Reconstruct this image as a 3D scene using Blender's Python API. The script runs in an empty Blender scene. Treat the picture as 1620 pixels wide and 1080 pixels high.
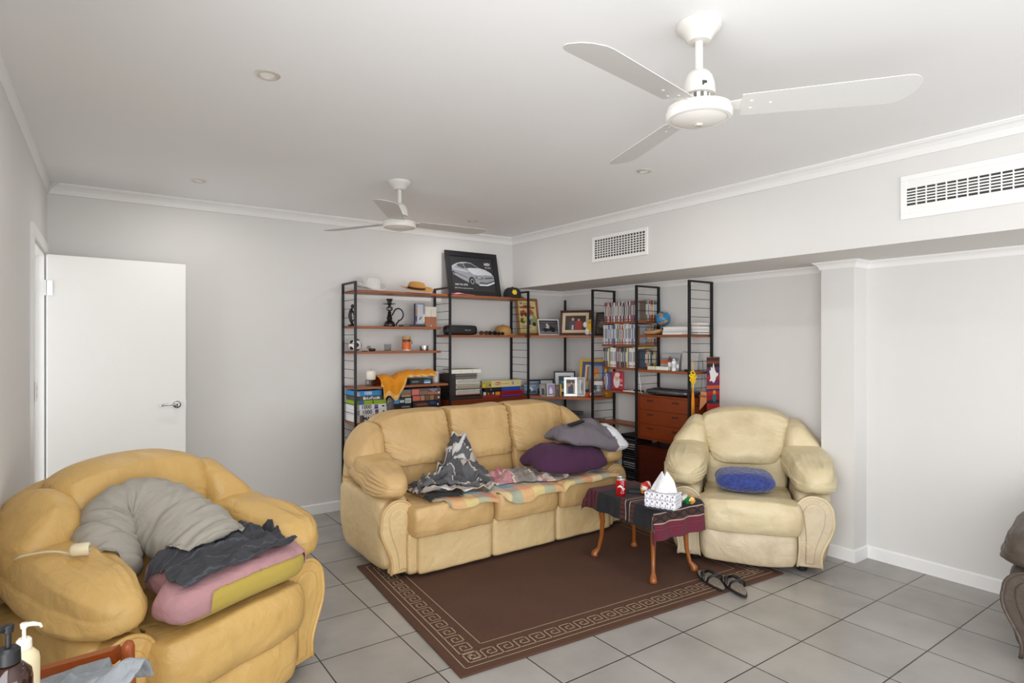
import bpy, bmesh, math, random
from mathutils import Vector, Matrix, noise
from mathutils.bvhtree import BVHTree
R = random.Random(7)
PI = math.pi
scene = bpy.context.scene
COL = scene.collection

# ------------------------------------------------------------------ camera model (used to turn measured pixels into places on planes)
FPX, YAW, HOR, HCAM = 954.5, 0.619, 537.87, 1.49
_s, _c = math.sin(YAW), math.cos(YAW)
def ray(u, v):
    l = (u - 810) / FPX; t = (HOR - v) / FPX
    return Vector((_s + l * _c, _c - l * _s, t))
def at_z(u, v, z):
    r = ray(u, v); d = (z - HCAM) / r.z
    return Vector((r.x * d, r.y * d, z))
def at_x(u, v, x):
    r = ray(u, v); d = x / r.x
    return Vector((x, r.y * d, HCAM + r.z * d))
def at_y(u, v, y):
    r = ray(u, v); d = y / r.y
    return Vector((r.x * d, y, HCAM + r.z * d))

YB, XR, XF = 5.192, 4.394, 3.706       # back wall, right wall, bulkhead face
ZC, ZB = 2.56, 2.030                   # ceiling, bulkhead underside

# ------------------------------------------------------------------ materials
MATS = {}
def lin(c):
    c /= 255.0
    return c / 12.92 if c <= 0.04045 else ((c + 0.055) / 1.055) ** 2.4
def rgb(h):
    h = h.lstrip('#')
    return (lin(int(h[0:2], 16)), lin(int(h[2:4], 16)), lin(int(h[4:6], 16)), 1)
def new_mat(name):
    m = bpy.data.materials.new(name); m.use_nodes = True
    nt = m.node_tree
    return m, nt, nt.nodes['Principled BSDF']
def col(h, rough=0.6, metal=0.0, var=0.06, scale=30.0, bump=0.0, coat=0.0):
    key = (h, rough, metal, var, scale, bump, coat)
    if key in MATS: return MATS[key]
    m, nt, b = new_mat('paint ' + h)
    b.inputs['Roughness'].default_value = rough
    b.inputs['Metallic'].default_value = metal
    b.inputs['Coat Weight'].default_value = coat
    c = rgb(h)
    tc = nt.nodes.new('ShaderNodeTexCoord')
    n = nt.nodes.new('ShaderNodeTexNoise'); n.inputs['Scale'].default_value = scale; n.inputs['Detail'].default_value = 3
    nt.links.new(tc.outputs['Object'], n.inputs['Vector'])
    mx = nt.nodes.new('ShaderNodeMix'); mx.data_type = 'RGBA'
    mx.inputs['A'].default_value = tuple(max(0, k * (1 - var)) for k in c[:3]) + (1,)
    mx.inputs['B'].default_value = tuple(min(1, k * (1 + var)) for k in c[:3]) + (1,)
    nt.links.new(n.outputs['Fac'], mx.inputs['Factor'])
    nt.links.new(mx.outputs['Result'], b.inputs['Base Color'])
    if bump:
        bp = nt.nodes.new('ShaderNodeBump'); bp.inputs['Strength'].default_value = bump; bp.inputs['Distance'].default_value = 0.004
        nt.links.new(n.outputs['Fac'], bp.inputs['Height']); nt.links.new(bp.outputs['Normal'], b.inputs['Normal'])
    MATS[key] = m
    return m
def leather(name, base, stain, stain_amt, rough=0.42, fold=0.5):
    m, nt, b = new_mat(name)
    tc = nt.nodes.new('ShaderNodeTexCoord')
    def nz(scale, detail=4, dist=0.0, rough_=0.55):
        n = nt.nodes.new('ShaderNodeTexNoise'); n.inputs['Scale'].default_value = scale
        n.inputs['Detail'].default_value = detail; n.inputs['Distortion'].default_value = dist; n.inputs['Roughness'].default_value = rough_
        nt.links.new(tc.outputs['Object'], n.inputs['Vector']); return n
    big = nz(3.2, 5); rampn = nt.nodes.new('ShaderNodeValToRGB')
    rampn.color_ramp.elements[0].position = 0.48; rampn.color_ramp.elements[1].position = 0.72
    nt.links.new(big.outputs['Fac'], rampn.inputs['Fac'])
    mul = nt.nodes.new('ShaderNodeMath'); mul.operation = 'MULTIPLY'; mul.inputs[1].default_value = stain_amt
    nt.links.new(rampn.outputs['Color'], mul.inputs[0])
    mx = nt.nodes.new('ShaderNodeMix'); mx.data_type = 'RGBA'
    mx.inputs['A'].default_value = rgb(base); mx.inputs['B'].default_value = rgb(stain)
    nt.links.new(mul.outputs[0], mx.inputs['Factor'])
    nt.links.new(mx.outputs['Result'], b.inputs['Base Color'])
    b.inputs['Roughness'].default_value = rough
    grain = nz(260, 2); crease = nz(11, 5, 1.6, 0.6); soft = nz(4.5, 2, 0.8)
    b1 = nt.nodes.new('ShaderNodeBump'); b1.inputs['Strength'].default_value = fold; b1.inputs['Distance'].default_value = 0.03
    nt.links.new(soft.outputs['Fac'], b1.inputs['Height'])
    rg = nz(5.5, 4, 1.2); rg.noise_type = 'RIDGED_MULTIFRACTAL'; rg.normalize = True
    b0 = nt.nodes.new('ShaderNodeBump'); b0.inputs['Strength'].default_value = fold * .35; b0.inputs['Distance'].default_value = 0.02; b0.invert = True
    nt.links.new(rg.outputs['Fac'], b0.inputs['Height']); nt.links.new(b0.outputs['Normal'], b1.inputs['Normal'])
    b2 = nt.nodes.new('ShaderNodeBump'); b2.inputs['Strength'].default_value = fold * 0.9; b2.inputs['Distance'].default_value = 0.012
    nt.links.new(crease.outputs['Fac'], b2.inputs['Height']); nt.links.new(b1.outputs['Normal'], b2.inputs['Normal'])
    b3 = nt.nodes.new('ShaderNodeBump'); b3.inputs['Strength'].default_value = 0.12; b3.inputs['Distance'].default_value = 0.001
    nt.links.new(grain.outputs['Fac'], b3.inputs['Height']); nt.links.new(b2.outputs['Normal'], b3.inputs['Normal'])
    nt.links.new(b3.outputs['Normal'], b.inputs['Normal'])
    return m
def fabric(h, var=0.1, fold=0.35, scale=14.0, weave=500.0, rough=0.92, sheen=0.04):
    key = ('fab', h, var, fold, scale, weave)
    if key in MATS: return MATS[key]
    m, nt, b = new_mat('fabric ' + h)
    c = rgb(h)
    tc = nt.nodes.new('ShaderNodeTexCoord')
    n = nt.nodes.new('ShaderNodeTexNoise'); n.inputs['Scale'].default_value = scale; n.inputs['Detail'].default_value = 4; n.inputs['Distortion'].default_value = 1.0
    w = nt.nodes.new('ShaderNodeTexNoise'); w.inputs['Scale'].default_value = weave; w.inputs['Detail'].default_value = 1
    for k in (n, w): nt.links.new(tc.outputs['Object'], k.inputs['Vector'])
    mx = nt.nodes.new('ShaderNodeMix'); mx.data_type = 'RGBA'
    mx.inputs['A'].default_value = tuple(k * (1 - var) for k in c[:3]) + (1,)
    mx.inputs['B'].default_value = tuple(min(1, k * (1 + var)) for k in c[:3]) + (1,)
    nt.links.new(w.outputs['Fac'], mx.inputs['Factor']); nt.links.new(mx.outputs['Result'], b.inputs['Base Color'])
    b.inputs['Roughness'].default_value = rough; b.inputs['Sheen Weight'].default_value = sheen
    b1 = nt.nodes.new('ShaderNodeBump'); b1.inputs['Strength'].default_value = fold; b1.inputs['Distance'].default_value = 0.02
    nt.links.new(n.outputs['Fac'], b1.inputs['Height'])
    b2 = nt.nodes.new('ShaderNodeBump'); b2.inputs['Strength'].default_value = 0.15; b2.inputs['Distance'].default_value = 0.001
    nt.links.new(w.outputs['Fac'], b2.inputs['Height']); nt.links.new(b1.outputs['Normal'], b2.inputs['Normal'])
    nt.links.new(b2.outputs['Normal'], b.inputs['Normal'])
    MATS[key] = m; return m
def wood(name, a, bcol, axis='X', rough=0.4):
    m, nt, b = new_mat(name)
    tc = nt.nodes.new('ShaderNodeTexCoord'); mp = nt.nodes.new('ShaderNodeMapping')
    sc = {'X': (1.5, 26, 26), 'Y': (26, 1.5, 26), 'Z': (26, 26, 1.5)}[axis]
    mp.inputs['Scale'].default_value = sc
    n = nt.nodes.new('ShaderNodeTexNoise'); n.inputs['Scale'].default_value = 1.6; n.inputs['Detail'].default_value = 6; n.inputs['Distortion'].default_value = 0.6
    nt.links.new(tc.outputs['Object'], mp.inputs['Vector']); nt.links.new(mp.outputs['Vector'], n.inputs['Vector'])
    mx = nt.nodes.new('ShaderNodeMix'); mx.data_type = 'RGBA'; mx.inputs['A'].default_value = rgb(a); mx.inputs['B'].default_value = rgb(bcol)
    nt.links.new(n.outputs['Fac'], mx.inputs['Factor']); nt.links.new(mx.outputs['Result'], b.inputs['Base Color'])
    b.inputs['Roughness'].default_value = rough
    return m
def glass_mat(name, tint='#f4f7f7', rough=0.03, alpha=0.25):
    m, nt, b = new_mat(name)
    b.inputs['Base Color'].default_value = rgb(tint); b.inputs['Roughness'].default_value = rough
    b.inputs['Transmission Weight'].default_value = 1.0; b.inputs['IOR'].default_value = 1.1
    return m

# ------------------------------------------------------------------ mesh building
class MB:
    def __init__(self): self.bm = bmesh.new(); self.mats = []
    def mi(self, m):
        if m not in self.mats: self.mats.append(m)
        return self.mats.index(m)
    def _fin(self, faces, m, smooth=False):
        k = self.mi(m) if m is not None else 0
        for f in faces: f.material_index = k; f.smooth = smooth
    def box(self, x0, x1, y0, y1, z0, z1, m=None, bev=0.0, seg=1, M=None, smooth=False):
        r = bmesh.ops.create_cube(self.bm, size=1.0); vs = r['verts']
        for v in vs:
            v.co = Vector(((x0 + x1) / 2 + v.co.x * (x1 - x0), (y0 + y1) / 2 + v.co.y * (y1 - y0), (z0 + z1) / 2 + v.co.z * (z1 - z0)))
        fs = list({f for v in vs for f in v.link_faces})
        if bev > 0:
            es = list({e for v in vs for e in v.link_edges})
            rr = bmesh.ops.bevel(self.bm, geom=es, offset=bev, segments=seg, affect='EDGES', profile=0.5)
            fs = list(set(rr['faces']) | {f for f in fs if f.is_valid})
            vs = list({v for f in fs for v in f.verts})
            fs = list({f for v in vs for f in v.link_faces})
        if M is not None: bmesh.ops.transform(self.bm, matrix=M, verts=list({v for f in fs for v in f.verts}))
        self._fin(fs, m, smooth); return self
    def face(self, pts, m=None, smooth=False):
        f = self.bm.faces.new([self.bm.verts.new(p) for p in pts]); self._fin([f], m, smooth); return self
    def prism(self, pts2, a0, a1, axis='z', m=None, smooth=False, bev=0.0):
        def P(p, a):
            return Vector((p[0], p[1], a)) if axis == 'z' else (Vector((p[0], a, p[1])) if axis == 'y' else Vector((a, p[0], p[1])))
        lo = [self.bm.verts.new(P(p, a0)) for p in pts2]; hi = [self.bm.verts.new(P(p, a1)) for p in pts2]
        n = len(pts2); fs = [self.bm.faces.new(lo[::-1]), self.bm.faces.new(hi)]
        side = [self.bm.faces.new((lo[i], lo[(i + 1) % n], hi[(i + 1) % n], hi[i])) for i in range(n)]
        bmesh.ops.recalc_face_normals(self.bm, faces=fs + side)
        if bev:
            es = list({e for f in fs for e in f.edges})
            rr = bmesh.ops.bevel(self.bm, geom=es, offset=bev, segments=3, affect='EDGES', profile=0.5)
            allf = {f for f in fs + side if f.is_valid} | set(rr['faces'])
            self._fin(list(allf), m, smooth); return self
        self._fin(fs, m, False); self._fin(side, m, smooth); return self
    def lathe(self, prof, cx=0, cy=0, seg=24, m=None, M=None, smooth=True, cap=True):
        rings = []; allv = []
        for (r, z) in prof:
            if r < 1e-5: ring = [self.bm.verts.new((cx, cy, z))]
            else: ring = [self.bm.verts.new((cx + r * math.cos(2 * PI * k / seg), cy + r * math.sin(2 * PI * k / seg), z)) for k in range(seg)]
            rings.append(ring); allv += ring
        fs = []
        for a, b in zip(rings, rings[1:]):
            if len(a) == 1 and len(b) == 1: continue
            for k in range(seg):
                k2 = (k + 1) % seg
                if len(a) == 1: fs.append(self.bm.faces.new((a[0], b[k2], b[k])))
                elif len(b) == 1: fs.append(self.bm.faces.new((a[k], a[k2], b[0])))
                else: fs.append(self.bm.faces.new((a[k], a[k2], b[k2], b[k])))
        if cap:
            if len(rings[0]) > 1: fs.append(self.bm.faces.new(rings[0][::-1]))
            if len(rings[-1]) > 1: fs.append(self.bm.faces.new(rings[-1]))
        if M is not None: bmesh.ops.transform(self.bm, matrix=M, verts=allv)
        bmesh.ops.recalc_face_normals(self.bm, faces=fs)
        self._fin(fs, m, smooth)
        for i in range(len(prof)):                                  # crisp rims where the profile turns sharply
            a = Vector(prof[i]) - Vector(prof[i - 1]) if i > 0 else Vector((1, 0)); c_ = Vector(prof[i + 1]) - Vector(prof[i]) if i < len(prof) - 1 else Vector((-1, 0))
            if len(rings[i]) > 1 and a.length > 0 and c_.length > 0 and a.angle(c_) > math.radians(38):
                for k in range(seg):
                    ed = self.bm.edges.get((rings[i][k], rings[i][(k + 1) % seg]))
                    if ed: ed.smooth = False
        return self
    def tube(self, pts, r, seg=8, m=None, closed=False, smooth=True, square=False):
        pts = [Vector(p) for p in pts]; n = len(pts)
        rad = r if isinstance(r, (list, tuple)) else [r] * n
        rings = []; up0 = None
        for i, p in enumerate(pts):
            a = pts[i - 1] if (i > 0 or closed) else p
            b = pts[(i + 1) % n] if (i < n - 1 or closed) else p
            t = (b - a).normalized()
            if up0 is None:
                up0 = Vector((0, 0, 1)) if abs(t.z) < 0.9 else Vector((1, 0, 0))
            side = t.cross(up0)
            if side.length < 1e-4: side = t.cross(Vector((1, 0, 0)))
            side.normalize(); up0 = side.cross(t).normalized()
            off = PI / 4 if square else 0; k_ = math.sqrt(2) if square else 1
            rings.append([self.bm.verts.new(p + (side * math.cos(2 * PI * k / seg + off) + up0 * math.sin(2 * PI * k / seg + off)) * rad[i] * k_) for k in range(seg)])
        fs = []
        rng = range(n) if closed else range(n - 1)
        for i in rng:
            a, b = rings[i], rings[(i + 1) % n]
            for k in range(seg): fs.append(self.bm.faces.new((a[k], a[(k + 1) % seg], b[(k + 1) % seg], b[k])))
        if not closed: fs += [self.bm.faces.new(rings[0][::-1]), self.bm.faces.new(rings[-1])]
        bmesh.ops.recalc_face_normals(self.bm, faces=fs)
        self._fin(fs, m, smooth and not square); return self
    def bar(self, a, b, r, m=None, seg=4): return self.tube([a, b], r, seg=seg, m=m, square=(seg == 4))
    def ball(self, c, r, m=None, u=20, v=14, M=None):
        M2 = Matrix.Translation(c) @ (M if M is not None else Matrix.Identity(4)) @ Matrix.Diagonal((*(r if isinstance(r, tuple) else (r, r, r)), 1))
        rr = bmesh.ops.create_uvsphere(self.bm, u_segments=u, v_segments=v, radius=1.0, matrix=M2)
        self._fin(list({f for q in rr['verts'] for f in q.link_faces}), m, True); return self
    def puff(self, c, half, n=3.0, res=18, m=None, f=None, M=None):
        """a stuffed, rounded block; f(u, p) bends it (u in -1..1 each way, p its place)"""
        c = Vector(c); cache = {}; fs = []; ns = n if isinstance(n, tuple) else (n, n, n)
        def V(q):
            k = tuple(round(x, 5) for x in q)
            if k in cache: return cache[k]
            q = Vector([math.tan(x * PI / 4 * 0.92) / math.tan(PI / 4 * 0.92) for x in q])
            nn = max(ns); w = sum(abs(x) ** e for x, e in zip(q, ns)) ** (1.0 / nn)
            u = Vector([x / w for x in q])
            p = c + Vector((u.x * half[0], u.y * half[1], u.z * half[2]))
            if f is not None: p = f(u, p)
            if M is not None: p = M @ p
            cache[k] = self.bm.verts.new(p); return cache[k]
        g = [-1 + 2 * i / res for i in range(res + 1)]
        for ax in range(3):
            for sgn in (-1, 1):
                for i in range(res):
                    for j in range(res):
                        qs = []
                        for (a, b) in ((g[i], g[j]), (g[i + 1], g[j]), (g[i + 1], g[j + 1]), (g[i], g[j + 1])):
                            q = [0, 0, 0]; q[ax] = sgn; q[(ax + 1) % 3] = a; q[(ax + 2) % 3] = b; qs.append(tuple(q))
                        if sgn < 0: qs = qs[::-1]
                        fs.append(self.bm.faces.new([V(q) for q in qs]))
        self._fin(fs, m, True); return self
    def grid(self, nx, ny, fn, m=None, mfn=None, smooth=True):
        vs = [[self.bm.verts.new(fn(i / nx, j / ny)) for i in range(nx + 1)] for j in range(ny + 1)]
        for j in range(ny):
            for i in range(nx):
                f = self.bm.faces.new((vs[j][i], vs[j][i + 1], vs[j + 1][i + 1], vs[j + 1][i])); f.smooth = smooth
                f.material_index = self.mi(mfn((i + .5) / nx, (j + .5) / ny) if mfn else m) if (m or mfn) else 0
        return self
    def xf(self, M): bmesh.ops.transform(self.bm, matrix=M, verts=self.bm.verts[:]); return self
    def build(self, name, m=None, parent=None, loc=None, world=True):
        """one mesh object; geometry given in scene coordinates when world is True and the parent is not turned"""
        me = bpy.data.meshes.new(name)
        if not self.mats and m is not None: self.mats = [m]
        if parent is not None and world:
            off = parent_origin(parent)
            for v in self.bm.verts: v.co -= off
        elif parent is None and loc is not None:
            for v in self.bm.verts: v.co -= Vector(loc)
        self.bm.to_mesh(me); self.bm.free()
        for k in self.mats: me.materials.append(k)
        o = bpy.data.objects.new(name, me); COL.objects.link(o)
        if parent is not None: o.parent = parent
        elif loc is not None: o.location = loc
        return o
def parent_origin(p):
    v = Vector((0, 0, 0))
    while p is not None: v += p.location; p = p.parent
    return v
def solidify(o, t, offset=0.0, sub=0):
    md = o.modifiers.new('thickness', 'SOLIDIFY'); md.thickness = t; md.offset = offset
    if sub:
        s = o.modifiers.new('smooth', 'SUBSURF'); s.levels = sub; s.render_levels = sub
    return o
def tag(o, label, cat, group=None, kind=None):
    o['label'] = label; o['category'] = cat
    if group: o['group'] = group
    if kind: o['kind'] = kind
    return o
def thing(name, label, cat, loc=(0, 0, 0), rz=0.0, group=None, rx=0.0):
    o = bpy.data.objects.new(name, None); COL.objects.link(o)
    o.location = loc; o.rotation_euler = (rx, 0, rz); o.empty_display_size = 0.05
    return tag(o, label, cat, group)
def solo(name, mb, m, label, cat, group=None, base=None):
    xs = [v.co for v in mb.bm.verts]
    if base is None: base = (sum(v.x for v in xs) / len(xs), sum(v.y for v in xs) / len(xs), min(v.z for v in xs))
    return tag(mb.build(name, m, None, base), label, cat, group)
def struct(name, mb, m=None, parent=None):
    o = mb.build(name, m, parent, (0, 0, 0) if parent is None else None)
    if parent is None: o['kind'] = 'structure'
    return o
def dup(root, loc=None, rz=None, label=None, group=None):
    r = root.copy(); COL.objects.link(r)
    if loc is not None: r.location = loc
    if rz is not None: r.rotation_euler.z = rz
    if label: r['label'] = label
    if group: r['group'] = group
    for ch in list(root.children):
        k = ch.copy(); COL.objects.link(k); k.parent = r
        for g in ch.children:
            d = g.copy(); COL.objects.link(d); d.parent = k
    return r
def lettering(text, size, m, parent, loc, rot, name='lettering', depth=0.0006, align='CENTER', sx=1.0, bold=0.0):
    cu = bpy.data.curves.new(name, 'FONT'); cu.body = text; cu.size = size; cu.extrude = depth; cu.align_x = align; cu.align_y = 'CENTER'; cu.offset = bold
    cu.materials.append(m)
    o = bpy.data.objects.new(name, cu); COL.objects.link(o); o.parent = parent
    o.location = loc; o.rotation_euler = rot; o.scale = (sx, 1, 1)
    me = bpy.data.meshes.new_from_object(o)              # turned into a plain mesh
    q = bpy.data.objects.new(name, me); COL.objects.link(q); q.parent = parent
    q.location = loc; q.rotation_euler = rot; q.scale = (sx, 1, 1)
    bpy.data.objects.remove(o); q.name = name
    return q
def fbm(p, oct=4): return noise.fractal(Vector(p), 1.0, 2.0, oct)

# ------------------------------------------------------------------ common materials
M_BLACK = col('#17171a', 0.45, var=0.1)
M_STEEL = col('#1d1c1f', 0.42, 0.2, 0.05)
M_SHELF = wood('teak shelf', '#8a4b26', '#a65f33', 'X')
M_SHELFY = wood('teak shelf across', '#7d4222', '#9a552d', 'Y')
M_DARKW = wood('dark stained teak', '#43160b', '#571e10', 'Y', 0.35)
M_REDW = wood('reddish teak cabinet', '#6c2c10', '#853a17', 'X', 0.35)
M_WHITE = col('#f2f1ee', 0.5, var=0.01)
M_CHROME = col('#b9b8b6', 0.22, 1.0, 0.02)
# ------------------------------------------------------------------ the room
m_wall = col('#dcdad7', 0.85, var=0.015, scale=6)
m_ceil = col('#f5f5f5', 0.9, var=0.01, scale=4)
m_trim = col('#efeeec', 0.5, var=0.01)
# floor tiles
m_floor, nt, b = new_mat('grey glazed floor tile')
tc = nt.nodes.new('ShaderNodeTexCoord'); mp = nt.nodes.new('ShaderNodeMapping')
mp.inputs['Location'].default_value = (-2.101 + 0.00125, -2.002 + 0.00125, 0)
nt.links.new(tc.outputs['Object'], mp.inputs['Vector'])
br = nt.nodes.new('ShaderNodeTexBrick'); br.offset = 0.0; br.squash = 1.0
br.inputs['Scale'].default_value = 1.0; br.inputs['Brick Width'].default_value = 0.4; br.inputs['Row Height'].default_value = 0.4
br.inputs['Mortar Size'].default_value = 0.0032; br.inputs['Mortar Smooth'].default_value = 0.0; br.inputs['Bias'].default_value = 0.0
br.inputs['Color1'].default_value = rgb('#9f9992'); br.inputs['Color2'].default_value = rgb('#97918a'); br.inputs['Mortar'].default_value = rgb('#2c2420')
nt.links.new(mp.outputs['Vector'], br.inputs['Vector'])
nz = nt.nodes.new('ShaderNodeTexNoise'); nz.inputs['Scale'].default_value = 3.5; nz.inputs['Detail'].default_value = 6
nt.links.new(tc.outputs['Object'], nz.inputs['Vector'])
mx = nt.nodes.new('ShaderNodeMix'); mx.data_type = 'RGBA'; mx.blend_type = 'OVERLAY'; mx.inputs['Factor'].default_value = 0.28
nt.links.new(br.outputs['Color'], mx.inputs['A']); nt.links.new(nz.outputs['Fac'], mx.inputs['B'])
hs = nt.nodes.new('ShaderNodeHueSaturation'); hs.inputs['Saturation'].default_value = 0.75
nt.links.new(mx.outputs['Result'], hs.inputs['Color']); nt.links.new(hs.outputs['Color'], b.inputs['Base Color'])
b.inputs['Roughness'].default_value = 0.27
bp = nt.nodes.new('ShaderNodeBump'); bp.inputs['Strength'].default_value = 0.4; bp.inputs['Distance'].default_value = 0.002; bp.invert = True
nt.links.new(br.outputs['Fac'], bp.inputs['Height']); nt.links.new(bp.outputs['Normal'], b.inputs['Normal'])

YN, XE = -4.2, 6.2                     # near end of the room and the far side of the open area behind the camera
WL = lambda y: -0.196 - (YB - y) * 0.0296      # the left wall is a little out of square
def lw(y, z, off=0.0): return Vector((WL(y) + off, y, z))
struct('floor', MB().box(-2.4, XE + .2, YN - .2, YB + .3, -0.1, 0.0, m_floor))
struct('ceiling', MB().box(-2.4, XE + .2, YN - .2, YB + .3, ZC, ZC + 0.1, m_ceil))
struct('wall_back', MB().box(-2.4, XE, YB, YB + 0.12, 0, ZC, m_wall))
# left wall with its doorway and an unseen window beside and behind the camera, added for light
dy0, dy1, dz1 = 4.19, 5.03, 2.065
wy0, wy1, wz0, wz1 = -2.8, 1.2, 0.25, 2.3
def wall_piece(mb, y0, y1, z0, z1, t=0.12):
    a, c = lw(y0, 0), lw(y1, 0)
    mb.prism([(a.x, y0), (c.x, y1), (c.x - t, y1), (a.x - t, y0)], z0, z1, 'z', m_wall)
mb = MB()
wall_piece(mb, dy1, YB, 0, ZC); wall_piece(mb, dy0, dy1, dz1, ZC); wall_piece(mb, wy1, dy0, 0, ZC)
wall_piece(mb, wy0, wy1, wz1, ZC); wall_piece(mb, wy0, wy1, 0, wz0); wall_piece(mb, YN, wy0, 0, ZC)
struct('wall_left', mb)
struct('wall_right', MB().box(XR, XR + 0.12, 0.2, YB, 0, ZC, m_wall))
struct('wall_column', MB().box(4.215, XR, 1.965, 2.185, 0, ZB, m_wall))
struct('wall_bulkhead', MB().box(XF, XR, 0.2, YB, ZB, ZC, m_wall))
# the open area behind the camera
mb = MB().box(XR, XE, 0.2, 0.32, 0, ZC, m_wall).box(XE, XE + .12, YN, 0.32, 0, ZC, m_wall)
struct('wall_far_right', mb)
nx0, nx1, nz1 = 0.2, 5.6, 2.3
mb = MB().box(-2.4, nx0, YN - .12, YN, 0, ZC, m_wall).box(nx1, XE, YN - .12, YN, 0, ZC, m_wall).box(nx0, nx1, YN - .12, YN, nz1, ZC, m_wall)
struct('wall_near', mb)
mb = MB()
for x in (nx0, nx0 + 1.8, nx0 + 3.6, nx1):
    mb.box(x - .03, x + .03, YN - .08, YN - .02, 0, nz1, m_trim)
mb.box(nx0, nx1, YN - .08, YN - .02, nz1 - .05, nz1, m_trim).box(nx0, nx1, YN - .08, YN - .02, 0.002, .05, m_trim)
struct('added_window_1', mb)  # unseen glazing behind the camera, added to light the room
mb = MB()
for y in (wy0, (wy0 + wy1) / 2, wy1):
    p = lw(y, 0); mb.box(p.x - .08, p.x - .03, y - .03, y + .03, wz0, wz1, m_trim)
p = lw(wy0, 0)
mb.box(p.x - .08, p.x + .03, wy0, wy1, wz0, wz0 + .05, m_trim).box(p.x - .08, p.x + .03, wy0, wy1, wz1 - .05, wz1, m_trim)
struct('added_window_2', mb)  # frame of the unseen side window, put in for light from the left
# cornices
def cornice(mb, path, out, zt, d=0.07, hgt=0.069):
    """cove moulding along a plan path; out = per-point outward offsets (mitred)"""
    prof = [(0, 0), (0.012, 0.0), (0.016, 0.010), (0.026, 0.030), (0.042, 0.046), (0.058, 0.054), (0.062, 0.060), (0.07, 0.060), (0.07, 0.069), (0, 0.069)]
    k = d / 0.07; kz = hgt / 0.069
    rings = []
    for (p, o) in zip(path, out):
        rings.append([mb.bm.verts.new((p[0] + o[0] * a * k, p[1] + o[1] * a * k, zt - hgt + z * kz)) for (a, z) in prof])
    fs = []
    n = len(prof)
    for a, c in zip(rings, rings[1:]):
        for i in range(n): fs.append(mb.bm.faces.new((a[i], a[(i + 1) % n], c[(i + 1) % n], c[i])))
    fs += [mb.bm.faces.new(rings[0]), mb.bm.faces.new(rings[-1][::-1])]
    bmesh.ops.recalc_face_normals(mb.bm, faces=fs); mb._fin(fs, m_trim)
    return mb
struct('trim_1', cornice(MB(), [(WL(YB), YB), (XF, YB)], [(1, -1), (-1, -1)], ZC))
struct('trim_2', cornice(MB(), [(XF, YB), (XF, 0.2)], [(-1, -1), (-1, 0)], ZC))
struct('trim_3', cornice(MB(), [(WL(YN), YN), (WL(YB), YB)], [(1, 0), (1, -1)], ZC, 0.02))
xc, ya, yb = 4.215, 1.965, 2.185
struct('trim_4', cornice(MB(), [(XF, YB), (XR, YB), (XR, yb + .001), (xc, yb), (xc, ya), (XR, ya), (XR, .2)],
       [(0, -1), (-1, -1), (-1, 1), (-1, 1), (-1, -1), (-1, -1), (-1, 0)], ZB, 0.045, 0.05))
# baseboards
def baseboard(name, pts, outs, hgt=0.085, t=0.014):
    mb = MB(); rings = []
    for p, o in zip(pts, outs):
        rings.append([mb.bm.verts.new((p[0] + o[0] * a, p[1] + o[1] * a, z)) for a, z in ((0, 0), (t, 0), (t, hgt - .008), (t - .006, hgt), (0, hgt))])
    fs = []
    for a, c in zip(rings, rings[1:]):
        for i in range(5): fs.append(mb.bm.faces.new((a[i], a[(i + 1) % 5], c[(i + 1) % 5], c[i])))
    fs += [mb.bm.faces.new(rings[0]), mb.bm.faces.new(rings[-1][::-1])]
    bmesh.ops.recalc_face_normals(mb.bm, faces=fs); mb._fin(fs, m_trim)
    return struct(name, mb)
baseboard('baseboard_back', [(WL(YB) + .02, YB), (XR, YB)], [(0, -1), (-1, -1)])
baseboard('baseboard_right', [(XR, YB), (XR, yb + .001), (xc, yb), (xc, ya), (XR, ya), (XR, .2)], [(-1, -1), (-1, 1), (-1, 1), (-1, -1), (-1, -1), (-1, 0)])
baseboard('baseboard_left', [(WL(wy0), wy0), (WL(dy0 - .07), dy0 - .07)], [(1, 0), (1, 0)])
# doorway architrave and jambs
mb = MB()
ax = 0.016
def lbox(y0, y1, z0, z1, x0, x1):
    a, c = lw(y0, 0).x, lw(y1, 0).x
    mb.prism([(a + x0, y0), (a + x1, y0), (c + x1, y1), (c + x0, y1)], z0, z1, 'z', m_trim)
lbox(dy0 - .062, dy0 + .004, 0, dz1 + .06, 0, ax)            # near upright
lbox(dy1 - .004, dy1 + .062, 0, dz1 + .06, 0, ax)            # far upright
lbox(dy0 + .004, dy1 - .004, dz1 - .004, dz1 + .06, 0, ax)          # head
lbox(dy0 - .002, dy0 + .022, 0, dz1, -.12, -.001)
lbox(dy1 - .022, dy1 + .002, 0, dz1, -.12, -.001)
lbox(dy0 + .022, dy1 - .022, dz1 - .024, dz1, -.12, -.001)
lbox(dy1 - .036, dy1 - .022, 0, dz1 - .03, -.085, -.05)
struct('trim_5', mb)
# the next room seen through the doorway
mb = MB().box(-2.4, -2.3, 2.6, YB, 0, ZC, m_trim).box(-2.4, WL(2.6) - .13, 2.5, 2.6, 0, ZC, m_trim)
struct('wall_hall', mb)
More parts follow.
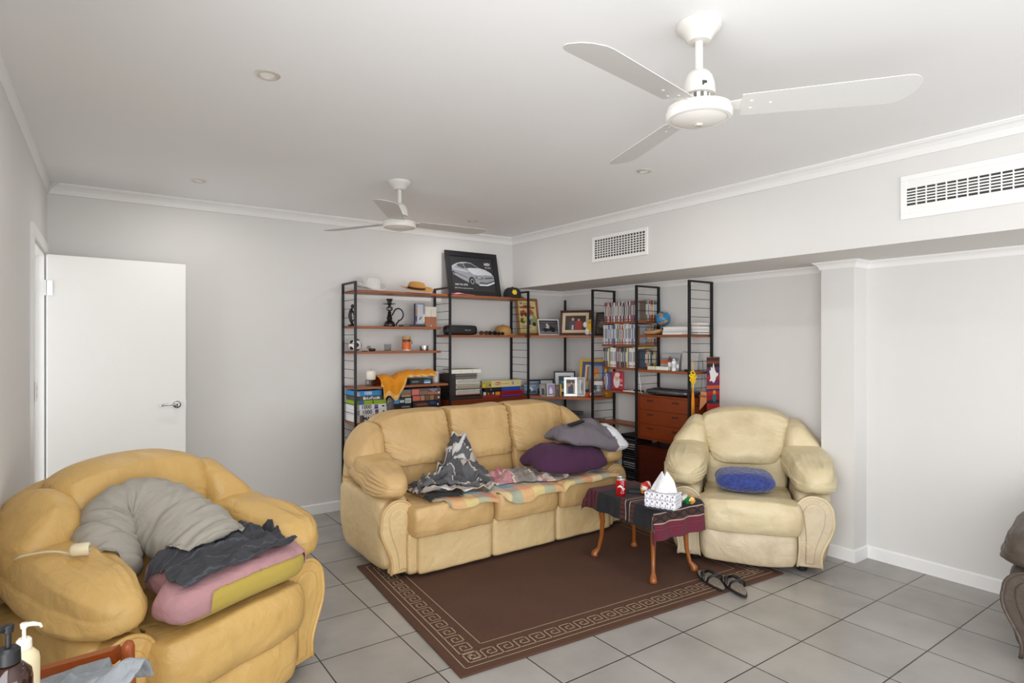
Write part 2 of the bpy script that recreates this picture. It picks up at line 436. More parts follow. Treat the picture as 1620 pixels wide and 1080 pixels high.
# door leaf, open about 85 degrees towards the back wall
hx, hy = WL(4.99) + .012, 4.985
dv = Vector((.609 - hx, 5.072 - hy, 0)); ang = math.atan2(dv.y, dv.x)
door = bpy.data.objects.new('door_1', None); COL.objects.link(door); door.location = (hx, hy, 0.012); door.rotation_euler.z = ang; door['kind'] = 'structure'
DW = 0.82
m_door = col('#f3f2ef', 0.45, var=0.008)
MB().box(0, DW, -.0175, .0175, 0, 2.04, m_door, .0015).build('door_leaf', None, door, world=False)
mb = MB()
for z in (.22, 1.82): mb.box(-.008, .03, -.0225, -.0178, z - .05, z + .05, M_CHROME).lathe([(.006, z - .05), (.006, z + .05)], -.006, -.020, 8, M_CHROME)
mb.build('hinge', None, door, world=False)
mb = MB()
mb.lathe([(.027, 0), (.027, .006), (.022, .009), (.010, .010), (.009, .04), (0.0, .04)], seg=24, m=M_CHROME, M=Matrix.Translation((DW - .06, -.0178, 1.005)) @ Matrix.Rotation(PI / 2, 4, 'X'))
mb.tube([(DW - .06, -.055, 1.005), (DW - .075, -.058, 1.008), (DW - .11, -.056, 1.012), (DW - .15, -.052, 1.008), (DW - .178, -.05, 1.004)], [.009, .0095, .008, .007, .0055], 10, M_CHROME)
mb.box(DW - .001, DW + .003, -.009, .009, .975, 1.035, M_CHROME)
mb.build('door_handle', None, door, world=False)
# light switch on the architrave
t = thing('light_switch', 'narrow white light switch on the edge of the door frame', 'light switch', (WL(dy0 - .03) + ax + .001, dy0 - .03, 1.16))
MB().box(0, .008, -.016, .016, 0, .105, M_WHITE, .002).build('plate', None, t, world=False)
for z in (.03, .072): MB().box(.0082, .012, -.006, .006, z - .012, z + .012, col('#dedcd8', .4), .001).build('rocker', None, t, world=False)

# ------------------------------------------------------------------ air vents in the bulkhead
def vent(y0, y1, z0, z1, label, nv, nh, band=False):
    t = thing('air_vent', label, 'air vent', (XF - .001, (y0 + y1) / 2, z0), group='air vents in the bulkhead')
    fw = .03; h = z1 - z0; w = abs(y1 - y0)
    mb = MB()
    for (a, c, e, g) in ((-w/2, w/2, 0, fw), (-w/2, w/2, h - fw, h), (-w/2, -w/2 + fw, fw, h - fw), (w/2 - fw, w/2, fw, h - fw)):
        mb.box(-.012, 0, a, c, e, g, M_WHITE, .002)
    mb.build('frame', None, t, world=False)
    MB().box(-.0012, -.0004, -w/2 + fw, w/2 - fw, fw, h - fw, col('#3d3b39', .8)).build('dark_duct_sheet', None, t, world=False)  # flat dark sheet, colours in the shade behind the grille
    mb = MB(); a0, a1 = fw, h - fw
    if band:
        bh = (a1 - a0) * .24
        for z in (a0, a1 - bh):
            mb.box(-.0075, -.0015, -w/2 + fw, w/2 - fw, z, z + bh, m_trim)
            for q in range(3): mb.box(-.0095, -.007, -w/2 + fw, w/2 - fw, z + bh * (.2 + .3 * q), z + bh * (.2 + .3 * q) + .003, M_WHITE)
        a0 += bh; a1 -= bh
    for i in range(1, nh): 
        z = a0 + (a1 - a0) * i / nh; mb.box(-.010, -.004, -w/2 + fw, w/2 - fw, z - .0035, z + .0035, M_WHITE)
    for i in range(1, nv):
        y = -w/2 + fw + (w - 2 * fw) * i / nv; mb.box(-.007, -.002, y - .003, y + .003, fw, h - fw, M_WHITE)
    mb.build('grille', None, t, world=False)
vent(3.312, 3.96, 2.178, 2.402, 'smaller square-grid white air vent above the shelves', 18, 8)
vent(.62, 1.475, 2.155, 2.395, 'long white air vent with banded edges at the right', 17, 6, True)

# ------------------------------------------------------------------ downlights
m_lamp = col('#ffffff', .3)
proto = None
for (x, y, lab) in ((.608, 2.552, 'large round downlight on the open ceiling nearest the door wall'), (.636, 4.52, 'small round downlight near the ceiling corner by the door'),
                    (2.895, 2.619, 'round downlight below the near ceiling fan blade tip'), (2.859, 4.621, 'round downlight by the back cornice right of the far fan')):
    if proto is None:
        proto = t = thing('ceiling_downlight', lab, 'downlight', (x, y, ZC - .0005), group='recessed ceiling downlights')
        MB().lathe([(.030, -.004), (.034, -.007), (.045, -.006), (.050, -.002), (.050, 0), (.030, 0), (.030, -.004)], seg=32, m=col('#d8d2c8', .35, .3), cap=False).build('trim_ring', None, t, world=False)
        MB().lathe([(0, -.0015), (.029, -.0015), (.0295, -.0005), (0, -.0005)], seg=24, m=m_lamp).build('lamp', None, t, world=False)
    else: dup(proto, (x, y, ZC - .0005), 0, lab)

# ------------------------------------------------------------------ ceiling fans
m_fan = col('#e2dfd9', .35, var=.01); m_blade = col('#d3d2cf', .4, var=.01)
def fan(x, y, zhub, a0, label, blen, pitch):
    t = thing('ceiling_fan', label, 'ceiling fan', (x, y, zhub), 0, 'white three-blade ceiling fans')
    H = ZC - zhub
    MB().lathe([(.024, H - .060), (.036, H - .059), (.043, H - .050), (.054, H - .034), (.069, H - .020), (.075, H - .012), (.075, H - .001), (0, H - .001)], seg=32, m=m_fan).build('canopy', None, t, world=False)
    MB().lathe([(.0135, .14), (.0135, H - .055)], seg=16, m=m_fan).build('downrod', None, t, world=False)
    mb = MB().lathe([(.052, .065), (.054, .07), (.052, .10), (.045, .125), (.032, .142), (.018, .148), (.0, .148)], seg=32, m=m_fan)
    mb.lathe([(.036, .044), (.036, .066)], seg=20, m=col('#6b6862', .5))
    for k in range(10): 
        an = 2 * PI * k / 10; mb.box(.030, .0375, -.006, .006, .046, .064, m_fan, M=Matrix.Rotation(an, 4, 'Z'))
    mb.box(.0505, .0528, -.012, .004, .078, .094, col('#3a3836', .5), M=Matrix.Rotation(-2.05, 4, 'Z'))
    mb.build('motor_housing', None, t, world=False)
    mb = MB().lathe([(0, -.034), (.018, -.0335), (.05, -.030), (.080, -.023), (.094, -.016), (.0945, -.019), (.1045, -.017), (.1095, -.009), (.1095, .006), (.1065, .008), (.1055, .0085), (.1055, .012), (.108, .0125), (.106, .021), (.07, .028), (0, .029)], seg=48, m=m_fan)
    mb.lathe([(0, -.041), (.012, -.040), (.015, -.034), (0, -.034)], seg=20, m=col('#cfcabf', .3, .3))
    mb.build('hub', None, t, world=False)
    for k in range(3):
        an = a0 + k * 2 * PI / 3
        Mx = Matrix.Rotation(an, 4, 'Z') @ Matrix.Translation((0, 0, .018)) @ Matrix.Rotation(pitch, 4, 'X')
        w0, w1, r0, r1 = .058, .072, .135, blen
        pts = []
        n = 14
        for i in range(n + 1):
            s_ = i / n; pts.append((r0 + (r1 - .05 - r0) * s_, -(w0 + (w1 - w0) * s_)))
        for i in range(9):
            an2 = -PI / 2 + PI / 2 * (i + 1) / 9 * 1.0
            pts.append((r1 - .05 + .05 * math.cos(an2), -w1 + .05 + .05 * math.sin(an2)))
        pts += [(r1 - .005, .2 * w1), (r1 - .02, .6 * w1), (r1 - .05, .93 * w1)]
        for i in range(n + 1):
            s_ = 1 - i / n; pts.append((r0 + (r1 - .08 - r0) * s_, w0 + (w1 - w0) * s_))
        mb = MB(); mb.prism(pts, -.0012, .0012, 'z', m_blade)
        bmesh.ops.subdivide_edges(mb.bm, edges=[e for e in mb.bm.edges if abs(e.calc_length()) > .5], cuts=1)
        blade = mb.xf(Mx).build('blade', None, t, world=False)
        mb = MB()
        mb.prism([(.10, -.022), (.13, -.026), (.155, -.04), (.235, -.03), (.245, 0), (.235, .03), (.155, .04), (.13, .026), (.10, .022)], .0014, .0044, 'z', m_fan)
        for (sx, sy) in ((.165, -.02), (.165, .02), (.225, 0)): mb.lathe([(0, -.0032), (.004, -.003), (.006, -.0012), (0, -.0012)], sx, sy, 10, m_fan)
        mb.xf(Mx).build('bracket', None, blade, world=False)
fan(1.705, 1.300, 2.256, math.radians(189), 'nearest, larger-looking white ceiling fan with three blades', .655, math.radians(-13))
fan(1.741, 3.749, 2.262, math.radians(-2.4), 'farther white ceiling fan hanging near the back wall', .66, math.radians(-7))
# ------------------------------------------------------------------ leather seating
def pleats(ang, k, seed): return (abs(math.sin(ang * k + 2.2 * math.sin(ang * 2.3 + seed))) ** 0.6)
def seat_set(name, label, cat, loc, rz, n, m, unit=.56, group=None, footrest=True, arm_drop=0.0, back_h=1.0, seed=0.0, m_pan=None, arms=(1, 1), rugz=.0005, pad=1.0):
    """arm chair or sofa: n seats, front plane at y=0, x to the viewer's right, y to the back"""
    t = thing(name, label, cat, loc, rz, group)
    W = unit * n; h = W / 2
    m_dark = col('#141210', .5); mp_ = m_pan or m
    def nz(p, a, s): return a * noise.noise(Vector((p.x * s + seed, p.y * s, p.z * s)))
    def wob(a, s):
        def f(u, p): return p + Vector((nz(p, a, s), nz(p + Vector((9, 0, 0)), a, s), nz(p + Vector((0, 9, 0)), a, s)))
        return f
    # under-frame and back shell
    mb = MB().puff((0, .43, .20), (h + .12, .36, .14), (14, 14, 10), 8, m)
    mb.build('base_frame', None, t, world=False)
    def fb(u, p):
        q = (p.z - .2) / .8
        p.y += .10 * q; p.x *= 1 - .06 * max(0, q) ** 2
        p.z -= .10 * back_h * (abs(u.x) ** 3) * (1 if u.z > 0 else 0)
        return p
    MB().puff((0, .735, .53), (h + .20, .075, .40 * back_h), (6, 4, 5), 18, m, fb).build('back_shell', None, t, world=False)
    for sx in (-1, 1):
        for y in (.10, .70):
            zf = rugz if y < .3 else .0005
            MB().lathe([(.028, zf), (.032, zf + .008), (.026, .075), (.0, .075)], sx * (h + .04), y, 16, m_dark).build('foot', None, t, world=False)
    # front: a padded footrest (chair) or a row of panels (sofa)
    if footrest:
        def ff(u, p):
            p.y -= .018 * (1 - u.x ** 4) * (1 - u.z ** 2)
            p.z += .012 * u.x ** 2
            return wob(.006, 9)(u, p)
        MB().puff((0, .055, .15), (h + .005, .085, .112), (9, 4, 5), 26, mp_, ff).build('footrest', None, t, world=False)
    else:
        for i in range(n):
            cx = -h + unit * (i + .5)
            MB().puff((cx, .055, .158), (unit / 2 - .0008, .072, .128), (22, 5, 12), 20, mp_, wob(.003, 7)).build('front_panel', None, t, world=False)
        for sx in (-1, 1):
            MB().puff((sx * (h + .02), .085, .158), (.035, .075, .128), (4, 4, 12), 12, mp_, wob(.003, 7)).build('front_corner', None, t, world=False)
    # seat cushions
    for i in range(n):
        cx = -h + unit * (i + .5); first, last = i == 0, i == n - 1
        ext0, ext1 = (.055 if first else 0), (.055 if last else 0)
        hw = unit / 2 + (ext0 + ext1) / 2; c0 = cx + (ext1 - ext0) / 2
        def fs(u, p, c0=c0, hw=hw, first=first, last=last):
            fr = max(0.0, (0.10 - p.y) / .2)                   # front roll
            lim = h - .015
            if p.y > .11:                                       # behind the arms' front the cushion narrows
                k = min(1, (p.y - .11) / .03)
                if first: p.x = p.x if p.x > -lim else -lim - (abs(p.x) - lim) * (1 - k)
                if last: p.x = p.x if p.x < lim else lim + (abs(p.x) - lim) * (1 - k)
            p.z += .020 * (1 - abs((p.x - c0) / hw) ** 2.5) * (1 if u.z > 0 else .3)
            p.z -= .020 * max(0, u.z) * max(0, (p.y - .12) / .55)
            p.y -= .02 * (1 - abs((p.x - c0) / hw) ** 3) * (1 if u.y < 0 else 0)
            p.z -= .012 * pleats((p.x - c0) * 20, 1, i + seed) * fr * .35
            return wob(.008, 7)(u, p)
        MB().puff((c0, .285, .345 + (.014 if n > 1 else 0)), (hw - .0008, .345, .104 - (.014 if n > 1 else 0)), ((14 if n > 1 else 8), 5, 2.8), 34, m, fs).build('seat_cushion', None, t, world=False)
    # arms
    for sx in (-1, 1):
        if not arms[0 if sx < 0 else 1]: continue
        ax = sx * (h + .105)
        def fa(u, p, ax=ax, sx=sx):
            b = max(0, -u.z)                                    # side tucks in towards the floor
            p.x -= sx * .035 * b ** 1.5
            return wob(.006, 5)(u, p)
        MB().puff((ax + sx * .005, .45, .275), (.108, .365, .235), (7, 7, 8), 22, mp_, fa).build('arm_side', None, t, world=False)
        def fp(u, p, ax=ax, sx=sx):
            s_ = (p.y - .06) / .70
            p.z += .075 * max(0, s_) - .022 * max(0, -u.y) ** 2
            fr = max(0, -u.y)                                   # front gathers into pleats and hangs over the panel
            an = math.atan2(u.z, u.x)
            out = .024 * pleats(an, 7, seed + sx) * min(1, fr * 1.7) * (1 - .55 * max(0, fr - .75) / .25)
            p.x -= (p.x - ax) * out * 3.2; p.z -= (p.z - .59) * out * 3.0
            if u.z < 0: p.x += (p.x - ax) * .04
            p.x += sx * .03 * max(0, -u.z) * max(0, sx * u.x)
            p.x -= sx * .05 * max(0, s_) ** 2
            p.y -= .03 * (1 - u.x * u.x) * fr
            return wob(.013, 7)(u, p)
        MB().puff((ax + sx * .012 * pad, .405, .597 - .012 * (1 - pad) / .2), (.140 * (1 - .6 * (1 - pad)), .355, .106 * pad), (2.8 + 2 * (1 - pad), 3.6, 2.6 + 2 * (1 - pad)), 34, m, fp).build('arm_pad', None, t, world=False)
        # scrolled front panel with piping
        pts = []
        for k in range(17):
            an = PI * k / 16; pts.append((ax + .108 * math.cos(an), .385 + .110 * math.sin(an)))
        inner, outer = [], []
        for k in range(11):
            s_ = k / 10; z = .385 - (.385 - .045) * s_
            ease = s_ * s_ * (3 - 2 * s_)
            outer.append((ax + sx * (.108 - .062 * ease + .012 * math.sin(s_ * PI * 2)), z))
            inner.append((ax - sx * (.108 - .010 * ease - .018 * math.sin(s_ * PI)), z))
        left, right = (inner, outer) if sx > 0 else (outer, inner)      # left = smaller x
        poly = right[::-1] + pts[1:-1] + left
        MB().prism(poly, .040, .12, 'y', mp_, bev=.014).build('scroll_panel', None, t, world=False)
        MB().tube([(x, .046, z) for x, z in poly], .009, 8, m).build('piping', None, t, world=False)
        ins = [(ax + (x - ax) * (.60 - (.26 * (1 - z / .385) if z < .385 else 0)) - sx * (.02 * (1 - z / .385) if z < .385 else 0), .385 + (z - .385) * .60 if z > .385 else .07 + (z - .045) * .926) for x, z in poly]
        MB().prism(ins, .030, .06, 'y', mp_, bev=.009).build('scroll_inset', None, t, world=False)
    # lumbar row
    for i in range(n):
        cx = -h + unit * (i + .5)
        def fl(u, p): p.y += .10 * (p.z - .5); return wob(.007, 7)(u, p)
        MB().puff((cx, .60, .535), (unit / 2 - .002, .105, .135), (8, 3.2, 4), 20, m, fl).build('lumbar_cushion', None, t, world=False)
    # upper back cushions
    for i in range(n):
        cx = -h + unit * (i + .5); first, last = i == 0, i == n - 1
        def fu(u, p, cx=cx, first=first, last=last, i=i):
            q = (p.z - .60) / .38
            if n == 1: p.x = cx + (p.x - cx) * (.82 + .36 * q - .06 * q * q)
            else:
                if first: p.x -= 0 if u.x > 0 else (-u.x) * (-.03 + .05 * q)
                if last: p.x += 0 if u.x < 0 else u.x * (-.03 + .05 * q)
            e = 0.0
            if first: e = max(e, max(0, -u.x))
            if last: e = max(e, max(0, u.x))
            p.z -= .065 * e ** 2.2 * max(0, q)
            p.y += .20 * (p.z - .6) - .045 * math.exp(-((q - .15) / .25) ** 2) * (1 - u.x ** 4)
            p.y += .06 * max(0, q - .55) ** 2
            # gathers at the side seams and below
            ed = min(1, max(0, abs(u.x) - .45) / .55)
            p.y += (.026 if n > 1 else .012) * pleats(p.z * 26 + u.x * 3, 1, i * 3 + seed) * ed * (1 if u.y < 0 else 0)
            lowb = max(0, -u.z - .5) / .5
            p.y += .010 * pleats(p.x * 22, 1, i + seed) * lowb
            return wob(.010, 6)(u, p)
        MB().puff((cx, .615, .785), (unit / 2 + (.0 if n > 1 else .02) - .001, .125, .208 * back_h), ((11 if n > 1 else 5.5), 2.6, 3.2), 40, m, fu).build('back_cushion', None, t, world=False)
    # side wings
    for sx in (-1, 1):
        if not arms[0 if sx < 0 else 1]: continue
        def fw(u, p, sx=sx):
            q = (p.z - .60) / .33
            p.y += .16 * (p.z - .6)
            p.x -= sx * (.085 * max(0, q) ** 1.6 * (1 + sx * u.x) / 2)
            p.z -= .09 * max(0, sx * u.x) ** 1.5 * max(0, u.z)
            p.z -= .03 * max(0, -u.y) * max(0, u.z)
            lowb = max(0, -u.z - .3) / .7
            p.y += .008 * pleats(p.x * 34, 1, sx + seed) * lowb
            return wob(.010, 6)(u, p)
        MB().puff((sx * (h + .105), .60, .745), (.135, .155, .170), (3.2, 2.6, 3.0), 28, m, fw).build('wing_cushion', None, t, world=False)
    return t
L_SOFA = leather('warm tan leather', '#cfac76', '#b0884c', .4, fold=.6)
L_SOFA2 = leather('pale tan leather', '#d8bd8c', '#ba965c', .35, fold=.5)
L_LEFT = leather('golden tan leather', '#cfa966', '#b08643', .5, fold=.6)
L_PALE = leather('pale cream leather', '#d2c29c', '#a88a60', .55, fold=.55)
L_PALE2 = leather('soiled cream leather', '#c9b89a', '#91755c', .8, fold=.55)
L_DARK = leather('dark taupe leather', '#51463e', '#3f3630', .4)
sofa = seat_set('sofa', 'long tan leather three-seat sofa covered in clothes', 'sofa', (2.53, 3.40, 0), 0.0, 3, L_SOFA, .555, footrest=False, back_h=.93, seed=1.3, rugz=.0112, m_pan=L_SOFA2, pad=.84)
lchair = seat_set('armchair', 'golden tan leather armchair with a curved grey pillow on it', 'armchair', (.49, 2.53, 0), math.radians(28), 1, L_LEFT, .58, 'leather armchairs', seed=4.1)
rchair = seat_set('armchair', 'pale cream leather recliner armchair with a blue cushion on it', 'armchair', (3.515, 2.30, 0), math.radians(-55), 1, L_PALE, .58, 'leather armchairs', seed=7.7, m_pan=L_PALE2, rugz=.0112)
dchair = seat_set('armchair', 'dark taupe armchair cut off at the right edge', 'armchair', (3.44, .455, 0), math.radians(-90), 1, L_DARK, .58, 'leather armchairs', seed=2.2)
dchair.scale = (1, 1, .88)
# ------------------------------------------------------------------ ladder shelving
ZL = 1.985
def ladder(label, loc, rz):
    t = thing('shelf_ladder', label, 'shelving ladder', loc, rz, 'black ladder uprights of the shelving')
    D = .295; r = .0095
    MB().tube([(0, 0, .002), (0, 0, ZL - .004)], r, 4, M_STEEL, square=True).build('front_rail', None, t, world=False)
    MB().tube([(0, D, .13), (0, D, ZL - .004)], r, 4, M_STEEL, square=True).build('back_rail', None, t, world=False)
    MB().tube([(0, -r, ZL - .008), (0, D + r, ZL - .008)], r * .85, 4, M_STEEL, square=True).build('top_bar', None, t, world=False)
    MB().tube([(0, D, .135), (0, .012, .012)], r * .8, 4, M_STEEL, square=True).build('foot_brace', None, t, world=False)
    ra = MB().tube([(0, r, 0), (0, D - r, 0)], .0024, 6, M_STEEL).build('rung', None, t, world=False)
    ra.location.z = ZL - .08
    k = 1
    while ZL - .08 - .074 * k > .2:
        q = ra.copy(); COL.objects.link(q); q.parent = t; q.location.z = ZL - .08 - .074 * k; k += 1
    return t
LX = (1.862, 2.768, 3.672); LY = (4.345, 3.772, 3.192); YFR, XFR = 4.872, 4.062
n1 = ['first', 'second', 'third']
L0 = ladder('black shelf ladder at the far left end by the puzzle boxes', (LX[0], YFR, 0), 0)
dup(L0, (LX[1], YFR, 0), 0, 'black shelf ladder between the puzzle shelves and the drawer cabinet')
dup(L0, (LX[2], YFR, 0), 0, 'black shelf ladder left of the corner shelves, in front of the vintage poster')
dup(L0, (XFR, LY[0], 0), -PI / 2, 'black shelf ladder right of the corner shelves, before the disc rows')
dup(L0, (XFR, LY[1], 0), -PI / 2, 'black shelf ladder between the discs and the globe')
dup(L0, (XFR, LY[2], 0), -PI / 2, 'black shelf ladder at the right end, with tassel and pan flute hanging')
solo('shelf_post', MB().box(4.345, 4.365, 5.09, 5.11, .003, 1.93, M_STEEL), None, 'single black upright post in the room corner behind the portraits', 'shelving post')

G_SH = 'teak shelf boards'
def shelf(x0, x1, y0, y1, ztop, label, m=None, t=.02):
    solo('shelf_board', MB().box(x0, x1, y0, y1, ztop - t, ztop, m or M_SHELF, .0015), None, label, 'shelf', G_SH)
e = .0115
A0, A1 = LX[0] + e, LX[1] - e
B0, B1 = LX[1] + e, LX[2] - e
YW = 5.163
ZA = [1.915, 1.612, 1.392, 1.092, .79]
shelf(A0, A1, 4.885, YW - .012, ZA[0], 'top teak shelf carrying the white and straw hats')
shelf(A0, A1 - .02, 4.985, YW - .012, ZA[1], 'shallow teak shelf under the black water pipe')
shelf(A0, A1 - .02, 4.985, YW - .012, ZA[2], 'shallow teak shelf under the football and orange jar')
shelf(A0, A1, 4.885, YW - .012, ZA[3], 'teak shelf with the orange blanket and candle on it')
shelf(A0, A1, 4.885, YW - .012, ZA[4], 'low teak shelf carrying the stacked puzzle boxes')
ZBs = [1.915, 1.538]
shelf(B0, B1, 4.885, YW - .012, ZBs[0], 'top teak shelf under the framed car poster')
shelf(B0, B1, 4.905, YW - .012, ZBs[1], 'teak shelf with sunglasses and a black case on it')
# corner shelves
def corner(z, label, t=.02, ins=0.0):
    pts = [(LX[2] + e, YFR + .012 + ins), (XFR + .012 + ins, LY[0] + e), (4.35, LY[0] + e), (4.35, 5.075), (4.33, 5.12), (4.30, 5.15), (LX[2] + e, 5.15)]
    solo('corner_shelf', MB().prism(pts, z - t, z, 'z', M_SHELF, bev=.001), None, label, 'shelf', G_SH)
ZK = [1.538, .925, .60]
corner(ZK[0], 'upper teak corner shelf carrying the vintage poster and portraits')
corner(ZK[1], 'teak corner desk board full of small framed photos', .024)
corner(ZK[2], 'low teak corner board carrying cardboard boxes')
# right wall bays
ZD = [1.668, 1.450, 1.230, 1.005, .702]
C1, C0 = LY[0] - e, LY[1] + e
dlab = ['shallow teak shelf under the top row of discs', 'shallow teak shelf under the middle row of discs', 'shallow teak shelf under the lowest row of discs',
        'teak shelf with the standing red book on it', 'empty low teak shelf left of the drawers']
for z, lb, x in zip(ZD, dlab, (4.195, 4.175, 4.175, 4.165, 4.165)): shelf(x, 4.352, C0, C1, z, lb, M_SHELFY)
E0, E1 = LY[2] + e, LY[1] - e
ZE = [1.536, 1.226]
shelf(XFR + .008, 4.352, E0, E1, ZE[0], 'teak shelf under the globe and piled papers', M_SHELFY)
shelf(XFR + .008, 4.352, E0, E1, ZE[1], 'teak shelf under the white bottles and picture books', M_SHELFY)
# cabinets
def drawer_cab(name, label, x0, x1, y0, y1, z0, z1, facing, rows, m, cat='cabinet', handles=True, doors=0):
    """box carcass with drawer or door fronts; facing 'y' looks to -y, 'x' looks to -x"""
    t = thing(name, label, cat, ((x0 + x1) / 2, (y0 + y1) / 2, z0))
    if facing == 'y':
        MB().box(x0, x1, y0 + .018, y1, z0, z1, m, .002).build('body', None, t)
    else:
        MB().box(x0 + .018, x1, y0, y1, z0, z1, m, .002).build('body', None, t)
    rim = .014
    if facing == 'y':
        MB().box(x0, x1, y0, y0 + .0175, z1 - rim, z1, m).box(x0, x1, y0, y0 + .0175, z0, z0 + rim, m).box(x0, x0 + rim, y0, y0 + .0175, z0 + rim, z1 - rim, m).box(x1 - rim, x1, y0, y0 + .0175, z0 + rim, z1 - rim, m).build('face_frame', None, t)
    else:
        MB().box(x0, x0 + .0175, y0, y1, z1 - rim, z1, m).box(x0, x0 + .0175, y0, y1, z0, z0 + rim, m).box(x0, x0 + .0175, y0, y0 + rim, z0 + rim, z1 - rim, m).box(x0, x0 + .0175, y1 - rim, y1, z0 + rim, z1 - rim, m).build('face_frame', None, t)
    n = rows; hh = (z1 - z0 - 2 * rim) / n; mslot = col('#34130a', .6)
    for i in range(n):
        a = z0 + rim + hh * i + .0015; c = a + hh - .003
        if facing == 'y':
            d = MB().box(x0 + rim + .002, x1 - rim - .002, y0 + .004, y0 + .0172, a, c, m, .002).build('door' if doors else 'drawer', None, t)
        else:
            d = MB().box(x0 + .004, x0 + .0172, y0 + rim + .002, y1 - rim - .002, a, c, m, .002).build('door' if doors else 'drawer', None, t)
        if handles and facing == 'x':
            for q in (.25, .75):
                yy = y0 + (y1 - y0) * q
                mb = MB().box(x0 + .0015, x0 + .0038, yy - .042, yy + .042, c - .052, c - .042, m, .001).box(x0 + .003, x0 + .0039, yy - .036, yy + .036, c - .0415, c - .030, mslot)
                mb.build('handle', None, d)
    return t
drawer_cab('cabinet', 'wide reddish teak cabinet behind the sofa under books and binders', B0, B1, 4.878, YW - .012, .50, .928, 'y', 1, M_REDW, handles=False, doors=1)
drawer_cab('drawer_unit', 'dark teak three-drawer unit hung between ladders below the turntable', XFR + .006, 4.352, E0, E1, .612, 1.008, 'x', 3, M_REDW, 'drawers')
drawer_cab('cabinet', 'dark red floor cabinet below the three-drawer unit, behind the recliner', XFR + .006, 4.352, E0, E1, .06, .55, 'x', 1, M_DARKW, handles=False, doors=1)
# ------------------------------------------------------------------ things on the shelves
def by(u0, u1, vt, Y, zb):                 # a front face seen at plane y=Y: x0, x1, top
    return at_y(u0, vt, Y).x, at_y(u1, vt, Y).x, at_y((u0 + u1) / 2, vt, Y).z
def bxp(u0, u1, vt, X):                    # a front face seen at plane x=X: y0 (right), y1 (left), top
    return at_x(u1, vt, X).y, at_x(u0, vt, X).y, at_x((u0 + u1) / 2, vt, X).z
def circ(cx, cy, r, ry=None, n=16, a0=0, a1=2 * PI):
    ry = ry or r
    return [(cx + r * math.cos(a0 + (a1 - a0) * k / n), cy + ry * math.sin(a0 + (a1 - a0) * k / n)) for k in range(n + (0 if abs(a1 - a0 - 2 * PI) < 1e-6 else 1))]
def rect(a, b, c, d): return [(a, b), (c, b), (c, d), (a, d)]
def photo(mb, x0, x1, z0, z1, y, shapes):
    """flat printed picture facing -y built from coloured patches"""
    for k, (poly, h) in enumerate(shapes):
        pts = [Vector((x0 + (x1 - x0) * min(1, max(0, p[0])), y - .00025 * k, z0 + (z1 - z0) * min(1, max(0, p[1])))) for p in poly]
        f = mb.bm.faces.new([mb.bm.verts.new(p) for p in pts])
        f.normal_update()
        if f.normal.y > 0: f.normal_flip()
        mb._fin([f], col(h, .45, var=.12, scale=60))
    return mb
def frame(name, label, cat, loc, rz, tilt, w, h, bw, fm, matc=None, mw=0.0, shapes=(), group='framed pictures on the corner shelves', th=.016, glass=True, easel=False):
    t = thing(name, label, cat, (loc[0], loc[1], loc[2] + th * math.sin(tilt) + .0005), rz, group, -tilt)
    mb = MB()
    for (a, b, c, d) in ((-w/2, w/2, 0, bw), (-w/2, w/2, h - bw, h), (-w/2, -w/2 + bw, bw, h - bw), (w/2 - bw, w/2, bw, h - bw)):
        mb.box(a, b, 0, th, c, d, fm, .0015)
    mb.build('frame', None, t, world=False)
    MB().box(-w/2 + bw * .6, w/2 - bw * .6, th - .006, th - .002, bw * .6, h - bw * .6, col('#4d3b2c', .8)).build('backing', None, t, world=False)
    if matc: 
        MB().box(-w/2 + bw + .0002, w/2 - bw - .0002, th - .0085, th - .0062, bw + .0002, h - bw - .0002, col(matc, .7, var=.02)).build('mount', None, t, world=False)
    k = bw + mw
    mb = MB(); photo(mb, -w/2 + k, w/2 - k, k, h - k, th - .0092, shapes)
    mb.build('picture', None, t, world=False)
    return t
def person_shapes(cx, top, s, skin, shirt, hair, wide=1.0):
    return [(circ(cx, top - .62 * s, .26 * s * wide, .36 * s, 16, 0, 2 * PI), shirt), (rect(cx - .26 * s * wide, max(0, top - 1.3 * s), cx + .26 * s * wide, top - .62 * s), shirt),
            (circ(cx, top - .145 * s, .125 * s, .165 * s), hair), (circ(cx, top - .19 * s, .10 * s, .145 * s), skin)]

# ---- top shelf, left: hats
z = ZA[0] + .0005
def hat(label, c, rb, crown_r, crown_h, m, band=None, brim_up=.02, oval=1.2, rz=0.0, tilt=0.0, group='hats along the top shelf', pinch=.0):
    t = thing('hat', label, 'hat', c, rz, group, tilt)
    mb = MB()
    def fb(i, j):
        an = 2 * PI * i; r = crown_r * .96 + (rb - crown_r * .96) * j
        zz = .006 + brim_up * j ** 2 * (.35 + .65 * math.cos(2 * an)) + .004 * math.sin(3 * an) * j
        return Vector((r * oval * math.cos(an), r * math.sin(an), max(.002, zz)))
    mb.grid(48, 6, fb, m)
    bmesh.ops.remove_doubles(mb.bm, verts=mb.bm.verts[:], dist=1e-5)
    solidify(mb.build('brim', None, t, world=False), .003, 1)
    mb = MB()
    prof = [(crown_r, .004), (crown_r * 1.0, .02), (crown_r * .93, crown_h * .7), (crown_r * .82, crown_h * .93), (crown_r * .6, crown_h), (0, crown_h * (.97 - pinch))]
    mb.lathe(prof, seg=40, m=m, cap=False)
    for v in mb.bm.verts: v.co.x *= oval
    for v in mb.bm.verts:
        if v.co.z > crown_h * .6: v.co.z -= pinch * crown_h * math.exp(-(v.co.y / (crown_r * .35)) ** 2)
    mb.build('crown', None, t, world=False)
    if band:
        mb = MB().lathe([(crown_r * 1.015, .006), (crown_r * 1.005, .026)], seg=40, m=band, cap=False)
        for v in mb.bm.verts: v.co.x *= oval
        mb.build('hat_band', None, t, world=False)
    return t
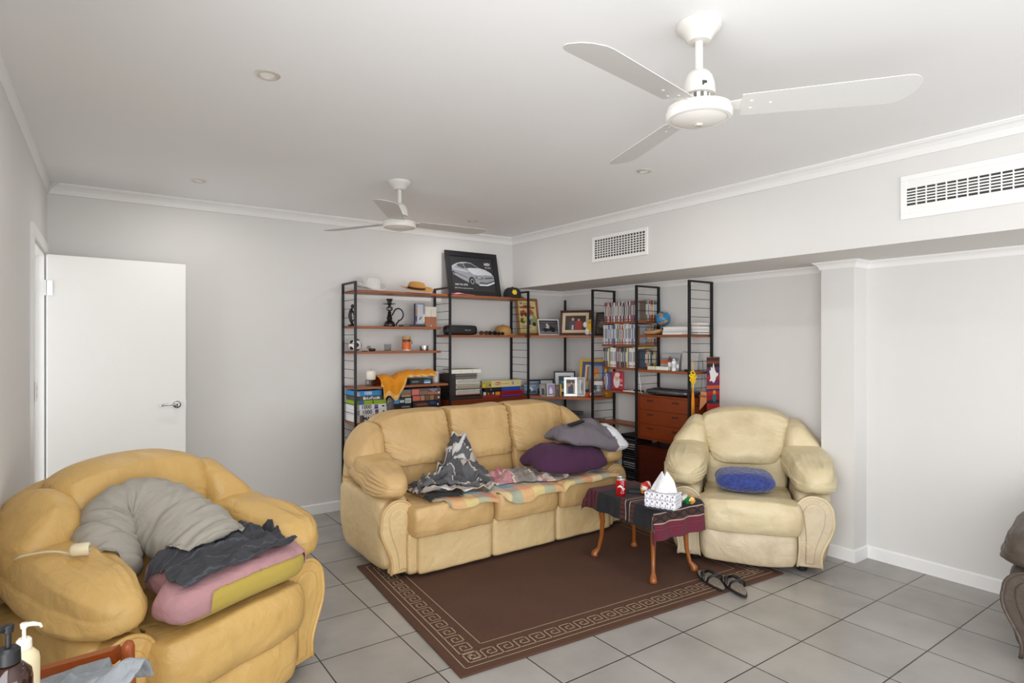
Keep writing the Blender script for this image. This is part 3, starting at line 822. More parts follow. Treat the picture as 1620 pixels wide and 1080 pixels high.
M_STRAW = fabric('#c08a45', .25, .3, 60, 160); M_WHAT = fabric('#dedcd8', .08, .25, 50, 200)
hat('white straw cowboy hat at the left end of the top shelf', (at_y(586, 455, 5.0).x, 4.99, z + .022), .125, .072, .105, M_WHAT, None, .045, 1.12, .25, .16, pinch=.25)
hat('brown straw boater with dark band on the top shelf', (at_y(659, 455, 4.95).x, 4.955, z + .032), .135, .070, .068, M_STRAW, fabric('#3a2a1e'), .018, 1.18, .1, .24)
# pink cloth partly under the poster
mb = MB()
z = ZBs[0] + .0005
mb.grid(30, 8, lambda i, j: Vector((2.795 + .26 * i, 4.892 + .085 * j + .012 * i, z + .004 + .028 * (1 - i) ** 1.3 * (.5 + .5 * math.sin(3 + 9 * i)) * (.4 + j) + .006 * j)), fabric('#e08aa0'))
o = solo('cloth', mb, None, 'pink folded cloth on the top shelf in front of the car poster', 'cloth'); solidify(o, .003, 1)
# framed car poster
P1, P2, P3 = '#2b2b2e', '#8f9298', '#c4c7cb'
car = [(rect(0, 0, 1, 1), P1),
       ([(.02, .70), (.06, .75), (.14, .80), (.24, .84), (.36, .85), (.48, .83), (.56, .77), (.66, .70), (.80, .66), (.92, .58), (.985, .47), (.985, .33), (.93, .25), (.80, .21), (.62, .20), (.52, .26), (.46, .22), (.38, .25), (.20, .36), (.05, .47), (.02, .55)], P2),
       ([(.36, .73), (.50, .68), (.66, .69), (.80, .65), (.92, .57), (.97, .50), (.80, .50), (.62, .48), (.50, .50), (.40, .60)], P3),
       ([(.02, .70), (.14, .80), (.24, .84), (.36, .85), (.48, .83), (.47, .815), (.36, .83), (.22, .80), (.10, .72), (.05, .66), (.30, .62), (.40, .58), (.36, .55), (.05, .62)], '#aeb1b6'),
       ([(.29, .80), (.38, .825), (.47, .81), (.55, .75), (.63, .70), (.50, .69), (.34, .67)], '#3f4146'),
       ([(.13, .76), (.21, .80), (.27, .79), (.31, .70), (.30, .65), (.16, .71)], '#4c4e53'),
       (circ(.455, .30, .075, .125), '#232326'), (circ(.46, .29, .05, .09), '#77797d'), (circ(.46, .29, .025, .045), '#2a2a2c'),
       (circ(.045, .50, .03, .075), '#232326'), (circ(.047, .49, .018, .05), '#6d6f73'),
       ([(.54, .43), (.62, .44), (.70, .42), (.72, .38), (.64, .37), (.56, .39)], '#3d3f43'), ([(.57, .42), (.66, .42), (.69, .395), (.60, .395)], '#d9dadb'),
       ([(.76, .41), (.95, .445), (.955, .42), (.77, .385)], '#38393d'), ([(.64, .29), (.80, .27), (.97, .35), (.97, .30), (.80, .225), (.62, .24)], '#5d5f64'),
       ([(.60, .205), (.80, .215), (.985, .31), (.985, .27), (.82, .18), (.62, .175)], '#e4e5e6'), ([(.06, .55), (.36, .40), (.36, .385), (.06, .53)], '#5e6065')]
pw, ph = .60, .455
pt = frame('framed_poster', 'large black framed car poster leaning on the top shelf', 'framed poster', (3.155, 5.03, ZBs[0] + .001), 0.0, math.radians(12.5), pw, ph, .052, M_BLACK, None, 0, car, 'framed pictures on the shelves', .02)
mlet = col('#e8e8e8', .5)
lettering('HSV', .040, mlet, pt, (.175, .0095, ph - .115), (PI / 2, 0, 0), bold=.0008)
lettering('VX GTS', .020, mlet, pt, (.18, .0095, ph - .150), (PI / 2, 0, 0))
lettering('HSV VX GTS', .026, mlet, pt, (-.15, .0095, .115), (PI / 2, 0, 0))
lettering('300kW  C4B  coupe  engineered performance', .011, mlet, pt, (-.125, .0095, .080), (PI / 2, 0, 0))
# caps
def cap(label, c, rz, m, scale=1.0, badge=None):
    t = thing('cap', label, 'cap', c, rz, 'caps on the shelves')
    mb = MB().lathe([(.088, .0), (.092, .02), (.090, .055), (.078, .085), (.05, .105), (.0, .112)], seg=32, m=m, cap=False)
    mb.lathe([(0, .111), (.008, .112), (.008, .116), (0, .118)], seg=10, m=m)
    for v in mb.bm.verts: v.co *= scale
    mb.build('crown', None, t, world=False)
    mb = MB()
    def fv(i, j):
        an = -PI / 2 + (i - .5) * 2.3; r = .088 + .075 * j * math.cos((i - .5) * 2.6)
        return Vector((r * math.cos(an), r * math.sin(an), .004 + .012 * math.cos((i - .5) * 2.2) - .012 * j * j * (1 - .4 * abs(i - .5))))  * scale
    mb.grid(20, 6, fv, m)
    for v in mb.bm.verts: v.co.z = max(.0035, v.co.z)
    solidify(mb.build('visor', None, t, world=False), .003)
    if badge:
        mb = MB()
        for k in range(7):
            an = -PI / 2 + (k - 3) * .075
            for q in range(3):
                if (k in (0, 6) and q != 1): continue
                r = (.0925 - .002 * q) * scale; zz = (.040 + .014 * q + .004 * math.sin(k * 2)) * scale
                mb.ball((r * math.cos(an), r * math.sin(an), zz), (.006, .003, .009), badge, 8, 6)
        mb.build('badge', None, t, world=False)
    return t
cap('black cap with a yellow badge on the top shelf beside the poster', (3.562, 4.995, ZBs[0] + .001), math.radians(-20), fabric('#1b1c20', .1, .15, 30), 1.0, col('#e8c21c', .6))
# ---- second shelf, left
z = ZA[1] + .0005
x = 1.893
t = thing('figurine', 'tall abstract black figurine behind the left ladder on the water-pipe shelf', 'figurine', (x + .015, 5.07, z))
MB().lathe([(.032, 0), (.034, .006), (.030, .014), (0, .014)], seg=20, m=M_BLACK).build('plinth', None, t, world=False)
mb = MB().tube([(.005, 0, .012), (-.012, 0, .05), (-.02, 0, .09), (-.012, 0, .13), (.0, 0, .155)], [.010, .013, .016, .014, .007], 12, M_BLACK)
mb.tube([(-.005, 0, .14), (.018, 0, .11), (.026, 0, .075), (.012, 0, .045), (-.012, 0, .06)], [.007, .009, .008, .007, .006], 10, M_BLACK)
mb.ball((.004, 0, .172), .016, M_BLACK); mb.build('body', None, t, world=False)
x = at_y(616.5, 500, 5.07).x
t = thing('water_pipe', 'black water pipe with a curled hose on the second shelf', 'water pipe', (x, 5.075, z))
MB().lathe([(.048, .0), (.052, .012), (.046, .035), (.030, .052), (.022, .058), (.024, .066), (.0, .066)], seg=28, m=col('#141416', .15, coat=.4)).build('base', None, t, world=False)
MB().lathe([(.020, .066), (.026, .072), (.024, .086), (.018, .094), (.022, .100), (.016, .108), (.014, .118), (.022, .122), (.014, .128), (.012, .138)], seg=24, m=col('#2a2a2d', .25, .5)).build('stem', None, t, world=False)
MB().lathe([(.012, .138), (.026, .146), (.030, .160), (.026, .174), (.012, .182)], seg=24, m=col('#5a5c60', .12, .6)).build('bulb', None, t, world=False)
MB().lathe([(.012, .182), (.014, .196), (.016, .198), (.055, .202), (.057, .206), (.016, .206)], seg=28, m=M_BLACK).build('tray', None, t, world=False)
MB().lathe([(.016, .206), (.020, .222), (.018, .232), (.028, .240), (.030, .250), (.022, .250), (.0, .244)], seg=24, m=M_BLACK).build('bowl', None, t, world=False)
pts = [(.024, 0, .10)]
for k in range(15):
    an = PI * .86 - (PI * 1.36) * k / 14; pts.append((.085 + .048 * math.cos(an), -.004, .11 + .055 * math.sin(an)))
pts += [(.085, -.01, .05), (.06, -.018, .025), (.053, -.03, .0085)]
MB().tube(pts, .0062, 10, M_BLACK).build('hose', None, t, world=False)
# flat case below the frame
x0, x1, zt = by(638, 674, 511, 5.0, z)
solo('flat_case', MB().box(x0, x1, 5.0, 5.10, z, z + .018, col('#6d6a68', .4), .003).box(x0 + .06, x1 - .002, 4.9985, 5.09, z + .002, z + .0165, col('#2b2a2c', .4)), None, 'thin grey flat case lying under the small photo block', 'case')
x0, x1, zt = by(657, 672, 480, 5.02, z)
mb = MB().box(x0, x1, 5.02, 5.05, z + .0188, zt, col('#2e3550', .4), .001)
photo(mb, x0 + .002, x1 - .002, z + .022, zt - .003, 5.0185, [(rect(0, 0, 1, 1), '#8e95a6'), (rect(.2, .05, .82, .97), '#c9cbd0'), (rect(.0, .5, .17, .72), '#b87c3c'), (rect(.0, .15, .16, .42), '#3b4f86'), ([(.35, .25), (.6, .42), (.66, .3), (.42, .2)], '#96704f'), (rect(.84, .1, .99, .5), '#e6e7e8')])
solo('photo_block', mb, None, 'small standing blue and grey photo box beside the two-tone carton', 'photo box')
x0, x1, zt = by(673.5, 690.5, 485, 5.0, z)
zz = z + (zt - z) * .5
mb = MB().box(x0, x1, 5.0, 5.07, z, zz, col('#b0714f', .6), .001).box(x0, x1, 5.0, 5.07, zz + .0003, zt, col('#e7e2d4', .6), .001)
mb.box((x0 + x1) / 2 - .001, (x0 + x1) / 2 + .001, 4.999, 4.9998, z + .005, zt - .03, col('#7d6a5c', .5)).box((x0 + x1) / 2 - .003, (x0 + x1) / 2 + .003, 4.998, 4.9998, z + .002, z + .02, col('#c7d4dd', .3))
solo('carton', mb, None, 'two-tone carton, cream above and brown below, at the shelf end', 'box')
# ---- third shelf
z = ZA[2] + .0005
x = 1.932; r = .056
t = tag(MB().ball((0, 0, 0), r, col('#e9e6e0', .5)).build('football'), 'small white football with black patches behind the left ladder', 'ball')
t.location = (x, 5.065, z + r)
PH = (1 + 5 ** .5) / 2
mb = MB()
for v in [Vector(q).normalized() for q in [(0, 1, PH), (0, 1, -PH), (0, -1, PH), (0, -1, -PH), (1, PH, 0), (1, -PH, 0), (-1, PH, 0), (-1, -PH, 0), (PH, 0, 1), (PH, 0, -1), (-PH, 0, 1), (-PH, 0, -1)]]:
    v = Matrix.Rotation(.5, 3, 'Z') @ v
    q = v.to_track_quat('Z', 'Y').to_matrix()
    ctr = mb.bm.verts.new(v * (r + .0012)); ring = []
    for k in range(10):
        rr = .021 * (1 if k % 2 == 0 else .86); p = v * r + q @ Vector((rr * math.cos(2 * PI * k / 10), rr * math.sin(2 * PI * k / 10), 0))
        ring.append(mb.bm.verts.new(p.normalized() * (r + .0007)))
    mb._fin([mb.bm.faces.new((ctr, ring[k], ring[(k + 1) % 10])) for k in range(10)], M_BLACK)
mb.build('patches', None, t, world=False)
x = at_y(590, 551, 5.02).x
t = thing('ornament', 'small dark pebble-like ornament with a grey top on the football shelf', 'ornament', (x, 5.04, z))
MB().lathe([(.0, 0), (.022, .001), (.032, .010), (.030, .020), (.018, .026), (0, .026)], seg=24, m=col('#2b2726', .2)).build('stone', None, t, world=False)
MB().ball((-.022, .02, .034), (.018, .014, .014), col('#8e8a80', .6)).build('knob', None, t, world=False)
solo('coin_tray', MB().box(x - .10, x - .055, 5.0, 5.03, z, z + .005, M_BLACK, .002), None, 'tiny flat black piece lying right of the football', 'trinket')
x = at_y(614, 549, 5.03).x
solo('drinking_glass', MB().lathe([(.0, .003), (.024, .003), (.026, .006), (.031, .062), (.033, .062), (.028, .0), (0, 0)], seg=28, m=glass_mat('shelf glass', '#dfe4e4', .05)).xf(Matrix.Translation((x, 5.04, z))), None, 'small grey glass tumbler standing on the football shelf', 'glass', base=(x, 5.04, z))
x = at_y(644, 545, 5.03).x
t = thing('lidded_jar', 'orange jar with a wooden lid on the football shelf', 'jar', (x, 5.045, z))
MB().lathe([(.0, 0), (.036, 0), (.040, .004), (.040, .012)], seg=28, m=col('#e3ded6', .3)).build('base', None, t, world=False)
MB().lathe([(.040, .0125), (.040, .075), (.037, .082)], seg=28, m=col('#d9641c', .3)).build('body', None, t, world=False)
MB().lathe([(.037, .082), (.037, .102), (.039, .104)], seg=28, m=col('#4a2a17', .4)).build('collar', None, t, world=False)
MB().lathe([(.039, .1045), (.040, .108), (.040, .124), (.036, .130), (0, .131)], seg=28, m=wood('jar lid wood', '#b88a50', '#c99b5e')).build('lid', None, t, world=False)
MB().tube([(.038, -.005, .098), (.05, -.01, .088), (.052, -.012, .072), (.047, -.012, .062)], .003, 6, M_BLACK).build('clasp', None, t, world=False)
x = at_y(672.5, 551, 5.03).x
solo('metal_tin', MB().lathe([(0, 0), (.040, 0), (.041, .003), (.041, .045), (.039, .045), (.038, .004), (0, .004)], seg=32, m=M_CHROME).xf(Matrix.Translation((x, 5.05, z))), None, 'shiny open metal tin at the right end of the football shelf', 'tin', base=(x, 5.05, z))
# ---- fourth shelf: candle, blanket
z = ZA[3] + .0005
x = at_y(588, 600, 4.97).x
t = thing('candle_stand', 'black wire candle stand on the shelf beside the orange blanket', 'candle holder', (x, 4.985, z))
mb = MB().lathe([(0, .050), (.045, .050), (.046, .053), (0, .053)], seg=28, m=M_BLACK); mb.build('plate', None, t, world=False)
for k in range(3):
    an = 2 * PI * k / 3 - 1.9
    pts = [(.03 * math.cos(an) + .020 * math.cos(an) * math.cos(q), .03 * math.sin(an) + .020 * math.sin(an) * math.cos(q), .0265 + .0235 * math.sin(q)) for q in [2 * PI * i / 18 for i in range(18)]]
    MB().tube(pts, .0026, 6, M_BLACK, closed=True).build('leg', None, t, world=False)
t = thing('candle', 'round white candle on the black wire stand', 'candle', (x, 4.985, z + .0535))
MB().lathe([(0, 0), (.036, 0), (.040, .006), (.041, .06), (.037, .074), (.024, .082), (.008, .084), (0, .083)], seg=28, m=col('#e9e2d2', .45)).build('wax', None, t, world=False)
MB().tube([(0, 0, .082), (.001, 0, .096)], .0015, 6, M_BLACK).build('wick', None, t, world=False)
x0, x1, zt = by(649, 684, 597.5, 4.905, z)
mb = MB().box(x0, x1, 4.905, 5.10, z, z + .048, col('#1f2224', .5), .001)
photo(mb, x0 + .002, x1 - .002, z + .003, z + .045, 4.9040, [(rect(.05, .25, .4, .75), '#3a3d40'), (rect(.08, .42, .36, .6), '#8f9294'), (rect(.62, .12, .92, .85), '#4f8fc4'), (rect(.62, .12, .92, .4), '#cfe0ea')])
solo('puzzle_box', mb, None, 'black puzzle box under the right end of the orange blanket', 'box', 'puzzle boxes')
xb0 = x0
solo('white_mug', MB().lathe([(0, 0), (.026, 0), (.028, .004), (.028, .10), (.026, .10), (.025, .005), (0, .005)], seg=24, m=M_WHITE).xf(Matrix.Translation((2.724, 5.07, z))), None, 'white cylinder pot behind the blanket beside the second ladder', 'pot', base=(2.724, 5.07, z))
solo('wooden_block', MB().box(at_y(589, 600, 5.09).x, at_y(603, 600, 5.09).x, 5.085, 5.10, z, z + .07, M_REDW, .002), None, 'small brown wooden panel behind the candle stand', 'panel')
# orange blanket folded over the shelf and box
def blanket(i, j):
    # i along x, j from back (0) to front (1) and over the edge
    X0, X1 = at_y(597, 590, 4.95).x, at_y(685, 590, 4.95).x
    X = X0 + (X1 - X0) * i
    top = z + .052 + .050 * min(1, max(0, (i - .25) / .25)) * (1 if i < .9 else 1) - .0 
    if i < .25: top = z + .075 - .02 * abs(i - .12) / .12
    puffy = .028 * math.sin(PI * min(1, j / .62)) ** .6
    if j < .62: 
        Y = 5.08 - (5.08 - 4.885) * (j / .62); Z = top + puffy
    else:
        k = (j - .62) / .38
        drop = (.17 if .05 < i < .38 else .05) + .018 * math.sin(i * 30)
        if i > .45: drop = .030 + .006 * math.sin(i * 40)
        if .33 < i <= .45: drop = .15 - (i - .33) / .12 * .1
        Y = 4.885 - .016 * math.sin(PI / 2 * min(1, k * 3)) - .006 * math.sin(i * 50) * k; Z = top - drop * k
    return Vector((X, Y, Z + .004 * math.sin(i * 33 + j * 5)))
m_or = fabric('#d98a14', .12, .5, 16, 260); m_ol = fabric('#e8b567', .12, .5, 30, 260)
mb = MB(); mb.grid(90, 40, blanket, mfn=lambda i, j: m_ol if (j > .90 or (j > .74 and i > .40)) else m_or)
o = solo('blanket', mb, None, 'folded orange blanket with a pale satin edge hanging over the shelf', 'blanket'); solidify(o, .007, 1, 1)
# ---- puzzle boxes
z = ZA[4] + .0005
def pbox(u0, u1, vt, vb, Y, dep, base, patches, label, zb=None):
    x0, x1 = at_y(u0, vt, Y).x, at_y(u1, vt, Y).x
    hgt = at_y((u0 + u1) / 2, vt, Y).z - at_y((u0 + u1) / 2, vb, Y).z
    zb = pbox.z if zb is None else zb
    x0 = max(x0, A0 + .002); x1 = min(x1, A1 - .002)
    t = thing('puzzle_box', label, 'box', ((x0 + x1) / 2, Y, zb), 0, 'puzzle boxes')
    mb = MB().box(x0, x1, Y, Y + dep, zb, zb + hgt - .001, col(base, .45), .001)
    photo(mb, x0 + .001, x1 - .001, zb + .001, zb + hgt - .002, Y - .0004, patches)
    mb.build('carton', None, t)
    pbox.z = zb + hgt + .0004
    return t, x0, x1, zb, hgt
pbox.z = z
txt = col('#22242c', .5); txw = col('#e9eaec', .5)
def ptext(tup, s, fx, size, m, bold=0.0005, fz=.5):
    t, x0, x1, zb, hgt = tup
    Y = t.location.y
    lettering(s, size, m, t, (x0 + (x1 - x0) * fx - (x0 + x1) / 2, -.0022, hgt * fz), (PI / 2, 0, 0), bold=bold)
q = pbox(541, 612, 654.7, 666.3, 4.91, .22, '#e2e0df', [(rect(.0, .0, .14, 1), '#b9b6b4'), (rect(.14, 0, .27, 1), '#6e5a50'), (rect(.66, .0, 1, 1), '#7d4d94'), (rect(.75, .2, .95, .6), '#a06fae')], 'white puzzle box with a purple end, bottom of the left stack'); ptext(q, 'IMAGES', .46, .042, txt)
q = pbox(540, 612, 646, 654.3, 4.905, .23, '#e6e5e6', [(rect(0, 0, .13, 1), '#8a8788'), (rect(.62, .05, .73, .95), '#55506a'), (rect(.62, .05, .73, .4), '#a06a78'), (rect(.86, .4, .93, .7), '#1f1f22')], 'white 1000-piece puzzle box directly above the purple-ended one'); ptext(q, '1000', .36, .046, txt)
q = pbox(540, 612, 637.8, 645.7, 4.91, .22, '#e8e7e8', [(rect(0, 0, .12, 1), '#9a9798'), (rect(.60, .05, .72, .95), '#5a6f9a'), (rect(.60, .05, .72, .4), '#38405c'), (rect(.84, .4, .92, .72), '#1f1f22')], 'white 1000-piece puzzle box directly below the green one'); ptext(q, '1000', .34, .046, txt)
q = pbox(542, 611, 631, 637.5, 4.915, .22, '#8fae1c', [(rect(0, 0, .12, 1), '#5d7a1e'), (rect(.12, 0, .28, 1), '#2e5f9c'), (rect(.55, .1, .59, .95), '#3f5a17')], 'green puzzle box in the left stack under the dark one')
q = pbox(542, 607, 624.3, 630.8, 4.92, .20, '#4b4238', [(rect(0, 0, .16, 1), '#3b342c'), (rect(.28, .1, .36, .9), '#cfc5bc'), (circ(.80, .5, .035, .4), '#d86a2a'), (circ(.80, .5, .022, .25), '#e8d8c4')], 'dark olive puzzle box with an orange dot, second from the top'); ptext(q, 'SoLePuzzle', .58, .034, txw)
q = pbox(561, 604, 615.5, 624, 4.925, .20, '#2f86c4', [(circ(.12, .55, .06, .3), '#8fb0c4'), (rect(.04, .05, .2, .2), '#c9d8e2')], 'bright blue puzzle box on top of the left stack'); ptext(q, '1000', .48, .036, txw, .0006)
pbox.z = z
pbox(616, 655, 650.0, 664, 4.93, .2, '#d9d8da', [(rect(.0, .0, .3, 1), '#2b2a30'), (rect(.55, .2, .95, .8), '#7b7a80')], 'pale flat game box at the bottom of the middle stack')
q = pbox(620, 651, 640.2, 649.6, 4.935, .2, '#1f2023', [(rect(.45, .25, .95, .75), '#33353a'), (rect(.5, .42, .9, .6), '#9a9ca0')], 'black puzzle box beside the grey plastic bag')
q = pbox(620, 651, 630.2, 639.8, 4.93, .2, '#243447', [(rect(.02, .1, .36, .95), '#5c9bd6'), (rect(.36, .1, .66, .95), '#2c3e55'), (rect(.40, .25, .62, .65), '#d5dde2'), (rect(.67, .1, .98, .95), '#ccd4d6'), (rect(.72, .3, .93, .75), '#9fb0b0')], 'blue and white puzzle box in the middle stack')
q = pbox(618, 651, 616.5, 629.8, 4.94, .2, '#1d1c1e', [(rect(.5, .08, .98, .95), '#6f7d84'), (circ(.76, .42, .18, .25), '#a55f35'), (rect(.52, .08, .97, .3), '#b9975f'), (rect(.36, .1, .37, .9), '#777777')], 'black box with an orange-brown picture, top of the middle stack')
pbox.z = z
pbox(656, 700, 648.8, 664, 4.925, .2, '#b0503f', [(rect(0, .5, .5, 1), '#6c3f6c'), (rect(.5, .6, 1, 1), '#b35a48')], 'reddish flat game box at the bottom of the right stack')
q = pbox(653, 697, 638.2, 648.4, 4.93, .2, '#1c1b20', [(rect(.08, .2, .56, .8), '#59332a'), (rect(.15, .35, .5, .65), '#8a5138'), (rect(.60, .4, .82, .9), '#27427a'), (circ(.9, .4, .03, .16), '#e4e4e4')], 'black puzzle box with blue print, under the two picture boxes')
q = pbox(652, 697, 628.6, 637.8, 4.928, .2, '#37241e', [(rect(.02, .1, .27, .95), '#d86a58'), (rect(.29, .1, .43, .95), '#b98b62'), (rect(.45, .1, .60, .95), '#7b5a48'), (rect(.62, .1, .76, .95), '#a07a58'), (rect(.78, .1, .97, .95), '#6a4433'), (circ(.93, .5, .03, .2), '#e4e4e4')], 'puzzle box with a row of sepia pictures in the right stack')
q = pbox(651, 697, 617.3, 628.2, 4.925, .2, '#6b5750', [(rect(.02, .1, .25, .9), '#dd7564'), (rect(.27, .1, .55, .6), '#8f6c5c'), ([(.58, .9), (.92, .9), (.75, .3)], '#7f86a8'), (rect(.56, .05, .98, .4), '#b9704a'), (circ(.94, .28, .03, .14), '#e4e4e4')], 'puzzle box with a canyon picture on top of the right stack')
# grey plastic bag pushed between the stacks
mb = MB()
xb = at_y(622, 640, 4.9).x
def bagf(u, p):
    p.x += .05 * max(0, -u.z) ** 2 * 1.2; p += Vector((1, .2, 1)) * .012 * noise.noise(p * 26)
    return p
mb.puff((xb - .025, 4.905, z + .105), (.035, .0145, .10), (2.4, 2.4, 3), 16, col('#5f5f62', .25, var=.3, scale=40), bagf)
solo('plastic_bag', mb, None, 'crumpled grey plastic bag squeezed in front of the puzzle stacks', 'bag')
# ---- middle bay, second shelf: case, sunglasses, cap
z = ZBs[1] + .0005
x0, x1, zt = by(702, 752.5, 511, 5.02, z)
x0 = LX[1] + .022
t = thing('speaker_case', 'long rounded black case on the shelf under the car poster', 'case', ((x0 + x1) / 2, 5.02, z))
hw = (x1 - x0) / 2
MB().puff((0, 0, .048), (hw, .06, .0475), (6, 3, 3.2), 20, M_BLACK).build('shell', None, t, world=False)
lettering('BlueAnt', .020, col('#8f9093', .4), t, (.05, -.0605, .048), (PI / 2, 0, 0))
def shades(label, x, y, rz, mf, ml, s=1.0):
    t = thing('sunglasses', label, 'sunglasses', (x, y, z), rz, 'sunglasses on the shelf')
    for sx in (-1, 1):
        f = MB().tube([(sx * .036 * s + .030 * s * math.cos(a), -.002 - .006 * abs(math.cos(a)), .026 * s + .022 * s * math.sin(a)) for a in [2 * PI * k / 20 for k in range(20)]], .0032, 6, mf, closed=True).build('rim', None, t, world=False)
        MB().lathe([(0, -.0012), (1, -.0009), (1, .0009), (0, .0012)], seg=20, m=ml, M=Matrix.Translation((sx * .036 * s, -.006, .026 * s)) @ Matrix.Rotation(PI / 2, 4, 'X') @ Matrix.Diagonal((.028 * s, .020 * s, 1, 1))).build('lens', None, t, world=False)
        MB().tube([(sx * .066 * s, .002, .034 * s), (sx * .068 * s, .05, .030 * s), (sx * .066 * s, .09, .024 * s), (sx * .062 * s, .12, .006)], .003, 6, mf).build('arm', None, t, world=False)
    MB().tube([(-.008, -.006, .032 * s), (0, -.008, .036 * s), (.008, -.006, .032 * s)], .0028, 6, mf).build('bridge', None, t, world=False)
    return t
m_brl = col('#4a2318', .15); m_bkl = col('#101012', .1)
shades('brown sunglasses right beside the long black case', at_y(765, 525, 4.93).x, 4.93, .0, col('#3d1d12', .25), m_brl, .82)
shades('black wraparound sunglasses in the middle of the shelf, before the tan cap', at_y(778.5, 525, 4.93).x, 4.93, .0, M_BLACK, m_bkl, .80)
shades('black sunglasses right in front of the tan cap', at_y(791.5, 525, 4.915).x, 4.915, .0, M_BLACK, m_bkl, .62)
cap('tan cap standing on the shelf by the sunglasses', (at_y(799, 520, 5.0).x + .022, 5.07, z), math.radians(75), fabric('#b98c50', .12, .2, 30), .94)
# ---- cabinet top: paper tray with binders, games
z = .9285
x0 = at_y(697, 600, 4.93).x; x1 = at_y(761, 600, 4.93).x
x0 = max(x0, LX[1] + .025)
t = thing('paper_tray', 'tall dark paper tray holding white binders beside the second ladder', 'letter tray', ((x0 + x1) / 2, 4.98, z))
zt = z + .252; mk = col('#2b2320', .4)
MB().box(x0, x1, 4.90, 5.12, z, z + .035, mk, .002).build('base', None, t)
MB().box(x0, x0 + .05, 4.90, 5.12, z + .0355, zt - .01, mk, .002).build('side_panel', None, t)
MB().box(x1 - .022, x1, 4.91, 5.12, z + .0355, z + .165, col('#55504e', .4), .002).build('side_panel', None, t)
MB().box(x0 + .051, x1 - .023, 5.108, 5.118, z + .0355, z + .165, mk).build('back_panel', None, t)
bx_ = [('red-edged white binder at the bottom of the dark paper tray', .042, .052, '#d8d7d6', '#8f1f22'), ('white binder second from the bottom in the dark paper tray', .100, .040, '#cfc8b8', '#7d7468'), ('white lever binder with rivets near the top of the paper tray', .146, .046, '#e9e7dc', '#e9e7dc'),
       ]
for lb, dz, hh, c, c2 in bx_:
    bt = thing('ring_binder', lb, 'binder', ((x0 + x1) / 2 + .02, 4.99, z + dz), 0, 'binders in the paper tray')
    xa, xb = x0 + .056, x1 - .028
    MB().box(xa, xb, 4.896, 5.10, z + dz, z + dz + .006, col(c2, .4)).box(xa, xb, 4.896, 5.10, z + dz + hh - .006, z + dz + hh, col(c, .4)).box(xa, xa + .008, 4.896, 5.10, z + dz + .0062, z + dz + hh - .0062, col(c, .4)).build('cover', None, bt)
    MB().box(xa + .012, xb - .004, 4.902, 5.098, z + dz + .007, z + dz + hh - .007, col('#b9b4aa' if hh > .045 else '#a59c8a', .8)).build('pages', None, bt)
    for q in (.3, .75): MB().lathe([(0, 0), (.004, 0), (.004, .0012), (0, .0014)], seg=10, m=M_BLACK, M=Matrix.Translation((xa + (xb - xa) * q, 4.8955, z + dz + hh - .003)) @ Matrix.Rotation(PI / 2, 4, 'X') @ Matrix.Diagonal((.6, .6, 1, 1))).build('rivet', None, bt)
for k, (dz, hh, c, lb) in enumerate(((.1935, .028, '#4e4c4c', 'dark grey folder lying directly above the rivetted white binder'), (.222, .024, '#5d5b5a', 'grey folder lying directly under the topmost cream binder'))):
    solo('folder', MB().box(x0 + .053, x1 - .062, 4.90, 5.10, z + dz, z + dz + .004, col(c, .5)).box(x0 + .053, x1 - .066, 4.905, 5.10, z + dz + .0045, z + dz + hh - .005, col('#77736e', .8)).box(x0 + .053, x1 - .060, 4.90, 5.10, z + dz + hh - .0045, z + dz + hh, col(c, .5)), None, lb, 'folder', 'grey folders on the paper tray')
tb = z + .2475
t = thing('ring_binder', 'cream binder lying on the very top of the dark paper tray', 'binder', ((x0 + x1) / 2, 5.0, tb), 0, 'binders in the paper tray')
M_ = Matrix.Translation(((x0 + x1) / 2, 5.0, tb)) @ Matrix.Rotation(-.06, 4, 'Z')
hw2 = (x1 - x0) / 2 - .018
M_l = Matrix.Rotation(-.06, 4, 'Z')
MB().box(-hw2, hw2, -.095, .095, 0, .004, col('#2a2828', .4)).box(-hw2, hw2, -.095, .095, .034, .038, col('#2a2828', .4)).box(-hw2, hw2, -.098, -.0952, 0, .038, col('#e6e3d3', .4)).xf(M_l).build('cover', None, t, world=False)
MB().box(-hw2 + .003, hw2 - .003, -.092, .092, .0045, .0335, col('#d8d4c8', .8)).xf(M_l).build('pages', None, t, world=False)
for q in (-.4, .4): MB().lathe([(0, 0), (.0045, 0), (.0045, .001), (0, .0012)], seg=10, m=M_CHROME, M=M_l @ Matrix.Translation((hw2 * q, -.0984, .019)) @ Matrix.Rotation(PI / 2, 4, 'X')).build('rivet', None, t, world=False)
# games
xa, xb = at_y(762.5, 620, 4.93).x, at_y(791, 620, 4.93).x
zt = at_y(775, 618.5, 4.93).z
mb = MB().box(xa, xb, 4.925, 5.10, z, zt, col('#1c1a1c', .4), .001)
photo(mb, xa + .001, xb - .001, z + .001, zt - .001, 4.9245, [(rect(0, 0, 1, .35), '#a01f20'), (rect(.06, .4, .2, .9), '#d8d4cc'), (circ(.33, .62, .05, .22), '#b9702c'), (circ(.48, .58, .05, .2), '#a32a2a'), (rect(.72, .35, .99, .85), '#d98826'), (circ(.6, .65, .04, .2), '#d9d6d0')])
solo('game_box', mb, None, 'black and red game box with small figures beside the paper tray', 'box', 'board games on the cabinet')
zg = zt + .001
xc1, xd1 = at_y(793, 620, 4.94).x, at_y(827, 620, 4.94).x; zr = at_y(810, 617.5, 4.94).z
solo('purple_pouch', MB().puff(((xc1 + xd1) / 2 - .03, 4.915, z + .0085), ((xd1 - xc1) / 2, .012, .008), (3, 2.4, 2.2), 10, fabric('#5a2f96'), None), None, 'flat purple pouch lying in front of the red game box', 'pouch')
mb = MB().box(xc1, xd1, 4.94, 5.11, z, zr, col('#a5181c', .4), .001)
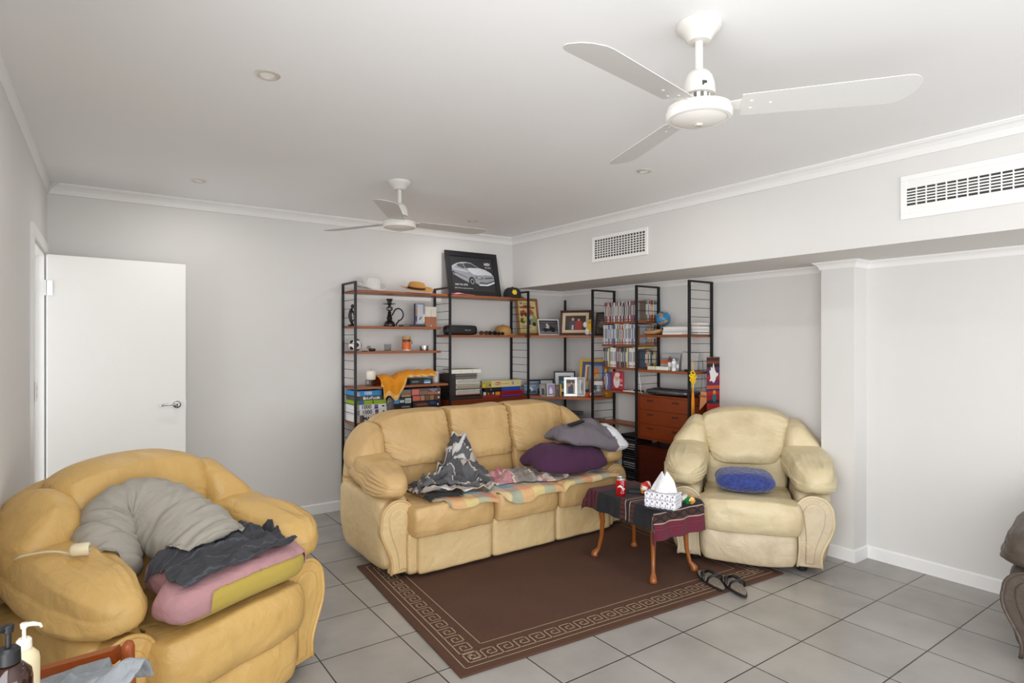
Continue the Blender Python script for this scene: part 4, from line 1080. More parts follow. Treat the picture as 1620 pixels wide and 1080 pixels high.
mb.box(xc1 + .02, xd1 - .02, 4.9393, 4.9398, z + .004, zr - .006, col('#8c1216', .4))
solo('game_box', mb, None, 'plain red game box on the cabinet right of the black one', 'box', 'board games on the cabinet')
zb2 = at_y(805, 611.5, 4.95).z
solo('game_box', MB().box(xc1 + .005, xd1 - .03, 4.945, 5.11, zr + .0008, zb2, col('#1d3f9a', .4), .001).box(xc1 + .008, xd1 - .033, 4.9443, 4.9448, zr + .004, zb2 - .005, col('#2349b0', .4)), None, 'blue game box sandwiched between the red one and the yellow one', 'box', 'board games on the cabinet')
solo('game_box', MB().box(xa + .03, xc1 - .002, 4.93, 5.11, zg, zb2 - .0005, col('#191719', .4), .001).box(xa + .1, xa + .108, 4.929, 4.9296, zg + .003, zb2 - .004, col('#8f7c55', .4)), None, 'black game box under the left half of the long yellow box', 'box', 'board games on the cabinet')
xe, xg = at_y(762, 606, 4.945).x, at_y(824, 606, 4.945).x; zy = at_y(800, 602, 4.945).z
t = thing('game_box', 'long pale yellow game box on top of the other games', 'box', ((xe + xg) / 2, 5.03, zb2 + .001), 0, 'board games on the cabinet')
mb = MB().box(xe, xg, 4.945, 5.10, zb2 + .001, zy, col('#d9cd8c', .4), .001)
photo(mb, xe + .002, xg - .002, zb2 + .003, zy - .002, 4.9445, [(rect(0, 0, .24, 1), '#b5a24e'), (circ(.05, .35, .04, .3), '#e0b81e'), (circ(.2, .4, .02, .2), '#4b4230'), (rect(.76, .35, .82, .85), '#9a8fae'), (circ(.40, .6, .085, .24), '#c22c3a')])
mb.build('carton', None, t)
lettering('Pictionary', .017, col('#f4ecd8', .5), t, ((xe + (xg - xe) * .40) - (xe + xg) / 2, -.0878, (zy - zb2) * .58), (PI / 2, 0, 0), bold=.0004)
lettering('the game of quick draw', .009, col('#6a5e38', .5), t, ((xe + (xg - xe) * .60) - (xe + xg) / 2, -.0864, (zy - zb2) * .55), (PI / 2, 0, 0))
lettering('7', .026, col('#3a3a3a', .5), t, ((xe + (xg - xe) * .91) - (xe + xg) / 2, -.0864, (zy - zb2) * .55), (PI / 2, 0, 0))
# black printer-like box left of the tray behind the ladder
if False: solo('document_box', MB().box(2.79, x0 - .003 if x0 - .003 > 2.80 else 2.80, 4.905, 5.12, z, z + .23, M_BLACK, .003), None, 'black upright document box directly behind the second ladder', 'box')

# ---- upper corner shelf: pictures
z = ZK[0] + .001
skin, hairb, hairg = '#c08a6c', '#2a2320', '#8f8a86'
vin = [(rect(0, 0, 1, 1), '#d9c791'), (rect(0, .0, 1, .1), '#cdbb86')]
for k, (a, b, c, d, h) in enumerate(((.30, .90, .72, .925, '#8d7a54'), (.28, .825, .72, .865, '#a8452c'), (.12, .765, .92, .815, '#a8452c'), (.12, .90, .24, .94, '#6b5f45'))): vin.append((rect(a, b, c, d), h))
vin += [([(.08, .66), (.3, .72), (.46, .62), (.40, .54), (.12, .55)], '#b0522a'), (circ(.17, .56, .07, .06), '#6b3a22'), (circ(.38, .56, .07, .06), '#7a3d20'),
        ([(.50, .70), (.70, .74), (.86, .62), (.80, .52), (.55, .55)], '#c05a2c'), ([(.42, .54), (.82, .60), (.96, .44), (.90, .26), (.62, .24), (.44, .34)], '#8c9a8c'),
        ([(.5, .5), (.75, .54), (.82, .46), (.56, .42)], '#c4cbb8'), (circ(.86, .44, .09, .10), '#a9a23a'), (circ(.54, .34, .08, .09), '#3d4138'), (circ(.82, .27, .10, .06), '#34352f'), (circ(.20, .38, .14, .09), '#57622f'), (circ(.28, .40, .07, .06), '#d8b62a'),
        (rect(.10, .20, .5, .225), '#9c8a5c'), (rect(.10, .15, .62, .175), '#9c8a5c'), (rect(.1, .04, .8, .055), '#b3a06a')]
frame('framed_poster', 'tall wooden framed vintage racing poster on the corner shelf', 'framed poster', (3.838, 5.062, z), 0.0, math.radians(9), .288, .395, .026, wood('oak frame', '#8a5a34', '#a0703f', 'Z'), None, 0, vin, 'framed pictures on the shelves')
race = [(rect(0, 0, 1, 1), '#5d5b5e'), (rect(0, .72, 1, 1), '#464348'), (rect(0, 0, 1, .22), '#8a878a'), ([(.15, .35), (.45, .62), (.62, .6), (.85, .40), (.8, .22), (.3, .2)], '#2e2c30'), ([(.3, .45), (.48, .66), (.55, .55), (.5, .4)], '#c9c7c8'), (circ(.72, .32, .12, .18), '#1d1c1e'), (circ(.32, .30, .09, .15), '#232225'), (circ(.42, .68, .06, .09), '#d8d6d5'), (rect(.1, .8, .9, .86), '#77747a')]
frame('framed_photo', 'white framed black-and-white racing photo beside the vintage poster', 'framed photo', (4.035, 4.975, z), math.radians(-14), math.radians(13), .245, .175, .012, M_WHITE, None, 0, race, 'framed pictures on the shelves')
cpl = [(rect(0, 0, 1, 1), '#3b2c26'), (rect(0, 0, 1, .2), '#2a2320')] + person_shapes(.37, .86, .66, '#d0997c', '#46444e', '#6f655c') + [(rect(.33, .02, .41, .34), '#c9c9cf')] + person_shapes(.66, .82, .62, '#c98f74', '#9c2f28', '#2a1c18', 1.1)
frame('framed_photo', 'dark wooden framed portrait of a couple on the upper corner shelf', 'framed photo', (4.175, 4.735, z), math.radians(-54), math.radians(11), .33, .265, .024, wood('walnut frame', '#3a2018', '#4c2b20', 'Z'), '#d8c3a4', .032, cpl, 'framed pictures on the shelves', .018)
dk = [(rect(0, 0, 1, 1), '#4a423f'), (circ(.5, .45, .3, .22), '#6b5d55'), (circ(.45, .6, .15, .12), '#7d6a5e'), (rect(.2, .08, .8, .3), '#3c3532')]
frame('framed_photo', 'dark framed dim photo standing behind the plush toy', 'framed photo', (4.262, 4.44, z), math.radians(-80), math.radians(9), .16, .235, .016, M_BLACK, None, 0, dk, 'framed pictures on the shelves')
t = thing('plush_toy', 'small yellow and white plush bird on the corner shelf before the couple portrait', 'plush toy', (4.135, 4.45, z), math.radians(-60))
m_ye = fabric('#d9a722', .15, .4, 60, 300); m_wh = fabric('#d6d3cf', .1, .4, 60, 300)
mb = MB().ball((0, 0, .075), (.040, .034, .046), m_ye); mb.ball((.005, -.002, .132), (.030, .028, .030), m_ye); mb.build('body', None, t, world=False)
MB().ball((-.052, -.012, .105), (.024, .02, .03), m_wh).ball((-.030, -.015, .035), (.026, .02, .034), m_wh).build('wing', None, t, world=False)
MB().ball((.020, -.02, .020), (.022, .03, .0195), m_wh).ball((-.022, -.03, .018), (.020, .028, .0175), m_wh).build('foot', None, t, world=False)
MB().ball((.004, -.032, .128), (.009, .016, .006), col('#c9601c', .5)).build('beak', None, t, world=False)

# ---- corner desk: framed photos
z = ZK[1] + .001
def pz(u, v, zz=None): return at_z(u, v, z if zz is None else zz)
G = 'small framed photos on the corner desk'
blue = [(rect(0, 0, 1, 1), '#7d9cc0'), (rect(0, 0, 1, .32), '#3f5e86'), (circ(.55, .5, .2, .26), '#cdd8e2'), (circ(.4, .34, .12, .2), '#31425c'), (rect(0, .85, 1, 1), '#a9c0d8')]
def P(u, back): # place on the desk along sight line at given plan depth
    r = ray(u, 620); r2 = Vector((r.x, r.y, 0)); return r2 * back
def put(u, off):                        # on the desk board, off metres behind its slanting front edge
    r = ray(u, 620); d = (.527 * 3.684 + .39 * 4.884) / (.527 * r.x + .39 * r.y) + off
    return (r.x * d, r.y * d, z)
frame('framed_photo', 'leaning silver framed blue beach photo nearest the ladder on the desk', 'framed photo', put(841, .12), math.radians(-12), math.radians(24), .155, .115, .012, col('#9fa2a6', .3, .6), None, 0, blue, G)
frame('framed_photo', 'black framed pale blue photo leaning behind the beach photo', 'framed photo', put(850, .27), math.radians(-10), math.radians(22), .17, .15, .016, M_BLACK, None, 0, blue, G)
bw1 = [(rect(0, 0, 1, 1), '#8f8c88')] + person_shapes(.5, .88, .75, '#b3afab', '#1f1e1f', '#2a2828', 1.3)
frame('framed_photo', 'small black-and-white portrait photo in a thin grey frame on the desk', 'framed photo', put(859.5, .05), math.radians(-22), math.radians(8), .072, .118, .006, col('#77736d', .35, .4), None, 0, bw1, G)
pur = [(rect(0, 0, 1, 1), '#8d7fae')] + person_shapes(.5, .85, .72, '#cfc3dc', '#d9d2e6', '#5d4f80', 1.3) + [(rect(0, .0, 1, .12), '#5f5388')]
frame('framed_photo', 'cream framed purple-toned photo, second in the front row of the desk', 'framed photo', put(872, .05), math.radians(-26), math.radians(8), .082, .122, .008, col('#d5cdb9', .4), None, 0, pur, G)
brn = [(rect(0, 0, 1, 1), '#5f4636')] + person_shapes(.5, .85, .75, '#a98a72', '#3a2c24', '#2a1d18', 1.2)
frame('framed_photo', 'small brown framed portrait beside the slim brass figure', 'framed photo', put(882.2, .06), math.radians(-30), math.radians(8), .055, .112, .006, col('#6e5338', .4), None, 0, brn, G)
x_ = put(887.3, .03)
solo('brass_stick', MB().lathe([(0, 0), (.010, 0), (.010, .006), (.0065, .010), (.006, .118), (.0045, .124), (0, .125)], seg=16, m=col('#c29a3a', .3, .7)).xf(Matrix.Translation(x_)), None, 'slim upright brass stick between the brown and silver frames', 'ornament', base=x_)
cp2 = [(rect(0, 0, 1, 1), '#a58a74'), (rect(0, .75, 1, 1), '#3e352f')] + person_shapes(.36, .72, .60, '#d2a184', '#2b3350', '#3a2a20', 1.1) + person_shapes(.62, .88, .72, '#c99578', '#1f2740', '#1f1a18', 1.1)
frame('framed_photo', 'silver framed photo of two people embracing, centre of the desk', 'framed photo', put(902.8, .055), math.radians(-38), math.radians(7), .135, .192, .026, col('#b5b8b6', .3, .5), None, 0, cp2, G)
frame('framed_photo', 'narrow pewter framed photo right beside the embracing pair', 'framed photo', put(919.8, .085), math.radians(-42), math.radians(9), .078, .192, .012, col('#8a8984', .3, .6), None, 0, [(rect(0, 0, 1, 1), '#9d9a96'), (rect(.1, .1, .5, .9), '#c9c8c6'), (circ(.6, .5, .2, .3), '#6f6c6a')], G)
sea = [(rect(0, 0, 1, 1), '#2e6d84'), (rect(0, .62, 1, 1), '#22303c'), (rect(0, .0, 1, .38), '#566a38'), (circ(.5, .5, .2, .12), '#7fb3bd'), (circ(.62, .62, .14, .1), '#c9a0a8')]
frame('framed_photo', 'black framed landscape with white mount standing at the back of the desk', 'framed photo', put(893.5, .38), math.radians(-36), math.radians(9), .228, .235, .015, M_BLACK, '#e5e6e6', .036, sea, G)
frame('framed_photo', 'low black frame mostly hidden behind the front row of photos', 'framed photo', put(866, .26), math.radians(-20), math.radians(10), .16, .155, .014, M_BLACK, None, 0, [(rect(0, 0, 1, 1), '#b9bcc0'), (rect(.1, .1, .9, .5), '#7d8288')], G)
art = [(rect(0, 0, 1, 1), '#3c4c84'), (rect(.14, .1, .9, .9), '#7f97a8'), (rect(.14, .1, .30, .9), '#d9c99a'), (rect(.22, .35, .30, .85), '#b05a2c'), ([(.42, .55), (.52, .86), (.6, .74), (.74, .8), (.8, .6), (.66, .5)], '#d9752a'), ([(.36, .36), (.7, .62), (.86, .45), (.62, .30)], '#b9a182'), (circ(.62, .30, .16, .12), '#6f7d7a'), (circ(.5, .2, .12, .08), '#c9a03a'), ([(.7, .15), (.88, .3), (.88, .12)], '#4d3a2e')]
frame('framed_picture', 'large yellow framed colourful picture leaning in the desk corner', 'framed picture', (4.235, 4.55, z), math.radians(-66), math.radians(11), .30, .37, .026, col('#d9a514', .45), None, 0, art, G)
bw2 = [(rect(0, 0, 1, 1), '#77777a'), (rect(0, .7, 1, 1), '#d0cfcf'), (circ(.35, .5, .16, .22), '#3a3a3c'), (circ(.62, .42, .16, .2), '#a9a9ac'), (rect(0, 0, 1, .2), '#4d4d50')]
frame('framed_photo', 'brown wooden framed black-and-white photo behind the fourth ladder', 'framed photo', put(944.5, .14), math.radians(-42), math.radians(12), .15, .172, .018, wood('brown frame', '#7a4420', '#94562a', 'Z'), None, 0, bw2, G)
# loose papers
q = put(868, .035)
solo('paper_sheet', MB().box(-.07, .07, -.03, .03, 0, .0012, M_WHITE).xf(Matrix.Translation(q) @ Matrix.Rotation(-.5, 4, 'Z')), None, 'loose white paper lying flat on the corner desk by the ladder', 'paper', base=q)
q = put(890, .022)
solo('note_pad', MB().box(-.09, .09, -.028, .028, 0, .004, col('#7a5a48', .5)).xf(Matrix.Translation(q) @ Matrix.Rotation(-.62, 4, 'Z')), None, 'flat brown pad lying at the front of the corner desk', 'pad', base=q)
# red and white toy, yellow tin
q = put(932.5, .045)
t = thing('plush_toy', 'small plush toy with bright red feet at the desk edge', 'plush toy', q, math.radians(-45)); t.scale = (.78, .78, .78)
MB().ball((.028, .015, .030), (.026, .022, .0295), m_wh).ball((.05, .02, .075), (.018, .016, .022), m_wh).build('body', None, t, world=False)
MB().ball((-.030, -.004, .0245), (.026, .02, .024), fabric('#e0341e', .1, .3, 60)).build('foot', None, t, world=False)
MB().ball((.036, -.030, .0185), (.024, .02, .018), fabric('#e0341e', .1, .3, 60)).build('foot', None, t, world=False)
q = (4.305, 4.39, z)
solo('yellow_box', MB().box(-.035, .035, -.03, .03, 0, .055, col('#d9a414', .45), .002).xf(Matrix.Translation(q)), None, 'small yellow box on the corner desk below the red book', 'box', base=q)
# low corner board: cartons and router
z = ZK[2] + .001
m_cb = col('#8f6f4c', .8, var=.15, scale=12)
def carton(label, c, rz, sx, sy, sz, m=m_cb):
    mb = MB().box(-sx/2, sx/2, -sy/2, sy/2, 0, sz, m, .001).box(-sx/2, sx/2, -.02, .02, sz + .0001, sz + .0006, col('#a58a5e', .4))
    return solo('carton', mb.xf(Matrix.Translation(c) @ Matrix.Rotation(rz, 4, 'Z')), None, label, 'box', 'cardboard boxes in the corner', base=c)
carton('brown cardboard box on the low corner board under the black router', (4.07, 4.87, z), -.9, .36, .26, .12)
carton('smaller brown cardboard box seen through the fourth ladder', (4.225, 4.50, z), -1.2, .19, .15, .09)
t = thing('router', 'black router with a thin wire loop on the cardboard box', 'router', (3.98, 4.90, z + .122), -.5)
MB().box(-.09, .09, -.05, .05, 0, .03, M_BLACK, .004).build('body', None, t, world=False)
MB().tube([(-.03, 0, .03), (-.045, 0, .08), (-.05, 0, .105), (-.035, .005, .095), (0, .01, .05), (.03, .012, .03)], .003, 6, M_BLACK).build('antenna', None, t, world=False)
solo('set_top_box', MB().box(-.10, .10, -.06, .06, 0, .035, col('#4b4b4e', .4), .003).box(-.09, .09, -.0606, -.0602, .008, .026, M_BLACK).xf(Matrix.Translation((4.12, 4.70, z + .122)) @ Matrix.Rotation(-.9, 4, 'Z')), None, 'dark grey flat player on the cardboard box in the corner', 'player', base=(4.12, 4.70, z + .122))

# ---- disc rows
pal_a = ['#6d6a86', '#8a4a3e', '#b9784a', '#dcdad6', '#93565a', '#7d2f34', '#c9c6c2', '#2b2c34', '#e3e1de', '#4a5068', '#c4a07a', '#39445e', '#d8d6d4', '#8c3d33', '#55607a', '#e0dedb', '#2a2a2e', '#9aa2b0', '#b56a42', '#d2cfcc', '#433a44', '#e4e2df', '#707888', '#c0392f']
pal_b = ['#d9d8d6', '#c7c8ca', '#9fa6b4', '#e2e1df', '#6d7fa6', '#8fa2bd', '#d0d0d0', '#b98a66', '#4f6590', '#3f5480', '#96a3b8', '#e0dfdc', '#7a8a74', '#c8bca6', '#54505a', '#d8d6d2', '#a34a3e', '#e4e2e0', '#8b98ab', '#ccc9c4']
pal_c = ['#3c3b40', '#55545a', '#77767a', '#2d2c30', '#c9c37a', '#8c8a88', '#dddcda', '#e6e5e3', '#e3e2e0', '#d9d8d6', '#e5e4e2', '#6a5a5e', '#8a4a44', '#42404a', '#a2a0a0', '#5a3a34']
pal_d = ['#6a5a50', '#6f9a52', '#cfcdc8', '#3d5a78', '#d06a3a', '#b8502c', '#2f2d33', '#d9b25a', '#8a4a3a', '#3a7a86', '#7fa4c0', '#9c9aa0']
pal_e = ['#8a8f96', '#7d8894', '#7a98b4', '#d97a4a', '#d98a60', '#c9a24a', '#5a7a68', '#d9d2c2', '#5d4a40', '#3f5a8a', '#c9663c', '#e0dedb']
pal_f = ['#3c4a58', '#d58a6a', '#c9a0a4', '#86b488', '#55635a', '#23252a', '#a8925a', '#b7a244', '#8a7a40']
ORD = ['first', 'second', 'third', 'fourth', 'fifth', 'sixth', 'seventh', 'eighth', 'ninth', 'tenth', 'eleventh', 'twelfth', 'thirteenth', 'fourteenth', 'fifteenth', 'sixteenth', 'seventeenth', 'eighteenth', 'nineteenth', 'twentieth', 'twenty-first', 'twenty-second', 'twenty-third', 'twenty-fourth', 'twenty-fifth', 'twenty-sixth', 'twenty-seventh', 'twenty-eighth', 'twenty-ninth']
def cname(h):
    r, g, b = [int(h[k:k + 2], 16) for k in (1, 3, 5)]
    mx_, mn = max(r, g, b), min(r, g, b)
    if mx_ - mn < 26: return 'white' if mx_ > 195 else ('grey' if mx_ > 90 else 'black')
    if b == mx_: return 'blue' if b - r > 20 else 'mauve'
    if g == mx_: return 'green'
    if b > 140: return 'beige'
    if g > .8 * r: return 'yellow' if r > 150 else 'olive'
    if g > .55 * r: return 'orange' if r > 190 else 'brown'
    return 'red' if r > 120 else 'dark brown'
MESHD = {}
def disc_mesh(h, height, th, depth):
    key = (h, height, th, depth)
    if key not in MESHD:
        mb = MB().box(0, depth, -th/2 + .0003, th/2 - .0003, 0, height, col(h, .35), .0008)
        c2 = '#e8e6e2' if cname(h) not in ('white', 'grey', 'beige') else '#5a5c66'
        mb.box(-.0004, -.0001, -th * .22, th * .22, height * .30, height * .80, col(c2, .4)).box(-.0004, -.0001, -th * .3, th * .3, height * .06, height * .13, col('#b03a2e' if sum(map(ord, h)) % 3 else '#2d3f6a', .4))
        me = bpy.data.meshes.new('disc_case'); mb.bm.to_mesh(me); mb.bm.free()
        for k in mb.mats: me.materials.append(k)
        MESHD[key] = me
    return MESHD[key]
def discs(pal, n, start, step, zz, hbase, rz, rowname, grp, th, depth=.135, name='disc_case', catg='disc case'):
    """n cases from start stepping by step (a vector); spines face -local x"""
    for k in range(n):
        h = pal[k % len(pal)]
        hh = hbase - (.006 if (k * 7 + len(grp)) % 5 == 0 else 0) - (.012 if (k * 5) % 11 == 3 else 0)
        o = bpy.data.objects.new(name, disc_mesh(h, hh, th, depth)); COL.objects.link(o)
        o.location = (start[0] + step[0] * k + .002 * ((k * 3) % 4 - 1.5) * (1 if rz == 0 else 0), start[1] + step[1] * k, zz + .0004); o.rotation_euler.z = rz
        tag(o, '%s-spined %s, %s from the left %s' % (cname(h), catg, ORD[k], rowname), catg, grp)
th = .0152
for (pal, i, hb, lab, xx) in ((pal_a, 0, .19, 'in the top row left of the ladder', 4.203), (pal_b, 1, .187, 'in the middle row left of the ladder', 4.188), (pal_c, 2, .187, 'in the lowest row left of the ladder', 4.188)):
    discs(pal, 28, (xx, LY[0] - .028, 0), (0, -(th + .0003), 0), ZD[i], hb, 0, lab, 'disc cases ' + lab, th)
for (pal, i, hb, lab, n, t2) in ((pal_d, 0, .188, 'in the top group behind the ladder', 11, .0135), (pal_e, 1, .18, 'in the middle group behind the ladder', 11, .0142), (pal_f, 2, .165, 'in the lowest group behind the ladder', 8, .018)):
    x_s = 4.200 if i == 0 else 4.190
    discs(pal, n, (x_s + t2 / 2 + .001, C0 + .004, 0), (t2 + .0003, 0, 0), ZD[i], hb, PI / 2, lab, 'small books ' + lab, t2, .068, name='book', catg='book')
# lying cases on top of the middle and lowest rows
solo('disc_case', MB().box(4.20, 4.32, 4.00, 4.19, ZD[1] + .1885, ZD[1] + .2015 - .006, col('#d9d8d6', .4), .001).box(4.199, 4.1998, 4.06, 4.12, ZD[1] + .1887, ZD[1] + .1950, col('#b8342c', .4)), None, 'white and red case lying flat on top of the middle disc row', 'disc case')
solo('yellow_booklet', MB().box(4.195, 4.30, 3.80, 3.945, ZD[2] + .1882, ZD[2] + .1960, col('#d9cf3a', .5), .001), None, 'yellow booklet lying on top of the lowest disc row by the ladder', 'booklet')
# shelf with the red book
z = ZD[3] + .0005
for k, (h, yy) in enumerate((('#4d5a86', 4.315), ('#c9cbd6', 4.298), ('#7a6a94', 4.281))):
    o = bpy.data.objects.new('disc_case', disc_mesh(h, .16, th, .12)); COL.objects.link(o); o.location = (4.20, yy, z)
    tag(o, ['dark blue', 'pale', 'mauve'][k] + ' case standing beside the red book under the disc rows', 'disc case', 'cases beside the red book')
y0, y1, zt = bxp(968, 985, 587, 4.21)
mb = MB().box(4.215, 4.233, y0, y1, z, zt, col('#b23a44', .4), .001)
t = thing('book', 'red book with a white bearded figure on its cover, facing out', 'book', (4.22, (y0 + y1) / 2, z))
sh = [(circ(.42, .48, .30, .36), '#e3d9d4'), (circ(.45, .66, .2, .16), '#d9a894'), (circ(.48, .82, .24, .12), '#ecd2cc'), (rect(.72, .25, .95, .32), '#e6c8c4'), (rect(.7, .45, .96, .6), '#d98a88'), (rect(.05, .02, .95, .08), '#8c2630')]
for k, (poly, h) in enumerate(sh):
    f = mb.bm.faces.new([mb.bm.verts.new((4.2146 - .0002 * k, y1 + (y0 - y1) * p[0], z + (zt - z) * p[1])) for p in poly]); mb._fin([f], col(h, .5))
mb.build('cover', None, t)
solo('paper_sheet', MB().box(4.175, 4.30, 3.80, 4.05, z, z + .008, M_WHITE, .001), None, 'flat white papers lying right of the red book', 'paper')
solo('remote_control', MB().box(4.18, 4.205, 3.81, 3.92, z + .0085, z + .024, M_BLACK, .003), None, 'short black remote lying on the papers near the ladder', 'remote control')
# disc tower on the floor
t = thing('disc_tower', 'black disc tower standing on the floor left of the dark red cabinet', 'disc rack', (4.19, 3.90, 0))
MB().box(4.10, 4.30, 3.80, 4.0, 0.001, .02, M_BLACK, .002).build('base', None, t)
for y in (3.806, 3.994): MB().box(4.11, 4.30, y - .006, y + .006, .021, .60, M_BLACK, .001).build('side_panel', None, t)
MB().box(4.292, 4.30, 3.813, 3.987, .021, .60, M_BLACK).build('back_panel', None, t)
MB().box(4.10, 4.30, 3.80, 4.0, .601, .62, M_BLACK, .002).build('top', None, t)
pt_ = ['#2a2a2e', '#77757a', '#3a3438', '#aaa7a0', '#1f1f22', '#55545a', '#8a8680', '#2c2f3a']
for k in range(26):
    zz = .03 + k * .0215
    h = pt_[(k * 5) % 8]
    tag(solo('disc_case', MB().box(4.115 + .004 * ((k * 3) % 3), 4.25, 3.8125 + .002, 3.985, zz, zz + .0105, col(h, .35), .0006), None, '%s case lying in the black disc tower, %s from the bottom' % (cname(h), ORD[k]), 'disc case', 'cases in the disc tower'), '%s case lying in the black disc tower, %s from the bottom' % (cname(h), ORD[k]), 'disc case', 'cases in the disc tower')

# ---- globe shelf
z = ZE[0] + .0005
c = at_x(1049, 500, 4.22)
def dishf(u, p):
    k = u.y                                         # the right end (-y) sweeps up like a prow
    p.z += .028 * max(0, -k - .35) ** 1.3 + .008 * max(0, k - .5)
    if u.z > .2: p.z -= .022 * (1 - min(1, u.x ** 2 + k ** 2))
    return p
solo('wooden_dish', MB().puff((4.15, 3.652, z + .0235), (.05, .100, .023), (2.6, 2.6, 3), 18, col('#b58f5c', .5, var=.2), dishf), None, 'pale carved wooden dish lying in front of the globe', 'dish')
t = thing('globe', 'small blue desk globe on a stand on the right shelf', 'globe', (4.315, at_x(1049, 500, 4.315).y, z))
gr = .066
m_gl, nt, b = new_mat('globe sea and land')
tc = nt.nodes.new('ShaderNodeTexCoord'); n_ = nt.nodes.new('ShaderNodeTexNoise'); n_.inputs['Scale'].default_value = 17; n_.inputs['Detail'].default_value = 5
rp = nt.nodes.new('ShaderNodeValToRGB'); rp.color_ramp.interpolation = 'CONSTANT'
rp.color_ramp.elements[0].position = 0; rp.color_ramp.elements[0].color = rgb('#2f86bd')
rp.color_ramp.elements[1].position = .56; rp.color_ramp.elements[1].color = rgb('#c9a24a')
e_ = rp.color_ramp.elements.new(.62); e_.color = rgb('#c7703e')
e_ = rp.color_ramp.elements.new(.68); e_.color = rgb('#8fa84a')
nt.links.new(tc.outputs['Object'], n_.inputs['Vector']); nt.links.new(n_.outputs['Fac'], rp.inputs['Fac']); nt.links.new(rp.outputs['Color'], b.inputs['Base Color']); b.inputs['Roughness'].default_value = .25
MB().ball((0, 0, .148), gr, m_gl, 32, 20).build('ball', None, t, world=False)
MB().lathe([(0, 0), (.048, 0), (.046, .008), (.02, .014), (.010, .022), (.008, .05), (.012, .062), (0, .064)], seg=24, m=M_BLACK).build('stand', None, t, world=False)
MB().tube([(.0, (gr + .006) * math.cos(a), .148 + (gr + .006) * math.sin(a)) for a in [math.radians(-110 + 180 * k / 16) for k in range(17)]], .003, 6, M_CHROME).build('meridian_arm', None, t, world=False)
# paper piles
pl = [('#e4e1dc', .020, 'bottom'), ('#c9cacc', .010, ''), ('#dedcd8', .012, ''), ('#e6e3de', .026, '')]
zz = z
for k, (h, hh, _) in enumerate(pl):
    a = R.uniform(-.03, .03)
    solo('book', MB().box(-.11 + .004 * k, .11 - .006 * k, -.105 + .01 * k, .105, 0, hh - .0006, col(h, .6), .0012).xf(Matrix.Translation((4.19, 3.385, zz)) @ Matrix.Rotation(a, 4, 'Z')), None, 'pale flat book in the pile beside the globe, %s' % ['bottom of the pile', 'second from the bottom', 'third from the bottom', 'thick one on top'][k], 'book', 'pale books beside the globe', base=(4.19, 3.385, zz))
    zz += hh
zz = z
for k, (h, hh) in enumerate((('#d9d7d3', .014), ('#8f939a', .008), ('#e2dfda', .016), ('#cfc9c4', .012), ('#e6e3df', .022), ('#d8cdc8', .016), ('#e4e1dc', .012))):
    solo('book', MB().box(-.075, .075, -.033, .033, 0, hh - .0006, col(h, .6), .001).xf(Matrix.Translation((4.27 + R.uniform(-.004, .004), 3.238, zz))), None, 'pale magazine in the stack at the right end ladder, %s from the bottom' % ORD[k], 'book', 'magazines stacked by the right end ladder', base=(4.27, 3.238, zz))
    zz += hh
# ---- lower right shelf
z = ZE[1] + .0005
y0, y1, zt = bxp(1036, 1044, 562, 4.30)
t = thing('book', 'grey and orange picture book leaning behind the white bottle', 'book', (4.29, 3.60, z), -PI / 2, rx=math.radians(-14))
mb = MB().box(-.10, .10, 0, .012, 0, .145, col('#b9bcc0', .5), .001); photo(mb, -.098, .098, .002, .143, -.0006, [(rect(0, .35, .75, .62), '#d0643c'), (rect(0, .62, 1, .75), '#8d9298'), (rect(.0, .0, .8, .3), '#a5a9ae')])
mb.build('cover', None, t, world=False)
t = thing('picture_board', 'pale board with wooden rim standing behind the bottles', 'picture', (4.32, 3.40, z), -PI / 2, rx=math.radians(-8))
MB().box(-.085, .085, 0, .008, 0, .155, col('#d3d3d2', .6), .001).build('board', None, t, world=False)
MB().box(-.087, .087, -.001, .009, .1553, .160, col('#b58a55', .5)).build('rim', None, t, world=False)
for (u, h, r_, lab, c_, cc) in ((1060, .118, .018, 'brown bottle with white label behind the white one', '#7a4030', '#3a2a24'), (1066, .105, .0195, 'white cylindrical bottle on the lower right shelf', '#e8e6e3', '#d9d7d4'), (1071.5, .092, .014, 'small grey bottle right of the white one', '#9aa0a6', '#5d6268')):
    X = {1060: 4.18, 1066: 4.115, 1071.5: 4.17}[u]
    t = thing('bottle', lab, 'bottle', (X, at_x(u, 575, X).y, z), 0, 'bottles on the lower right shelf')
    MB().lathe([(0, 0), (r_, 0), (r_, h * .78), (r_ * .7, h * .84), (r_ * .45, h * .86), (0, h * .86)], seg=20, m=col(c_, .35)).build('body', None, t, world=False)
    MB().lathe([(0, h * .861), (r_ * .5, h * .861), (r_ * .5, h), (0, h)], seg=16, m=col(cc, .4)).build('cap', None, t, world=False)
    MB().lathe([(r_ * 1.01, h * .25), (r_ * 1.01, h * .6)], seg=20, m=col('#f0eeea' if c_ != '#e8e6e3' else '#c9ccd2', .5), cap=False).build('label', None, t, world=False)
y0, y1, zt = bxp(1024, 1036, 577, 4.10)
solo('soap_box', MB().box(4.10, 4.15, y0, y1, z, z + .032, col('#ddd5b8', .5), .003), None, 'small cream box at the front left of the lower right shelf', 'box')
y0, y1, zt = bxp(1036.5, 1056, 577, 4.095)
solo('tissue_pack', MB().box(4.095, 4.145, y0, y1, z, z + .034, col('#e6e2d6', .6), .008, 2), None, 'cream soft pack lying before the leaning picture book', 'pack')
solo('trinket', MB().ball((0, 0, .01), (.02, .03, .0095), M_BLACK).xf(Matrix.Translation((4.13, 3.27, z))), None, 'small black trinket near the right end of the lower shelf', 'trinket', base=(4.13, 3.27, z))
